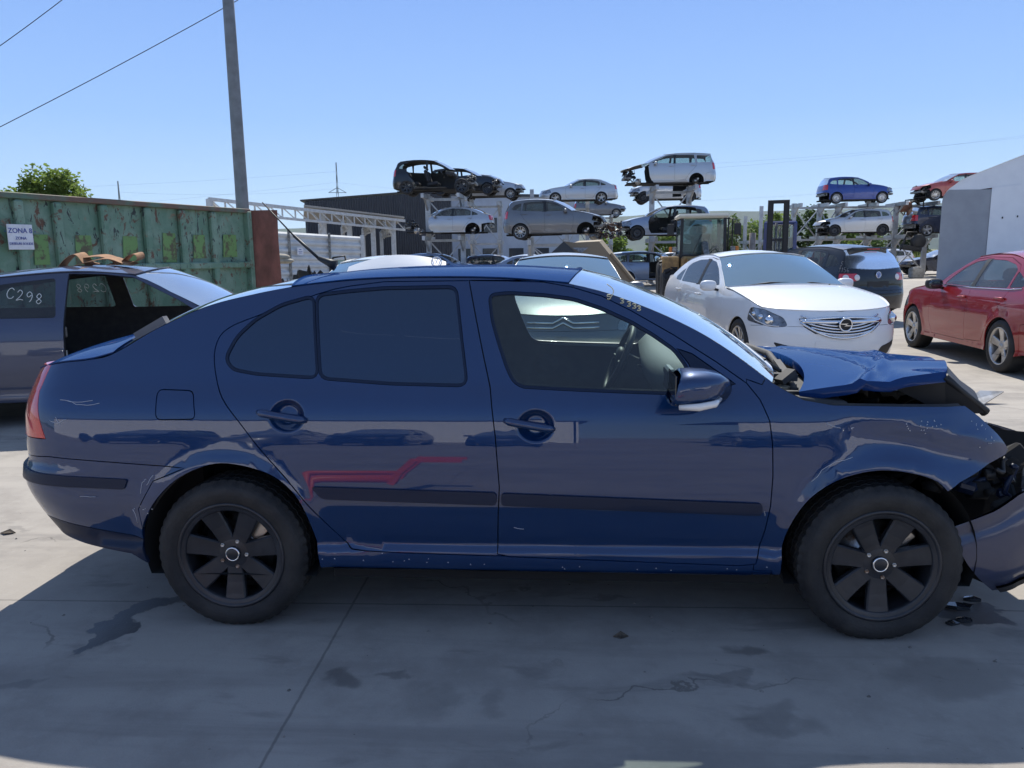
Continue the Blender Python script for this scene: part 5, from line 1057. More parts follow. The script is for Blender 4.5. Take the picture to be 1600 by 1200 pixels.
# wheels
for xc, s in ((0, -1), (0, 1), (2.578, -1), (2.578, 1)): wheel(hero, xc, s * (.872 if xc == 0 else .885), .306, .316, .205, 'seven', s, RIMBLK, steer=R_(1.5) if xc else 0, hero=True)
# aerial, rear wiper, pen marks
m = MB(); m.tube([(.235, 0, 1.462), (.20, 0, 1.478), (.15, 0, 1.50)], [.028, .018, .010], 10); m.tube([(.15, 0, 1.50), (.03, .01, 1.61)], .0075, 8); m.tube([(.03, .01, 1.61), (-.134, .05, 1.776)], [.0045, .003], 6); m.build('aerial', DARK, hero)
m = MB(); m.tube([(-.63, -.50, 1.115), (-.60, -.46, 1.125), (-.53, -.48, 1.165)], .008, 6); m.bar((-.53, -.49, 1.17), (-.385, -.50, 1.245), .035, .03); m.build('rear_wiper', mat('wiper_grey', (.10, .10, .11), .5), hero)
PEN = mat('yellow_white_pen', (.62, .56, .36), .6)
def on_side(pts, S_, s, r, mb, off=.003):
    q = S_.pt(np.array([p[0] for p in pts]), np.array([p[1] for p in pts]), off); q[:, 1] *= s; mb.tube(q, r, 5)
GL = {'1': [(.2, .8), (.5, 1.05), (.5, 0)], '6': [(.7, 1.0), (.3, .8), (.05, .3), (.4, 0), (.75, .25), (.45, .5), (.1, .3)], '3': [(0, 1), (.5, 1.1), (.8, .8), (.35, .55), (.8, .3), (.5, 0), (0, .08)], '5': [(.75, 1.05), (.1, 1.05), (.05, .6), (.5, .65), (.75, .35), (.45, 0), (0, .1)], 'C': [(.9, .85), (.6, 1.05), (.2, .9), (.0, .45), (.2, .05), (.65, .0), (.9, .2)], '2': [(.1, .8), (.4, 1.05), (.75, .8), (.5, .4), (.0, .0), (.5, .08), (.9, 0)], '9': [(.8, .8), (.45, 1.05), (.1, .8), (.35, .5), (.8, .75), (.75, .3), (.5, 0)], '8': [(.5, .5), (.15, .75), (.45, 1.05), (.75, .8), (.5, .5), (.15, .25), (.45, 0), (.8, .25), (.5, .5)]}
m = MB()
for ch, (x, z) in zip('53333', ((1.535, 1.332), (1.586, 1.316), (1.613, 1.304), (1.634, 1.296), (1.652, 1.287))): on_side([(x + .018 * a, z + .016 * (b - .5)) for a, b in crom(GL[ch], 3)], S, -1, .0022, m)
on_side(crom([(1.535, 1.383), (1.556, 1.366), (1.560, 1.350), (1.548, 1.33)], 4), S, -1, .002, m, .006); m.build('pen_marks', PEN, hero)

SCR = mat('bare_scratch', (.42, .44, .48), .7); rd = random.Random(77)
def scratch(pts, r=.0012):
    m = MB(); on_side([(a + rd.uniform(-.003, .003), b + rd.uniform(-.003, .003)) for a, b in crom(pts, 3)], S, -1, r, m, .0006); m.build('scratch', SCR, hero)
for pts in ([(-.70, .945), (-.62, .935), (-.55, .94)], [(-.66, .94), (-.60, .925), (-.52, .932)], [(-.74, .86), (-.70, .85), (-.66, .87)], [(-.71, .875), (-.69, .845)], [(-.33, .60), (-.30, .645)], [(-.36, .57), (-.345, .61), (-.33, .63)], [(-.40, .50), (-.39, .44)], [(2.35, .86), (2.40, .845)], [(2.30, .64), (2.36, .70), (2.45, .73)], [(1.16, .44), (1.20, .435)], [(-.62, .55), (-.55, .553)], [(2.13, .50), (2.13, .52)]): scratch(pts)
for (u, z, n_, sp_) in ((2.70, .845, 16, .035), (2.965, .84, 10, .022), (2.99, .78, 8, .02), (2.44, .835, 3, .01), (.6, .30, 10, .16), (1.6, .275, 12, .3), (-.36, .50, 8, .03)):
    m = MB()
    for i in range(n_):
        a, b = u + rd.gauss(0, sp_), z + rd.gauss(0, min(sp_, .02) * .5); q = S.pt(np.array([a, a + .006, a + .003]), np.array([b, b + rd.uniform(-.004, .004), b + .005]), .0008); q[:, 1] *= -1; m.add(q, [(0, 1, 2)])
    tag(m.build('chipped_paint', SCR, hero), kind='stuff')

# ------------------------------------------------------------------ paints
P_ = lambda n, c, m=.5, d=.10, r=.38: paint(n + '_car_paint', c, m, r, d)
SILV = P_('silver', (.42, .43, .45), .75); SILV2 = P_('pale_silver', (.50, .51, .52), .7); GREYP = P_('grey', (.15, .155, .165), .6); WHITE = P_('white', (.80, .80, .79), 0, .03); BLACKP = P_('black', (.007, .008, .012), .3, .01); REDP = P_('red', (.26, .004, .010), .2, .0)
BLU2 = P_('bright_blue', (.012, .045, .24), .35, .08); LBLU = P_('light_blue', (.16, .24, .38), .6, .08); RED2 = P_('dull_red', (.28, .035, .03), .1, .12); NAVY = P_('navy', (.012, .02, .05), .4, .08); STEELB = P_('steel_blue', (.22, .27, .36), .6, .1); COUP = P_('slate_blue', (.045, .058, .105), .45, .05, .42)
BACKG = 'cars on the ground behind the racks'
WGLASS = glass('hazy_windscreen', (.58, .66, .62), .0, 1.4, .012, (.55, .57, .53), (.66, .74, .70))
SEEG = glass('clear_old_window', (.62, .72, .70), .0, 1.5, .08)

def on_car(S, pts, s, mb, r, off=.004, seg=6):
    q = S.pt(np.array([p[0] for p in pts]), np.array([p[1] for p in pts]), off); q[:, 1] = np.maximum(q[:, 1], 0) * s; mb.tube(q, r, seg); return mb
def front_y(S, ys, z, off=.004):
    """points across the nose (or tail, if z is given with rear=True) at heights z"""
    out = []
    for y, zz in zip(ys, z):
        us = np.linspace(S.u1 - 1.2, S.u1, 200); q = S.pt(us, np.full(200, zz), off); k = int(np.argmin(np.abs(q[:, 1] - abs(y)))); out.append((q[k][0], y, zz))
    return out
def rear_y(S, ys, z, off=.004):
    out = []
    for y, zz in zip(ys, z):
        us = np.linspace(S.u0, S.u0 + 1.2, 200); q = S.pt(us, np.full(200, zz), off); k = int(np.argmin(np.abs(q[:, 1] - abs(y)))); out.append((q[k][0], y, zz))
    return out
def marks(S, root, txt, u, z, h, s, dirn, m, r=.004, lean=.0):
    mb = MB()
    for i, ch in enumerate(txt): on_car(S, [(u + dirn * (i * h * .95 + h * .75 * a), z + h * (b - .5) - i * lean) for a, b in crom(GL[ch], 3)], s, mb, r, .006, 5)
    return mb.build('chalk_number', m, root)
CHALK = mat('white_chalk', (.75, .75, .72), .8)
# ------------------------------------------------------------------ cars around the blue one
ins, Si, pi_ = build_car('white_saloon', 'white saloon with chrome slatted grille facing us behind the blue bonnet', 'car', 'insignia', WHITE, (4.07, 9.21, 0), R_(-80.8), .07, 'grille int', rim='ten', wsg=WGLASS, sg=glass('blue_tint_window', (.10, .13, .17), 0, 1.6, .06))
g = pi_['grille']; zc = .615; m = MB(); W2 = .50
top_ = [(y, .715 - .03 * abs(y / W2) ** 2) for y in np.linspace(-W2, W2, 21)]; bot_ = [(y, .475 + .19 * abs(y / W2) ** 2.2) for y in np.linspace(-W2, W2, 21)]
m.tube(front_y(Si, [p[0] for p in top_], [p[1] for p in top_], .012) , .016, 8); m.tube(front_y(Si, [p[0] for p in bot_], [p[1] for p in bot_], .012), .014, 8); m.build('grille_frame', CHROME, g)
for k in range(5):
    z0 = .515 + .033 * k; w2 = W2 * (.72 + .06 * k); ys = np.linspace(-w2, w2, 19); MB().tube(front_y(Si, ys, [z0 + .10 * abs(y / W2) ** 2.1 for y in ys], .010), .0115, 6).build('grille_slat', CHROME, g)
ys = np.linspace(-W2 * .97, W2 * .97, 19); m = MB(); m.tube(front_y(Si, ys, [.685 - .004 + .01 * abs(y / W2) ** 2 - .018 for y in ys], .02), .024, 8); m.build('grille_bar', CHROME, g)
def flash_badge(parent, c, r, m1, nrm=Vector((1, 0, 0))):
    b = MB(); b.tube([Vector(c) + Vector((.02, r * math.cos(a), r * math.sin(a))) for a in np.linspace(0, 6.283, 33)[:-1]], r * .15, 8, closed=True)
    o = b.build('badge', m1, parent); MB().lathe([(0, .012), (r, .012)], 24, 'x', c).build('badge_disc', DARK, o)
    z = MB(); z.prism([(-1.15 * r, .20 * r), (.35 * r, .20 * r), (-.1 * r, -.02 * r), (1.15 * r, -.14 * r), (1.15 * r, -.22 * r), (-.35 * r, -.22 * r), (.1 * r, .0 * r), (-1.15 * r, .12 * r)], .01, Matrix(((0, 0, 1), (1, 0, 0), (0, 1, 0))), Vector(c) + Vector((.022, 0, 0))); z.build('badge_flash', m1, o)
c = front_y(Si, [0], [.635], .03)[0]; flash_badge(g, c, .075, CHROME)
for s in (-1, 1):
    h = pi_[('headlight', s)]; q = Si.pt(np.array([3.42, 3.28, 3.14]), np.array([.675, .71, .74]), -.006); m = MB()
    for i, r in ((0, .058), (1, .035), (2, .03)): m.ell((q[i][0], q[i][1] * s, q[i][2]), (r, r, r), 14, 9)
    m.build('lamp_lens', CHROME, h); m = MB(); on_car(Si, [(3.05, .735), (3.2, .665), (3.4, .615), (3.56, .61)], s, m, .007, .004); m.build('lamp_strip', WHT, h)
m = MB(); m.add([Vector(p) for p in front_y(Si, [-.34, -.11, .11, .34], [.33] * 4, .006)] + [Vector(p) for p in front_y(Si, [-.34, -.11, .11, .34], [.44] * 4, .006)], [(0, 1, 5, 4), (1, 2, 6, 5), (2, 3, 7, 6)]); m.build('plate_holder', WHITE, pi_['front_bumper'])
for s in (-1, 1): v, r = regions('fog', rpoly([(3.62, .26), (3.86, .26), (3.80, .36), (3.5, .42)], .03), [('x', rpoly([(3.62, .26), (3.86, .26), (3.80, .36), (3.5, .42)], .03))], .06); emit(MB(), Si, v, r['x'], s, .004, 0, .006).build('air_intake', DARK, pi_['front_bumper'])
m = MB(); m.tube([(1.78, .30, 1.235), (1.76, -.35, 1.24)], .012, 6); m.box((1.42, 0, 1.385), (.10, .24, .06), Matrix.Rotation(.5, 3, 'Y'), .02); m.build('mirror_mount', DARK, pi_['windshield'])
m = MB(); m.add([(1.865, -.62, 1.17), (1.845, -.56, 1.18), (1.80, -.56, 1.21), (1.82, -.62, 1.2)], [(0, 1, 2, 3)]); m.build('sticker', mat('green_yellow_sticker', (.5, .55, .12), .5), pi_['windshield'])
m = MB()
for a, b in (((2.16, -.55, 1.045), (2.20, .0, 1.075)), ((2.19, .05, 1.06), (2.16, .6, 1.04))): m.tube([a, ((a[0] + b[0]) / 2 + .015, (a[1] + b[1]) / 2, (a[2] + b[2]) / 2 + .02), b], .010, 6)
m.build('wipers', DARK, ins)
jet, Sj, pj = build_car('red_saloon', 'dark red saloon with five spoke silver wheels at the right edge', 'car', 'jetta', REDP, (7.52, 5.91, 0), R_(88.1), .07, 'int', rim='five', sg=SEEG)
for (k, s), o in [(k, o) for k, o in pj.items() if isinstance(k, tuple)]:
    if k == 'front_door':
        for ch in o.children:
            if ch.name.startswith('door_mirror'): ch.data = ch.data.copy(); ch.data.materials[0] = DARK
m = MB()
for s in (-1, 1): on_car(Sj, [(1.72 * .955 + .1, 1.005), (.9, .996), (.0, 1.01), (-.25 * .955, 1.03)], s, m, .008, .004)
m.build('chrome_sill_line', CHROME, jet)
gp, Sg, pg_ = build_car('black_hatchback', 'black high roofed hatchback seen from behind between the white and red saloons', 'car', 'golfplus', BLACKP, (7.51, 13.27, 0), R_(113.2), .07, 'int', rim='five', sg=SEEG)
c = rear_y(Sg, [0], [.99], .014)[0]; r = .062; m = MB(); M = Matrix(((0, 0, -1), (-1, 0, 0), (0, 1, 0)))
m.tube([Vector(c) + Vector((0, r * math.cos(a), r * math.sin(a))) for a in np.linspace(0, 6.283, 33)[:-1]], r * .13, 8, closed=True)
for pl in ([(-.45, .78), (0, .08), (.45, .78)], [(-.8, .35), (-.42, -.72), (0, .0), (.42, -.72), (.8, .35)]):
    m.tube([Vector(c) + Vector((-.004, -a * r, b * r)) for a, b in pl], r * .10, 6)
bd = m.build('badge', CHROME, pg_['tailgate']); MB().lathe([(0, -.004), (r, -.004)], 24, 'x', c).build('badge_disc', mat('badge_blue', (.03, .10, .40), .3), bd)
for s in (-1, 1):
    t = pg_[('tail_light', s)]; v, rr = regions('gpt', [(-.62, .80), (-1.05, .80), (-1.05, 1.06), (-.62, 1.06)], [('x', [(-.62, .80), (-1.05, .80), (-1.05, 1.06), (-.62, 1.06)])], .07)
    for u in (-.66, -.92): q = Sg.pt(np.array([u]), np.array([.945]), .004)[0]; n_ = Sg.nrm(np.array([u]), np.array([.945]))[0]; Mx = Vector((n_[0], n_[1] * s, n_[2])).to_track_quat('Z', 'Y').to_matrix(); m = MB(); m.lathe([(0, .012), (.042, .010), (.055, .004), (.062, .0)], 20, 'z'); m.v = [tuple(Vector((q[0], q[1] * s, q[2])) + Mx @ Vector(p)) for p in m.v]; m.build('round_lamp', WHT, t)
m = MB(); m.tube(rear_y(Sg, [-.62, -.3, 0, .3, .62], [.61, .60, .60, .60, .61], .008), .012, 6); m.build('bumper_groove', DARK, pg_['rear_bumper'])
m = MB(); q = rear_y(Sg, [-.27, -.09, .09, .27], [.74] * 4, .004) + rear_y(Sg, [-.27, -.09, .09, .27], [.86] * 4, .004); m.add(q, [(0, 1, 5, 4), (1, 2, 6, 5), (2, 3, 7, 6)]); m.build('plate_recess', DARK, pg_['tailgate'])
m = MB(); m.box((-.42, 0, 1.525), (.16, 1.05, .035), Matrix.Rotation(.15, 3, 'Y'), .012); m.build('roof_spoiler', BLACKP, gp); m = MB(); m.box((-.52, 0, 1.515), (.02, .32, .018)); m.build('brake_lamp', REDL, gp)
for k, (txt, z) in enumerate((('5', 1.22), ('1156', 1.10))): marks(Sg, gp, txt, -.44, z, .085, 1, -1, mat('grey_chalk', (.25, .25, .25), .8), .004)
cou, Sc, pc = build_car('grey_coupe', 'slate blue coupe without its front door, chalked C298 on the rear side glass', 'car', 'coupe', COUP, (-4.41, 3.45, 0), R_(13), .07, 'nofd noseat norb', rim='five', wsg=glass('sky_windscreen', (.45, .55, .60), .03, 1.45, .14, (.35, .42, .5)), sg=glass('smoked_window', (.40, .44, .46), 0, 1.55, .03), sgf=SEEG)
marks(Sc, cou, 'C298', .60, 1.215, .085, -1, 1, CHALK, .003, .018); marks(Sc, cou, 'C298', .95, 1.20, .085, 1, -1, CHALK, .003, .0)
MB().box((1.07, -.80, .86), (.06, .03, .10), None, .01).build('door_latch', GREYM, cou); MB().box((1.06, -.815, .66), (.05, .02, .07)).build('latch_label', WHT, cou)
STRAP = mat('orange_brown_strap', (.36, .19, .09), .85, col2=(.24, .12, .06), nscale=14, bump=.4, bscale=90)
stp = empty('lifting_strap', (0, 0, 0), 0, 'crumpled orange brown webbing strap lying on the roof of the grey coupe', 'strap'); rp_ = at(157, 411, 7.6)
def ribbon(pts, w, name='strap_fold'):
    m = MB(); P = [Vector(p) for p in crom(pts, 6)]; n = len(P); V = []; up = Vector((0, 1, .15)).normalized()
    for i, p in enumerate(P): V += [rp_ + p - up * w / 2, rp_ + p + up * w / 2, rp_ + p + up * w / 2 + Vector((0, 0, .006)), rp_ + p - up * w / 2 + Vector((0, 0, .006))]
    m.add(V, [(4 * i + k, 4 * i + (k + 1) % 4, 4 * i + 4 + (k + 1) % 4, 4 * i + 4 + k) for i in range(n - 1) for k in range(4)], smooth=False); return m.build(name, STRAP, stp)
ribbon([(-.42, 0, -.05), (-.30, 0, .06), (-.20, 0, .09), (-.12, .0, .0), (-.05, 0, -.02)], .16); ribbon([(-.16, .05, .06), (.0, .05, .07), (.12, .03, .04), (.22, .0, .0), (.32, 0, .07), (.40, .0, .085), (.41, 0, .03), (.30, -.02, -.005), (.12, -.03, -.01)], .15); ribbon([(-.2, -.08, -.02), (.0, -.08, .025), (.15, -.05, .045), (.3, -.06, -.0), (.38, -.05, -.02)], .14)
cit, Sx, px_ = build_car('silver_saloon', 'silver saloon facing us right behind the blue car, sun glaring on its windscreen', 'car', 'insignia', P_('dull_silver', (.13, .135, .15), .6), (1.34, 8.86, 0), R_(-90), .09, 'int', rim='ten', wsg=WGLASS)
m = MB()
for z0, dz in ((.71, .0), (.655, .0)): ys = [-.42, -.12, 0, .12, .42]; m.tube(front_y(Sx, ys, [z0, z0 - .005, z0 + .055, z0 - .005, z0], .016), .014, 6)
m.build('chevron_trim', CHROME, px_['front_bumper'])
wv, Sw, pw = build_car('white_hatchback', 'white hatchback facing us, all but hidden behind the blue car and the white bonnet', 'car', 'hatch', WHITE, (-1.42, 9.0, 0), R_(-90), .1, 'int', rim='ten', wsg=WGLASS)
q = at(612, 401, 8.6); m = MB(); N1, N2 = 25, 12; P = []
for i in range(N1):
    u = i / (N1 - 1) * 2 - 1
    for j in range(N2):
        v = j / (N2 - 1); hgt = 1.02 - .13 * max(0, -u) ** 1.6 - .085 * max(0, u) ** 2.2; P.append((u * (.60 - .03 * v), .10 - .50 * (1 - v) + .26 * v ** 4, hgt * v ** .9 - 1.0))
P = [(x, y, z) for x, y, z in P]; nf = [(i * N2 + j, i * N2 + N2 + j, i * N2 + N2 + j + 1, i * N2 + j + 1) for i in range(N1 - 1) for j in range(N2 - 1)]
m.add(P, nf, smooth=True); m.add([(x, y + .02, z - .015) for x, y, z in P], [f[::-1] for f in nf], smooth=True); lb = tag(m.build('loose_bonnet', WHITE, None, (q.x, q.y, q.z), .05), 'white car bonnet with a round badge, standing upright behind the blue roof', 'bonnet')
m = MB(); cb = Vector((.505, -.035, -.065)); m.tube([cb + Vector((.055 * math.cos(a), 0, .055 * math.sin(a))) for a in np.linspace(0, 6.283, 33)[:-1]], .007, 8, closed=True)
for pl in ([(-.42, .78), (0, .08), (.42, .78)], [(-.8, .35), (-.42, -.72), (0, .0), (.42, -.72), (.8, .35)]): m.tube([cb + Vector((a * .055, 0, b * .055)) for a, b in pl], .0055, 6)
m.build('badge', CHROME, lb)

# ------------------------------------------------------------------ cars on the racks and on the ground behind
def setcar(name, label, kind, pm, l, r, yb, D, face, opt='', yaw=0, group=None, z=None, **k):
    sp = KIND[kind]['sh']; mid = (sp['wb'] + sp['fo'] - sp['ro']) / 2; q = at((l + r) / 2, yb, D); a = (0 if face > 0 else math.pi) + R_(yaw); y = q.y + sp['W']
    return build_car(name, label, 'car', kind, pm, (q.x - mid * math.cos(a), y - mid * math.sin(a), q.z if z is None else z), a, .14, opt, group, **k)
RK = 'wrecked cars on the racks'
setcar('stripped_hatchback', 'black stripped bodyshell without doors on the top left of the racks', 'suv', BLACKP, 607, 752, 303, 37, 1, 'nofd nord nofb noff nohood nohl nowin int', 1, RK, rim='seven', rimmat=RIMBLK)
setcar('dark_hatchback', 'second black stripped car right behind the doorless shell on the top left', 'hatch', BLACKP, 668, 785, 305, 41.5, 1, 'nofb nohood nohl nowin', -2, RK, rim='seven', rimmat=RIMBLK)
setcar('silver_hatchback', 'silver car nose on the top left rack, behind the two black shells', 'hatch', SILV, 712, 818, 312, 44.5, 1, 'nofb', -2, RK)
setcar('silver_saloon', 'silver saloon without front wing or wheels on the left rack, under the black shell', 'sedan', SILV, 622, 768, 371, 36.8, -1, 'noff nofb nohood nohl nowr nowf hub norb', 2, RK)
setcar('grey_hatchback', 'grey five door hatchback with crushed nose on the middle rack', 'minivan', GREYP, 785, 950, 374, 30.3, 1, 'nofb nohl nowf hub', -3, RK)
setcar('silver_saloon', 'complete silver saloon with star wheels high on the middle rack', 'sedan', SILV2, 841, 967, 318, 45.2, -1, '', 2, RK, rim='star')
setcar('silver_people_carrier', 'silver people carrier without wheels, highest of all on the racks', 'mpv', SILV2, 966, 1122, 293, 36.5, -1, 'nofb noff nohl nowr nowf hub', 1, RK, sg=SEEG, sgf=SEEG)
setcar('doorless_hatchback', 'steel blue hatchback without side doors on the rack behind the loader', 'hatch', STEELB, 963, 1117, 375, 33.2, -1, 'nofd nord nofb int', 1, RK, rim='steel', rimmat=RIMBLK)
setcar('dark_small_car', 'dark small car on a far rack between the silver saloon and the people carrier', 'small', GREYP, 897, 978, 340, 57, 1, 'nofb', 0, RK)
setcar('pale_car', 'pale silver wreck on the rack just beneath the highest people carrier', 'small', SILV2, 985, 1096, 317, 42.3, -1, 'nord nofb', 0, RK, rim='steel', rimmat=RIMBLK)
setcar('blue_hatchback', 'bright blue hatchback with steel wheels alone on top of the right rack', 'small', BLU2, 1287, 1399, 318, 42.6, 1, 'nofb norb', 2, RK, rim='steel', rimmat=ALU, sg=SEEG, sgf=SEEG)
setcar('silver_hatchback', 'silver hatchback with black steel wheels on the lower right rack', 'hatch', SILV2, 1278, 1400, 369, 42, -1, 'nofb nohl', 2, RK, rim='steel', rimmat=RIMBLK)
setcar('red_estate', 'dull red car on the top right rack, partly hidden by the tent', 'wagon', RED2, 1434, 1566, 313, 41.5, -1, 'nofb nohl', 2, RK, rim='ten', sg=SEEG)
setcar('navy_crossover', 'dark navy crossover with bright alloys on the right rack beside the tent', 'suv', NAVY, 1420, 1555, 369, 42, 1, 'norb', 2, RK, rim='five')
setcar('navy_saloon', 'dark navy saloon parked on the ground below the racks by the tent', 'sedan', NAVY, 1414, 1540, 419, 45, -1, 'nofb', 2, BACKG, z=0, rim='ten')
setcar('silver_estate', 'silver blue estate car with roof rails and no front door, left of the loader', 'wagon', STEELB, 952, 1098, 441, 34.5, 1, 'nofd int', -3, BACKG, z=.05, rim='steel', rimmat=RIMBLK, sg=SEEG)
setcar('light_blue_hatchback', 'light blue hatchback parked in front of the warehouse', 'hatch', LBLU, 618, 758, 430, 36.5, 1, '', -4, BACKG, z=.1)
setcar('navy_hatchback', 'dark blue hatchback standing under the left rack', 'hatch', NAVY, 722, 842, 430, 40, 1, '', 0, BACKG, z=0)
setcar('silver_saloon', 'silver saloon with its tail to the left, just behind the silver saloon in front', 'sedan', STEELB, 772, 915, 430, 37, 1, '', -4, BACKG, z=0)
setcar('grey_saloon', 'dark grey saloon behind the loader bucket', 'sedan', GREYP, 838, 958, 430, 43, 1, '', 0, BACKG, z=0)
k = 0
rd = random.Random(21)
for (x, D, kind, pm, fc, lab) in ((1128, 52, 'hatch', WHITE, 1, 'white hatchback far behind the loader mirror'), (1152, 55, 'sedan', SILV2, -1, 'silver saloon far back, left of the lifting mast'), (1172, 50, 'hatch', WHITE, -1, 'white hatchback far back beside the lifting mast'), (1182, 62, 'wagon', SILV, 1, 'silver estate far back beyond the lifting mast'), (1268, 54, 'hatch', SILV2, 1, 'silver hatchback far back right of the blue forklift'), (1290, 58, 'sedan', WHITE, -1, 'white saloon far back under the right rack'), (1310, 52, 'hatch', RED2, 1, 'red hatchback far back under the right rack'), (1338, 57, 'sedan', SILV, 1, 'silver saloon far back under the silver racked hatchback'), (1216, 58, 'hatch', SILV, 1, 'silver hatchback seen between the mast uprights'), (1385, 56, 'hatch', WHITE, -1, 'white hatchback far back behind the black hatchback'), (1000, 52, 'sedan', WHITE, 1, 'white saloon far back under the doorless racked car'), (1040, 56, 'hatch', SILV2, -1, 'silver hatchback far back behind the estate roof'), (930, 54, 'wagon', WHITE, 1, 'white estate far back under the grey racked hatchback'), (880, 52, 'hatch', SILV, -1, 'silver hatchback far back under the middle rack')):
    w2 = 4.3 * 1200 / D / 2; setcar('parked_car', lab, kind, pm, x - w2, x + w2, 430, D, fc, '', rd.uniform(-6, 6), 'distant parked cars', z=.0)

# ------------------------------------------------------------------ racks
GALV = mat('galvanised_steel', (.46, .47, .48), .42, .55, col2=(.33, .34, .35), nscale=3)
def rack(lab, posts, levels, reach=1.5, braces=True, w=.2):
    q0 = at(*posts[0]); t = empty('car_rack', (q0.x, q0.y, 0), 0, lab, 'rack', 'cantilever car racks'); o = Vector((q0.x, q0.y, 0)); tp = []
    for p in posts:
        q = at(*p); tp.append(q); m = MB(); b = down(q, -.1) - o; e = q - o; m.bar(b, e, w, w * 1.2); m.box(down(q, .02) - o, (w * 2.2, w * 2.2, .04)); m.build('post', GALV, t)
        for z in levels:
            if z > q.z + .2: continue
            m = MB(); c = Vector((q.x, q.y, z)) - o; m.bar(c + Vector((0, -reach, -.10)), c + Vector((0, reach, -.10)), .14, .2); m.bar(c + Vector((0, -reach * .6, -.2)), c + Vector((0, 0, -.75)), .08); m.build('arm', GALV, t)
    for a, b in zip(tp, tp[1:]):
        m = MB(); L = [.3] + [z - .2 for z in levels if z < min(a.z, b.z) + .3]
        for z in L[1:]: MB().bar(Vector((a.x, a.y, z)) - o, Vector((b.x, b.y, z)) - o, .12).build('beam', GALV, t)
        if braces:
            m = MB()
            for z0, z1 in zip(L, L[1:]): m.bar(Vector((a.x, a.y, z0)) - o, Vector((b.x, b.y, z1)) - o, .06); m.bar(Vector((a.x, a.y + .08, z1)) - o, Vector((b.x, b.y + .08, z0)) - o, .06)
            m.build('cross_brace', GALV, t)
    return t
down = lambda v, z=0: Vector((v.x, v.y, z))
rack('left car rack carrying the black shell and the wheelless silver saloon', [(668, 304, 38), (722, 306, 38)], [2.42, 4.42])
rack('rack behind the left one with the silver car nose on top', [(737, 312, 44), (781, 314, 44)], [2.3, 4.4])
rack('low middle rack under the grey hatchback', [(829, 372, 31.5), (884, 373, 31.5)], [2.05], 1.3)
rack('tall middle rack under the complete silver saloon', [(831, 296, 47.5), (886, 300, 47.5), (918, 304, 47.5)], [2.2, 4.4])
rack('rack beside the loader carrying the people carrier and the doorless hatchback', [(1019, 292, 37.8), (1077, 292, 37.8)], [2.2, 4.6], 2.2)
rack('far rack under the dark small car', [(925, 338, 58), (955, 338, 58)], [2.3, 4.3])
rack('long right rack with the blue and silver hatchbacks', [(1241, 318, 44), (1281, 318, 44), (1309, 322, 44), (1357, 312, 44), (1401, 318, 43.5), (1449, 318, 43.5)], [2.3, 4.1], 1.4)
rack('rack post line left of the lifting mast', [(1190, 322, 56), (1165, 338, 60)], [2.3], 1.3)
for i, (px, py, D, lab) in enumerate(((862, 393, 34, 'heap of scrap parts on the ground under the grey racked hatchback'), (1003, 388, 37, 'heap of scrap parts under the doorless racked hatchback'), (1150, 392, 44, 'heap of dark scrap parts right of the loader'), (1345, 396, 46, 'heap of scrap parts under the right rack, behind the black hatchback'))):
    q = at(px, py, D); e_ = empty('scrap_heap', (q.x, q.y, 0), 0, lab, 'scrap heap', 'scrap heaps under the racks'); junk(60 + i, 26, (0, .4, .6, 1.5, .5, .55), (DARK, GREYM, RUSTY), e_, 'scrap_part', .42)
eb = empty('engine_stack', at(945, 374, 32.5), 0, 'dirty heap of engine parts between the grey and the doorless racked cars', 'engine parts'); junk(31, 30, (0, .6, .35, .7, .5, .28), (DARK, GREYM, RUSTY), eb, 'engine_part', .32)
q = at(1412, 331, 43.5); m = MB(); m.lathe([(0, 0), (.27, 0), (.28, .02), (.285, .28), (.28, .3), (.285, .6), (.28, .62), (.27, .63), (0, .63)], 24, 'x', (q.x - .3, q.y, q.z + .28)); tag(m.build('steel_drum', mat('rusty_drum', (.30, .14, .09), .7, .2, col2=(.16, .08, .05), nscale=4)), 'rusty brown drum lying on the right rack beside the black cage', 'drum')
cg = empty('wire_cage', at(1431, 344, 43.5), 0, 'black angle iron cage on the right rack left of the red car', 'cage'); m = MB()
for x in (-.35, .35):
    for y in (0, .7): m.bar((x, y, 0), (x, y, 1.15), .05)
for z in (0, .55, 1.15):
    for y in (0, .7): m.bar((-.35, y, z), (.35, y, z), .05)
    for x in (-.35, .35): m.bar((x, 0, z), (x, .7, z), .05)
m.build('cage_frame', DARK, cg)
q = at(1433, 322, 43.5); w_ = tyre_mb(.34, .22).build('old_tyre', RUB, None, (q.x, q.y + .3, q.z)); tag(w_, 'black tyre propped in the cage on the right rack', 'tyre')
q = at(1423, 391, 41); m = MB(); m.tube([(q.x - .55, q.y, q.z), (q.x - .35, q.y, q.z + .55), (q.x - .2, q.y + .1, q.z + .95), (q.x + .3, q.y + .1, q.z + .95)], [.05, .05, .04, .04], 8); m.box((q.x, q.y, q.z + .12), (1.1, .25, .28), Matrix.Rotation(.15, 3, 'Y'), .06); m.ell((q.x + .35, q.y, q.z + .45), (.42, .2, .4), 14, 8); tag(m.build('loose_bumper', DARK), 'loose black bumper and liner heaped on the rack above the navy saloon', 'bumper')
q = at(1431, 433, 40); m = MB(); m.box((q.x, q.y, .26), (.62, .5, .52), None, .05); m.ell((q.x, q.y, .52), (.3, .22, .08)); tag(m.build('concrete_block', mat('old_concrete', (.36, .34, .30), .9, col2=(.22, .2, .17), nscale=8)), 'pale concrete block on the ground right of the black hatchback', 'block')

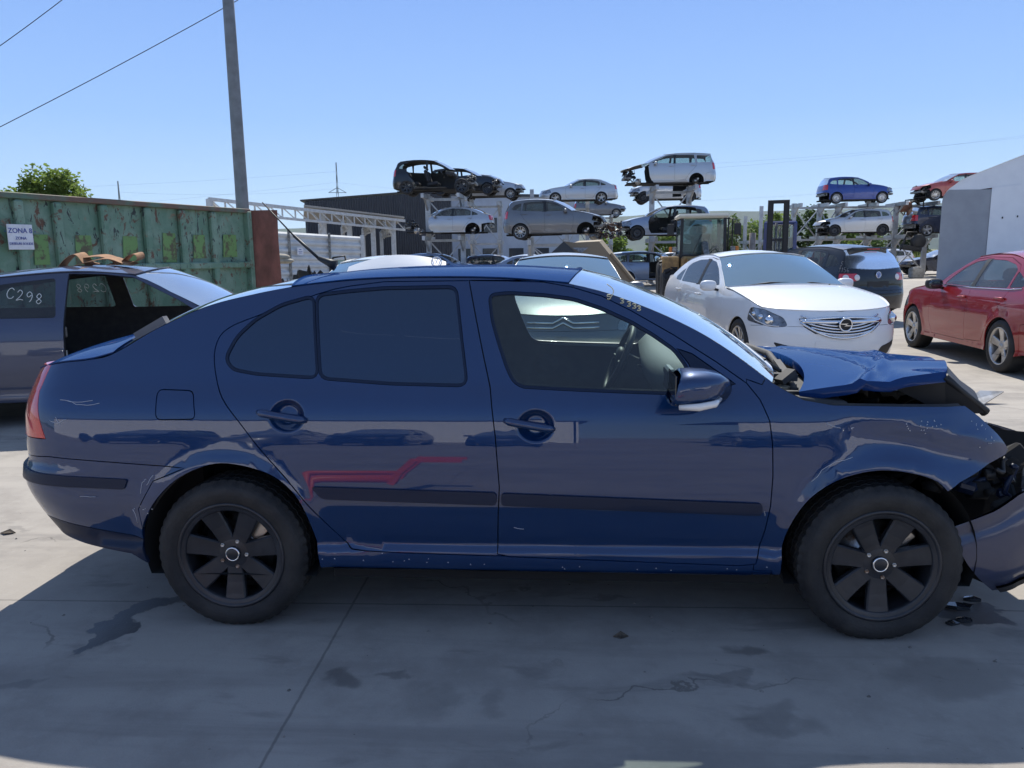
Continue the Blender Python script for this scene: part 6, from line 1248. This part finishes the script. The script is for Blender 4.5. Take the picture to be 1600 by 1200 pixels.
# ------------------------------------------------------------------ wheel loader and its bucket
YEL = mat('loader_yellow_worn', (.38, .23, .08), .6, .1, col2=(.20, .12, .05), nscale=6, lo=.42, hi=.62); CREAM = mat('cream_paint', (.58, .55, .45), .55); CABG = glass('cab_glass', (.72, .84, .82), .0, 1.5, .06, (.45, .6, .58))
q = at(1097, 440, 21.5); ldr = empty('wheel_loader', (q.x, q.y, 0), R_(-3), 'yellow brown wheel loader with a glazed cab facing us in the middle distance', 'loader')
ldr.scale = (.93, .93, .97); m = MB(); m.box((0, .7, 2.56), (1.48, 1.5, .13), None, .05); m.build('cab_roof', CREAM, ldr)
m = MB()
for x in (-.64, .64):
    for y in (.0, 1.35): m.bar((x, y, 1.45), (x * .97, y + .04, 2.52), .085)
m.box((0, .02, 1.43), (1.34, .08, .10)); m.box((0, 1.38, 1.6), (1.3, .06, .4)); m.bar((-.64, .68, 1.43), (.64, .68, 1.43), .1); m.bar((-.64, 0, 1.43), (-.64, 1.4, 1.43), .1); m.bar((.64, 0, 1.43), (.64, 1.4, 1.43), .1); m.build('cab_frame', DARK, ldr)
m = MB(); m.box((0, .02, 1.97), (1.2, .012, 1.0)); m.build('front_pane', CABG, ldr); m = MB()
for x in (-.65, .65): m.box((x, .68, 1.97), (.012, 1.26, 1.0))
m.box((0, 1.38, 2.15), (1.2, .012, .66)); m.build('side_panes', CABG, ldr)
m = MB(); m.box((.05, .95, 1.75), (.62, .16, .62), None, .06); m.box((.05, .75, 1.5), (.6, .5, .14), None, .04); m.box((.05, .98, 2.2), (.32, .12, .22), None, .05); m.build('driver_seat', INT, ldr)
m = MB(); m.tube([(-.25, .25, 1.55), (-.1, .3, 1.8)], .03, 6); m.tube([Vector((-.1, .3, 1.8)) + Vector((.18 * math.cos(a), .06 * math.sin(a), .16 * math.sin(a))) for a in np.linspace(0, 6.28, 17)[:-1]], .016, 6, closed=True); m.tube([(-.3, .03, 1.5), (-.05, -.0, 2.05)], .014, 6); m.build('wheel_and_wiper', DARK, ldr)
m = MB(); m.box((0, .8, 1.05), (1.3, 2.2, .75), None, .06); m.box((0, 2.2, 1.25), (1.1, 1.5, .9), None, .1); m.build('chassis', YEL, ldr)
for x in (-.95, .95): m = MB(); m.box((x, .35, 1.38), (.5, .9, .10), None, .03); m.box((x, -.08, 1.18), (.5, .08, .45), None, .02); m.build('mudguard', YEL, ldr)
for x in (-.42, .42): m = MB(); m.bar((x, -.2, 1.25), (x, -1.3, .85), .16, .34); m.bar((x, -1.3, .85), (x * 1.2, -2.6, .45), .16, .3); m.build('lift_arm', YEL, ldr)
m = MB(); m.tube([(0, -.2, 1.5), (0, -.5, 1.75), (0, -1.3, 1.2)], [.07, .09, .07], 10); m.ell((0, -.45, 1.75), (.10, .10, .10)); m.tube([(.28, -.1, 1.2), (.28, -1.2, .95)], .06, 8); m.tube([(.12, -.2, 1.45), (.35, -.3, 1.7), (.5, -.2, 1.5)], .02, 6); m.build('tilt_ram', GREYM, ldr)
for x in (-.95, .95):
    for y in (.35, 2.4):
        t = MB().lathe([(.28, -.2), (.34, -.24), (.56, -.24), (.64, -.18), (.64, .18), (.56, .24), (.34, .24), (.28, .2)], 28, 'x', (x, y, .64))
        for k in range(20):
            a = 2 * math.pi * k / 20; t.box((x - .1, y + .655 * math.cos(a), .64 + .655 * math.sin(a)), (.2, .09, .05), Matrix.Rotation(a - math.pi / 2, 3, 'X') @ Matrix.Rotation(.5, 3, 'Z')); t.box((x + .1, y + .655 * math.cos(a + .15), .64 + .655 * math.sin(a + .15)), (.2, .09, .05), Matrix.Rotation(a + .15 - math.pi / 2, 3, 'X') @ Matrix.Rotation(-.5, 3, 'Z'))
        w_ = t.build('wheel', RUB, ldr); MB().lathe([(0, -.12), (.1, -.14), (.2, -.06), (.3, -.16), (.3, .16), (.2, .06), (0, .1)], 24, 'x', (x, y, .64)).build('rim', YEL, w_)
for x in (-.85, .85): m = MB(); m.box((x, -.12, 1.62), (.16, .12, .16), None, .03); o = m.build('work_lamp', GREYM, ldr); MB().box((x * 1.13, -.12, 1.62), (.10, .1, .16), None, .02).build('indicator', AMB, o)
for x in (-1, 1): m = MB(); m.tube([(x * .66, .02, 2.48), (x * .95, -.1, 2.44), (x * .95, -.1, 2.3)], .014, 6); m.box((x * .97, -.1, 2.18), (.2, .05, .33), None, .03); m.build('wing_mirror', DARK, ldr)
m = MB(); m.tube([(.72, 0, 1.3), (.72, 0, 2.5)], .02, 6); m.tube([(.84, 0, 1.3), (.84, 0, 2.45), (.72, 0, 2.5)], .02, 6); m.build('handrail', DARK, ldr)
TAN = mat('bucket_tan', (.22, .175, .115), .75, .15, col2=(.22, .17, .11), nscale=4, bump=.2, bscale=20)
bk_ = empty('loader_bucket', (0, 0, 0), 0, 'big tan steel loader bucket with a toothed edge tilted behind the silver saloon', 'bucket')
Db = 16; O = at(0, 0, Db); poly = [(858, 400), (882, 377), (897, 379), (936, 377), (1012, 471), (985, 500), (900, 505), (872, 460)]
F3 = [at(x, y, Db) for x, y in poly]; back = Vector((.12, 1, .05)); n = len(F3)
m = MB(); hole = [at(x, y, Db) for x, y in ((894, 387), (919, 387), (908, 396))]
pp = F3[1:5] + [F3[5], F3[6]]; m.add(pp + [p + Vector((0, .06, 0)) for p in pp], [(0, 1, 2, 3, 4, 5), (11, 10, 9, 8, 7, 6)] + [(i, (i + 1) % 6, 6 + (i + 1) % 6, 6 + i) for i in range(6)]); m.build('bucket_shell', TAN, bk_)
m = MB(); e0, e1 = F3[3], F3[4]; m.add([e0, e1, e1 + back, e0 + back], [(0, 1, 2, 3)]); m.add([F3[2], F3[3], F3[3] + back, F3[2] + back], [(0, 1, 2, 3)]); m.build('bucket_floor', TAN, bk_)
m = MB(); m.add([at(856, 400, Db - .3), at(881, 377, Db - .1), at(908, 402, Db - .25), at(858, 404, Db), at(882, 377, Db + .2), at(910, 404, Db)], [(0, 1, 2), (3, 5, 4), (0, 1, 4, 3), (1, 2, 5, 4), (2, 0, 3, 5)]); m.build('side_plate', mat('dark_steel_plate', (.06, .058, .055), .6, .4), bk_)
m = MB(); m.add([p + Vector((0, -.02, 0)) for p in hole], [(0, 1, 2)]); m.build('hole_patch', GREYM, bk_)  # grey patch in place of a pale opening through the plate
for i in range(7): a = e0.lerp(e1, .28 + .105 * i); d_ = (e1 - e0).normalized(); m = MB(); m.box(a + Vector((.02, .0, .02)), (.20, .10, .05), Matrix((d_, Vector((0, 1, 0)), d_.cross(Vector((0, 1, 0))))).transposed(), .01); m.build('tooth', TAN, bk_)

# ------------------------------------------------------------------ blue forklift with tall black mast
FBL = mat('forklift_blue', (.025, .055, .22), .45, 0, .5, .3, col2=(.03, .05, .14), nscale=5); q = at(1212, 430, 28); fk = empty('forklift', (q.x, q.y, 0), R_(-14), 'blue forklift truck with a tall black lifting mast, right of the loader', 'forklift')
zt = at(1212, 314, 28).z
for x in (-.27, .27): m = MB(); m.box((x, 0, zt / 2 + .05), (.20, .22, zt - .1), None, .015); m.box((x * 1.0, -.12, zt / 2), (.10, .06, zt - .2)); m.build('mast_upright', DARK, fk)
m = MB(); m.box((0, 0, zt - .06), (.74, .16, .12)); m.box((0, 0, 1.9), (.5, .12, .08)); m.box((0, 0, .5), (.7, .16, .12)); m.build('mast_crossbars', DARK, fk); m = MB(); m.tube([(-.05, .02, .4), (-.05, .02, 2.5)], .045, 8); m.tube([(.08, .02, .4), (.08, .02, 2.3)], .03, 8); m.build('lift_ram', GREYM, fk)
m = MB(); m.box((0, -.2, .6), (1.1, .08, .5)); m.build('fork_carriage', DARK, fk)
for x in (-.35, .35): m = MB(); m.box((x, -.25, .5), (.12, .05, .8)); m.box((x, -.85, .12), (.12, 1.15, .045)); m.build('fork', DARK, fk)
m = MB(); m.box((.1, 1.6, .85), (1.2, 2.6, .85), None, .12); m.box((.1, 2.6, 1.25), (1.15, .9, .6), None, .15); m.build('body', FBL, fk)
m = MB(); m.box((.1, 1.15, 2.52), (1.15, 1.35, .12), None, .05)
for x in (-.42, .62):
    for y in (.55, 1.75): m.bar((x, y, 1.2), (x, y, 2.5), .12)
m.box((.1, 1.78, 1.6), (1.1, .08, .8), None, .02); m.box((.66, 1.1, 1.45), (.06, 1.2, .55)); m.build('cab_frame', FBL, fk); m = MB(); m.box((.1, .54, 1.95), (.9, .012, .9)); m.box((.63, 1.15, 2.05), (.012, 1.1, .8)); m.build('cab_panes', CABG, fk); m = MB(); m.box((.1, 1.3, 1.5), (.5, .5, .7), None, .08); m.build('driver_seat', INT, fk); m = MB(); m.tube([(.35, .8, 2.58), (.35, .8, 2.72)], .07, 10); m.bar((.2, .6, 2.6), (.5, .6, 2.6), .06); m.build('beacon', DARK, fk)
for x in (-.5, .7):
    for y in (.5, 2.6): t = MB().lathe([(.16, -.12), (.3, -.13), (.36, -.08), (.36, .08), (.3, .13), (.16, .12)], 20, 'x', (x, y, .36)).build('wheel', RUB, fk); MB().lathe([(0, -.06), (.16, -.1), (.16, .1), (0, .06)], 16, 'x', (x, y, .36)).build('rim', FBL, t)
q = at(1174, 420, 34); m = MB(); m.tube([(q.x, q.y, 0), (q.x, q.y, at(1174, 364, 34).z)], .14, 12); tag(m.build('stump_post', mat('weathered_wood', (.25, .22, .2), .9, col2=(.16, .14, .12), nscale=6)), 'short grey bollard post left of the lifting mast', 'post')

# ------------------------------------------------------------------ heap of black parts by the fence, small things on the ground
rd = random.Random(14)
def panel(name, label, cat, px, py, D, sx, sz, seed, m_, group=None):
    """a bent plastic panel leaning in the heap"""
    r_ = random.Random(seed); q = at(px, py, D); n1, n2 = 9, 7; P = []; lean = r_.uniform(-.5, .3); tw = r_.uniform(-.4, .4)
    for i in range(n1):
        for j in range(n2):
            u, v = i / (n1 - 1) - .5, j / (n2 - 1); jag = .16 * abs(math.sin(i * 1.9 + seed)) * (v > .8); P.append((u * sx * (1 - .2 * v), .25 * u * u * sx + lean * v * sz * .5 + .06 * math.sin(i * 1.3 + j), v * sz * (1 - jag) + tw * u * .5))
    m = MB(); m.add(P, [(i * n2 + j, i * n2 + n2 + j, i * n2 + n2 + j + 1, i * n2 + j + 1) for i in range(n1 - 1) for j in range(n2 - 1)], smooth=True)
    mm = MB(); mm.add(P + [(x, y + .03, z) for x, y, z in P], m.f + [tuple(k + len(P) for k in f[::-1]) for f in m.f], smooth=True); o = mm.build(name, m_, None, (q.x, q.y, 0 if py > 430 else q.z), r_.uniform(-.6, .6)); return tag(o, label, cat, group)
HP = 'black car panels heaped by the fence'
for i, (px, py, D, sx, sz, m_, lab) in enumerate(((476, 470, 20, .85, 1.28, DARK, 'large black plastic panel with torn top, middle of the heap by the fence'), (503, 470, 20.5, .9, 1.22, INT, 'dark grey plastic panel right of the largest black one in the heap'), (452, 470, 19.5, .75, .92, DARK, 'low black plastic panel next to the rusty container door'), (436, 470, 20, .5, .95, GREYM, 'crumpled grey bumper piece against the rusty container door'), (462, 470, 21, .5, .98, GREYM, 'pale crumpled strip behind the black panels of the heap'))):
    panel('scrap_plastic', lab, 'panel', px, py, D, sx, sz, 40 + i, m_, HP)
q = at(437, 402, 21); m = MB(); m.ell((q.x, q.y, q.z), (.30, .2, .10), 14, 8); m.ell((q.x + .12, q.y, q.z - .10), (.28, .2, .08)); m.tube([(q.x - .1, q.y, -.0), (q.x - .1, q.y, q.z)], .1, 6); tag(m.build('foam_bundle', mat('cream_foam', (.42, .38, .30), .9, col2=(.3, .26, .2), nscale=8)), 'cream bundle on top of the heap beside the rusty door', 'bundle')
q = at(531, 434, 20); m = MB(); m.tube([(q.x - .22, q.y, .0), (q.x - .24, q.y, q.z + .25), (q.x - .15, q.y, q.z + .52), (q.x + .16, q.y, q.z + .56), (q.x + .24, q.y, q.z + .1), (q.x + .26, q.y, 0)], .028, 6); m.box((q.x, q.y, q.z * .5), (.46, .08, q.z), None, .03); o = m.build('loose_car_door', DARK); tag(o, 'black car door frame standing at the right end of the heap', 'door')
MB().box((q.x, q.y, q.z + .25), (.40, .012, .42)).build('door_glass', CABG, o)
q = at(518, 432, 19.6); m = MB(); m.box((q.x, q.y, q.z / 2 + .15), (.16, .12, q.z + .3), Matrix.Rotation(.35, 3, 'Y'), .04); m.ell((q.x + .08, q.y, q.z + .25), (.10, .08, .16)); tag(m.build('loose_seat_part', NAVY), 'dark glossy car part leaning beside the loose door frame', 'car part')
SH = mat('wet_black_shard', (.012, .014, .018), .08, 0, .6, 1.)
for i, (px, py, s, lab) in enumerate(((1492, 948, .075, 'largest glossy black plastic shard by the front tyre'), (1506, 971, .045, 'smaller glossy shard nearer to us beside the front tyre'), (1487, 976, .03, 'tiny black shard left of the small glossy one'), (1520, 938, .05, 'thin clear shard under the torn bumper'))):
    q = on_plane(px, py, (0, 0, 0), np.array((0, 0, 1.))); r_ = random.Random(i); m = MB(); n = 7; P = [(s * r_.uniform(.5, 1.1) * math.cos(a), s * .5 * r_.uniform(.5, 1.1) * math.sin(a), .006 + .012 * r_.random()) for a in np.linspace(0, 6.28, n + 1)[:-1]]
    m.add([(0, 0, .02)] + P + [(x, y, 0) for x, y, z in P], [(0, 1 + k, 1 + (k + 1) % n) for k in range(n)] + [(1 + k, 1 + n + k, 1 + n + (k + 1) % n, 1 + (k + 1) % n) for k in range(n)]); tag(m.build('plastic_shard', SH, None, (q.x, q.y, .002)), lab, 'shard', 'shards by the front tyre')
q = on_plane(1522, 630, (0, 0, 0), np.array((0, 0, 1.))); m = MB(); m.add([(-.16, -.05, .0), (.02, -.12, .0), (.30, .05, .10), (.10, .10, .10), (-.16, -.05, .01), (.02, -.12, .01), (.30, .05, .11), (.10, .10, .11)], [(3, 2, 1, 0), (4, 5, 6, 7), (0, 1, 5, 4), (1, 2, 6, 5), (2, 3, 7, 6), (3, 0, 4, 7)]); tag(m.build('metal_sheet', ALU, None, (q.x, q.y, 0)), 'small bent bright metal sheet on the concrete right of the crushed bonnet', 'metal sheet')
for i, (px, py, s, lab) in enumerate(((12, 834, .045, 'dry leaf on the sunlit concrete left of the rear bumper'), (970, 996, .03, 'bit of twig on the shaded concrete below the front door'))):
    q = on_plane(px, py, (0, 0, 0), np.array((0, 0, 1.))); m = MB(); m.add([(-s, 0, .004), (0, -s * .5, .01), (s, .1 * s, .006), (0, s * .5, .02), (-s, 0, .001), (0, -s * .5, .004), (s, .1 * s, .002), (0, s * .5, .014)], [(0, 1, 2, 3), (7, 6, 5, 4), (0, 1, 5, 4), (1, 2, 6, 5), (2, 3, 7, 6), (3, 0, 4, 7)]); tag(m.build('dead_leaf', BARK, None, (q.x, q.y, .001)), lab, 'leaf')

# ------------------------------------------------------------------ behind the photographer: what the blue doors mirror
hl_ = empty('white_hall', (-13, -27, 0), 0, 'long white sheet metal hall mirrored in the blue doors', 'building'); HW = mat('hall_white', (.88, .88, .88), .5)
m = ribbed(MB(), (15, 0, 0), (-20, 0, 0), 0, 4.6, 4.6, 60, .05); m.build('front_wall', HW, hl_); MB().box((-2.5, -6, 4.75), (36, 12.4, .3)).build('roof', DKW, hl_); m = MB(); m.box((15, -6, 2.3), (.2, 12, 4.6)); m.build('end_wall', HW, hl_)
h2 = empty('low_hall', (17, -25, 0), 0, 'lower pale hall mirrored in the front door and wing', 'building'); m = ribbed(MB(), (18, 0, 0), (-9, 0, 0), 0, 3.9, 3.9, 50, .05); m.build('front_wall', HW, h2); MB().box((4.5, -5, 4.05), (28, 10.4, .3)).build('roof', DKW, h2)
MB().box((16, .1, 1.6), (2.5, .14, 3.2)).build('gate', DKW, h2)
for x, y, kd, pm, yw, lab in ((-9, -17, 'hatch', NAVY, 95, 'navy hatchback at the left end of the row mirrored in the blue car'), (-6, -17.5, 'sedan', GREYP, 88, 'grey saloon next to the navy hatchback in the mirrored row'), (-3, -17, 'suv', BLACKP, 92, 'tall black crossover in the mirrored row of cars'), (0, -17.6, 'hatch', NAVY, 90, 'navy hatchback right of the black crossover in the mirrored row'), (6.2, -17, 'sedan', BLACKP, 91, 'black saloon in the right half of the mirrored row'), (9, -17.4, 'wagon', GREYP, 87, 'grey estate at the right end of the mirrored row')):
    build_car('row_car', lab, 'car', kd, pm, (x, y, 0), R_(yw), .16, '', 'row behind the camera')
fr = empty('lifting_forks', (0, 0, 0), 0, 'pair of red lifting forks lying behind the camera, mirrored in the rear door', 'forks'); RED3 = mat('fork_red', (.74, .10, .02), .45)
for y in (-2.78, -3.05): m = MB(); m.tube([(-1.30, y, .06), (-.95, y, .17), (-.5, y, .21), (.25, y, .22)], [.014, .026, .03, .032], 8); m.bar((.22, y, .18), (.38, y, .46), .12, .05); m.bar((.36, y, .45), (.70, y, .45), .035); m.build('fork', RED3, fr)

# ------------------------------------------------------------------ the pale air between here and the hills
hz = bpy.data.materials.new('pale_air'); hz.use_nodes = True; n = hz.node_tree; n.nodes.clear(); out = n.nodes.new('ShaderNodeOutputMaterial'); pv = n.nodes.new('ShaderNodeVolumePrincipled')
pv.inputs['Color'].default_value = (.70, .84, 1, 1); pv.inputs['Density'].default_value = .00005; pv.inputs['Anisotropy'].default_value = .3; n.links.new(pv.outputs[0], out.inputs[1])
tag(MB().box((0, 0, 139), (11200, 11200, 290)).build('haze', hz), kind='stuff')
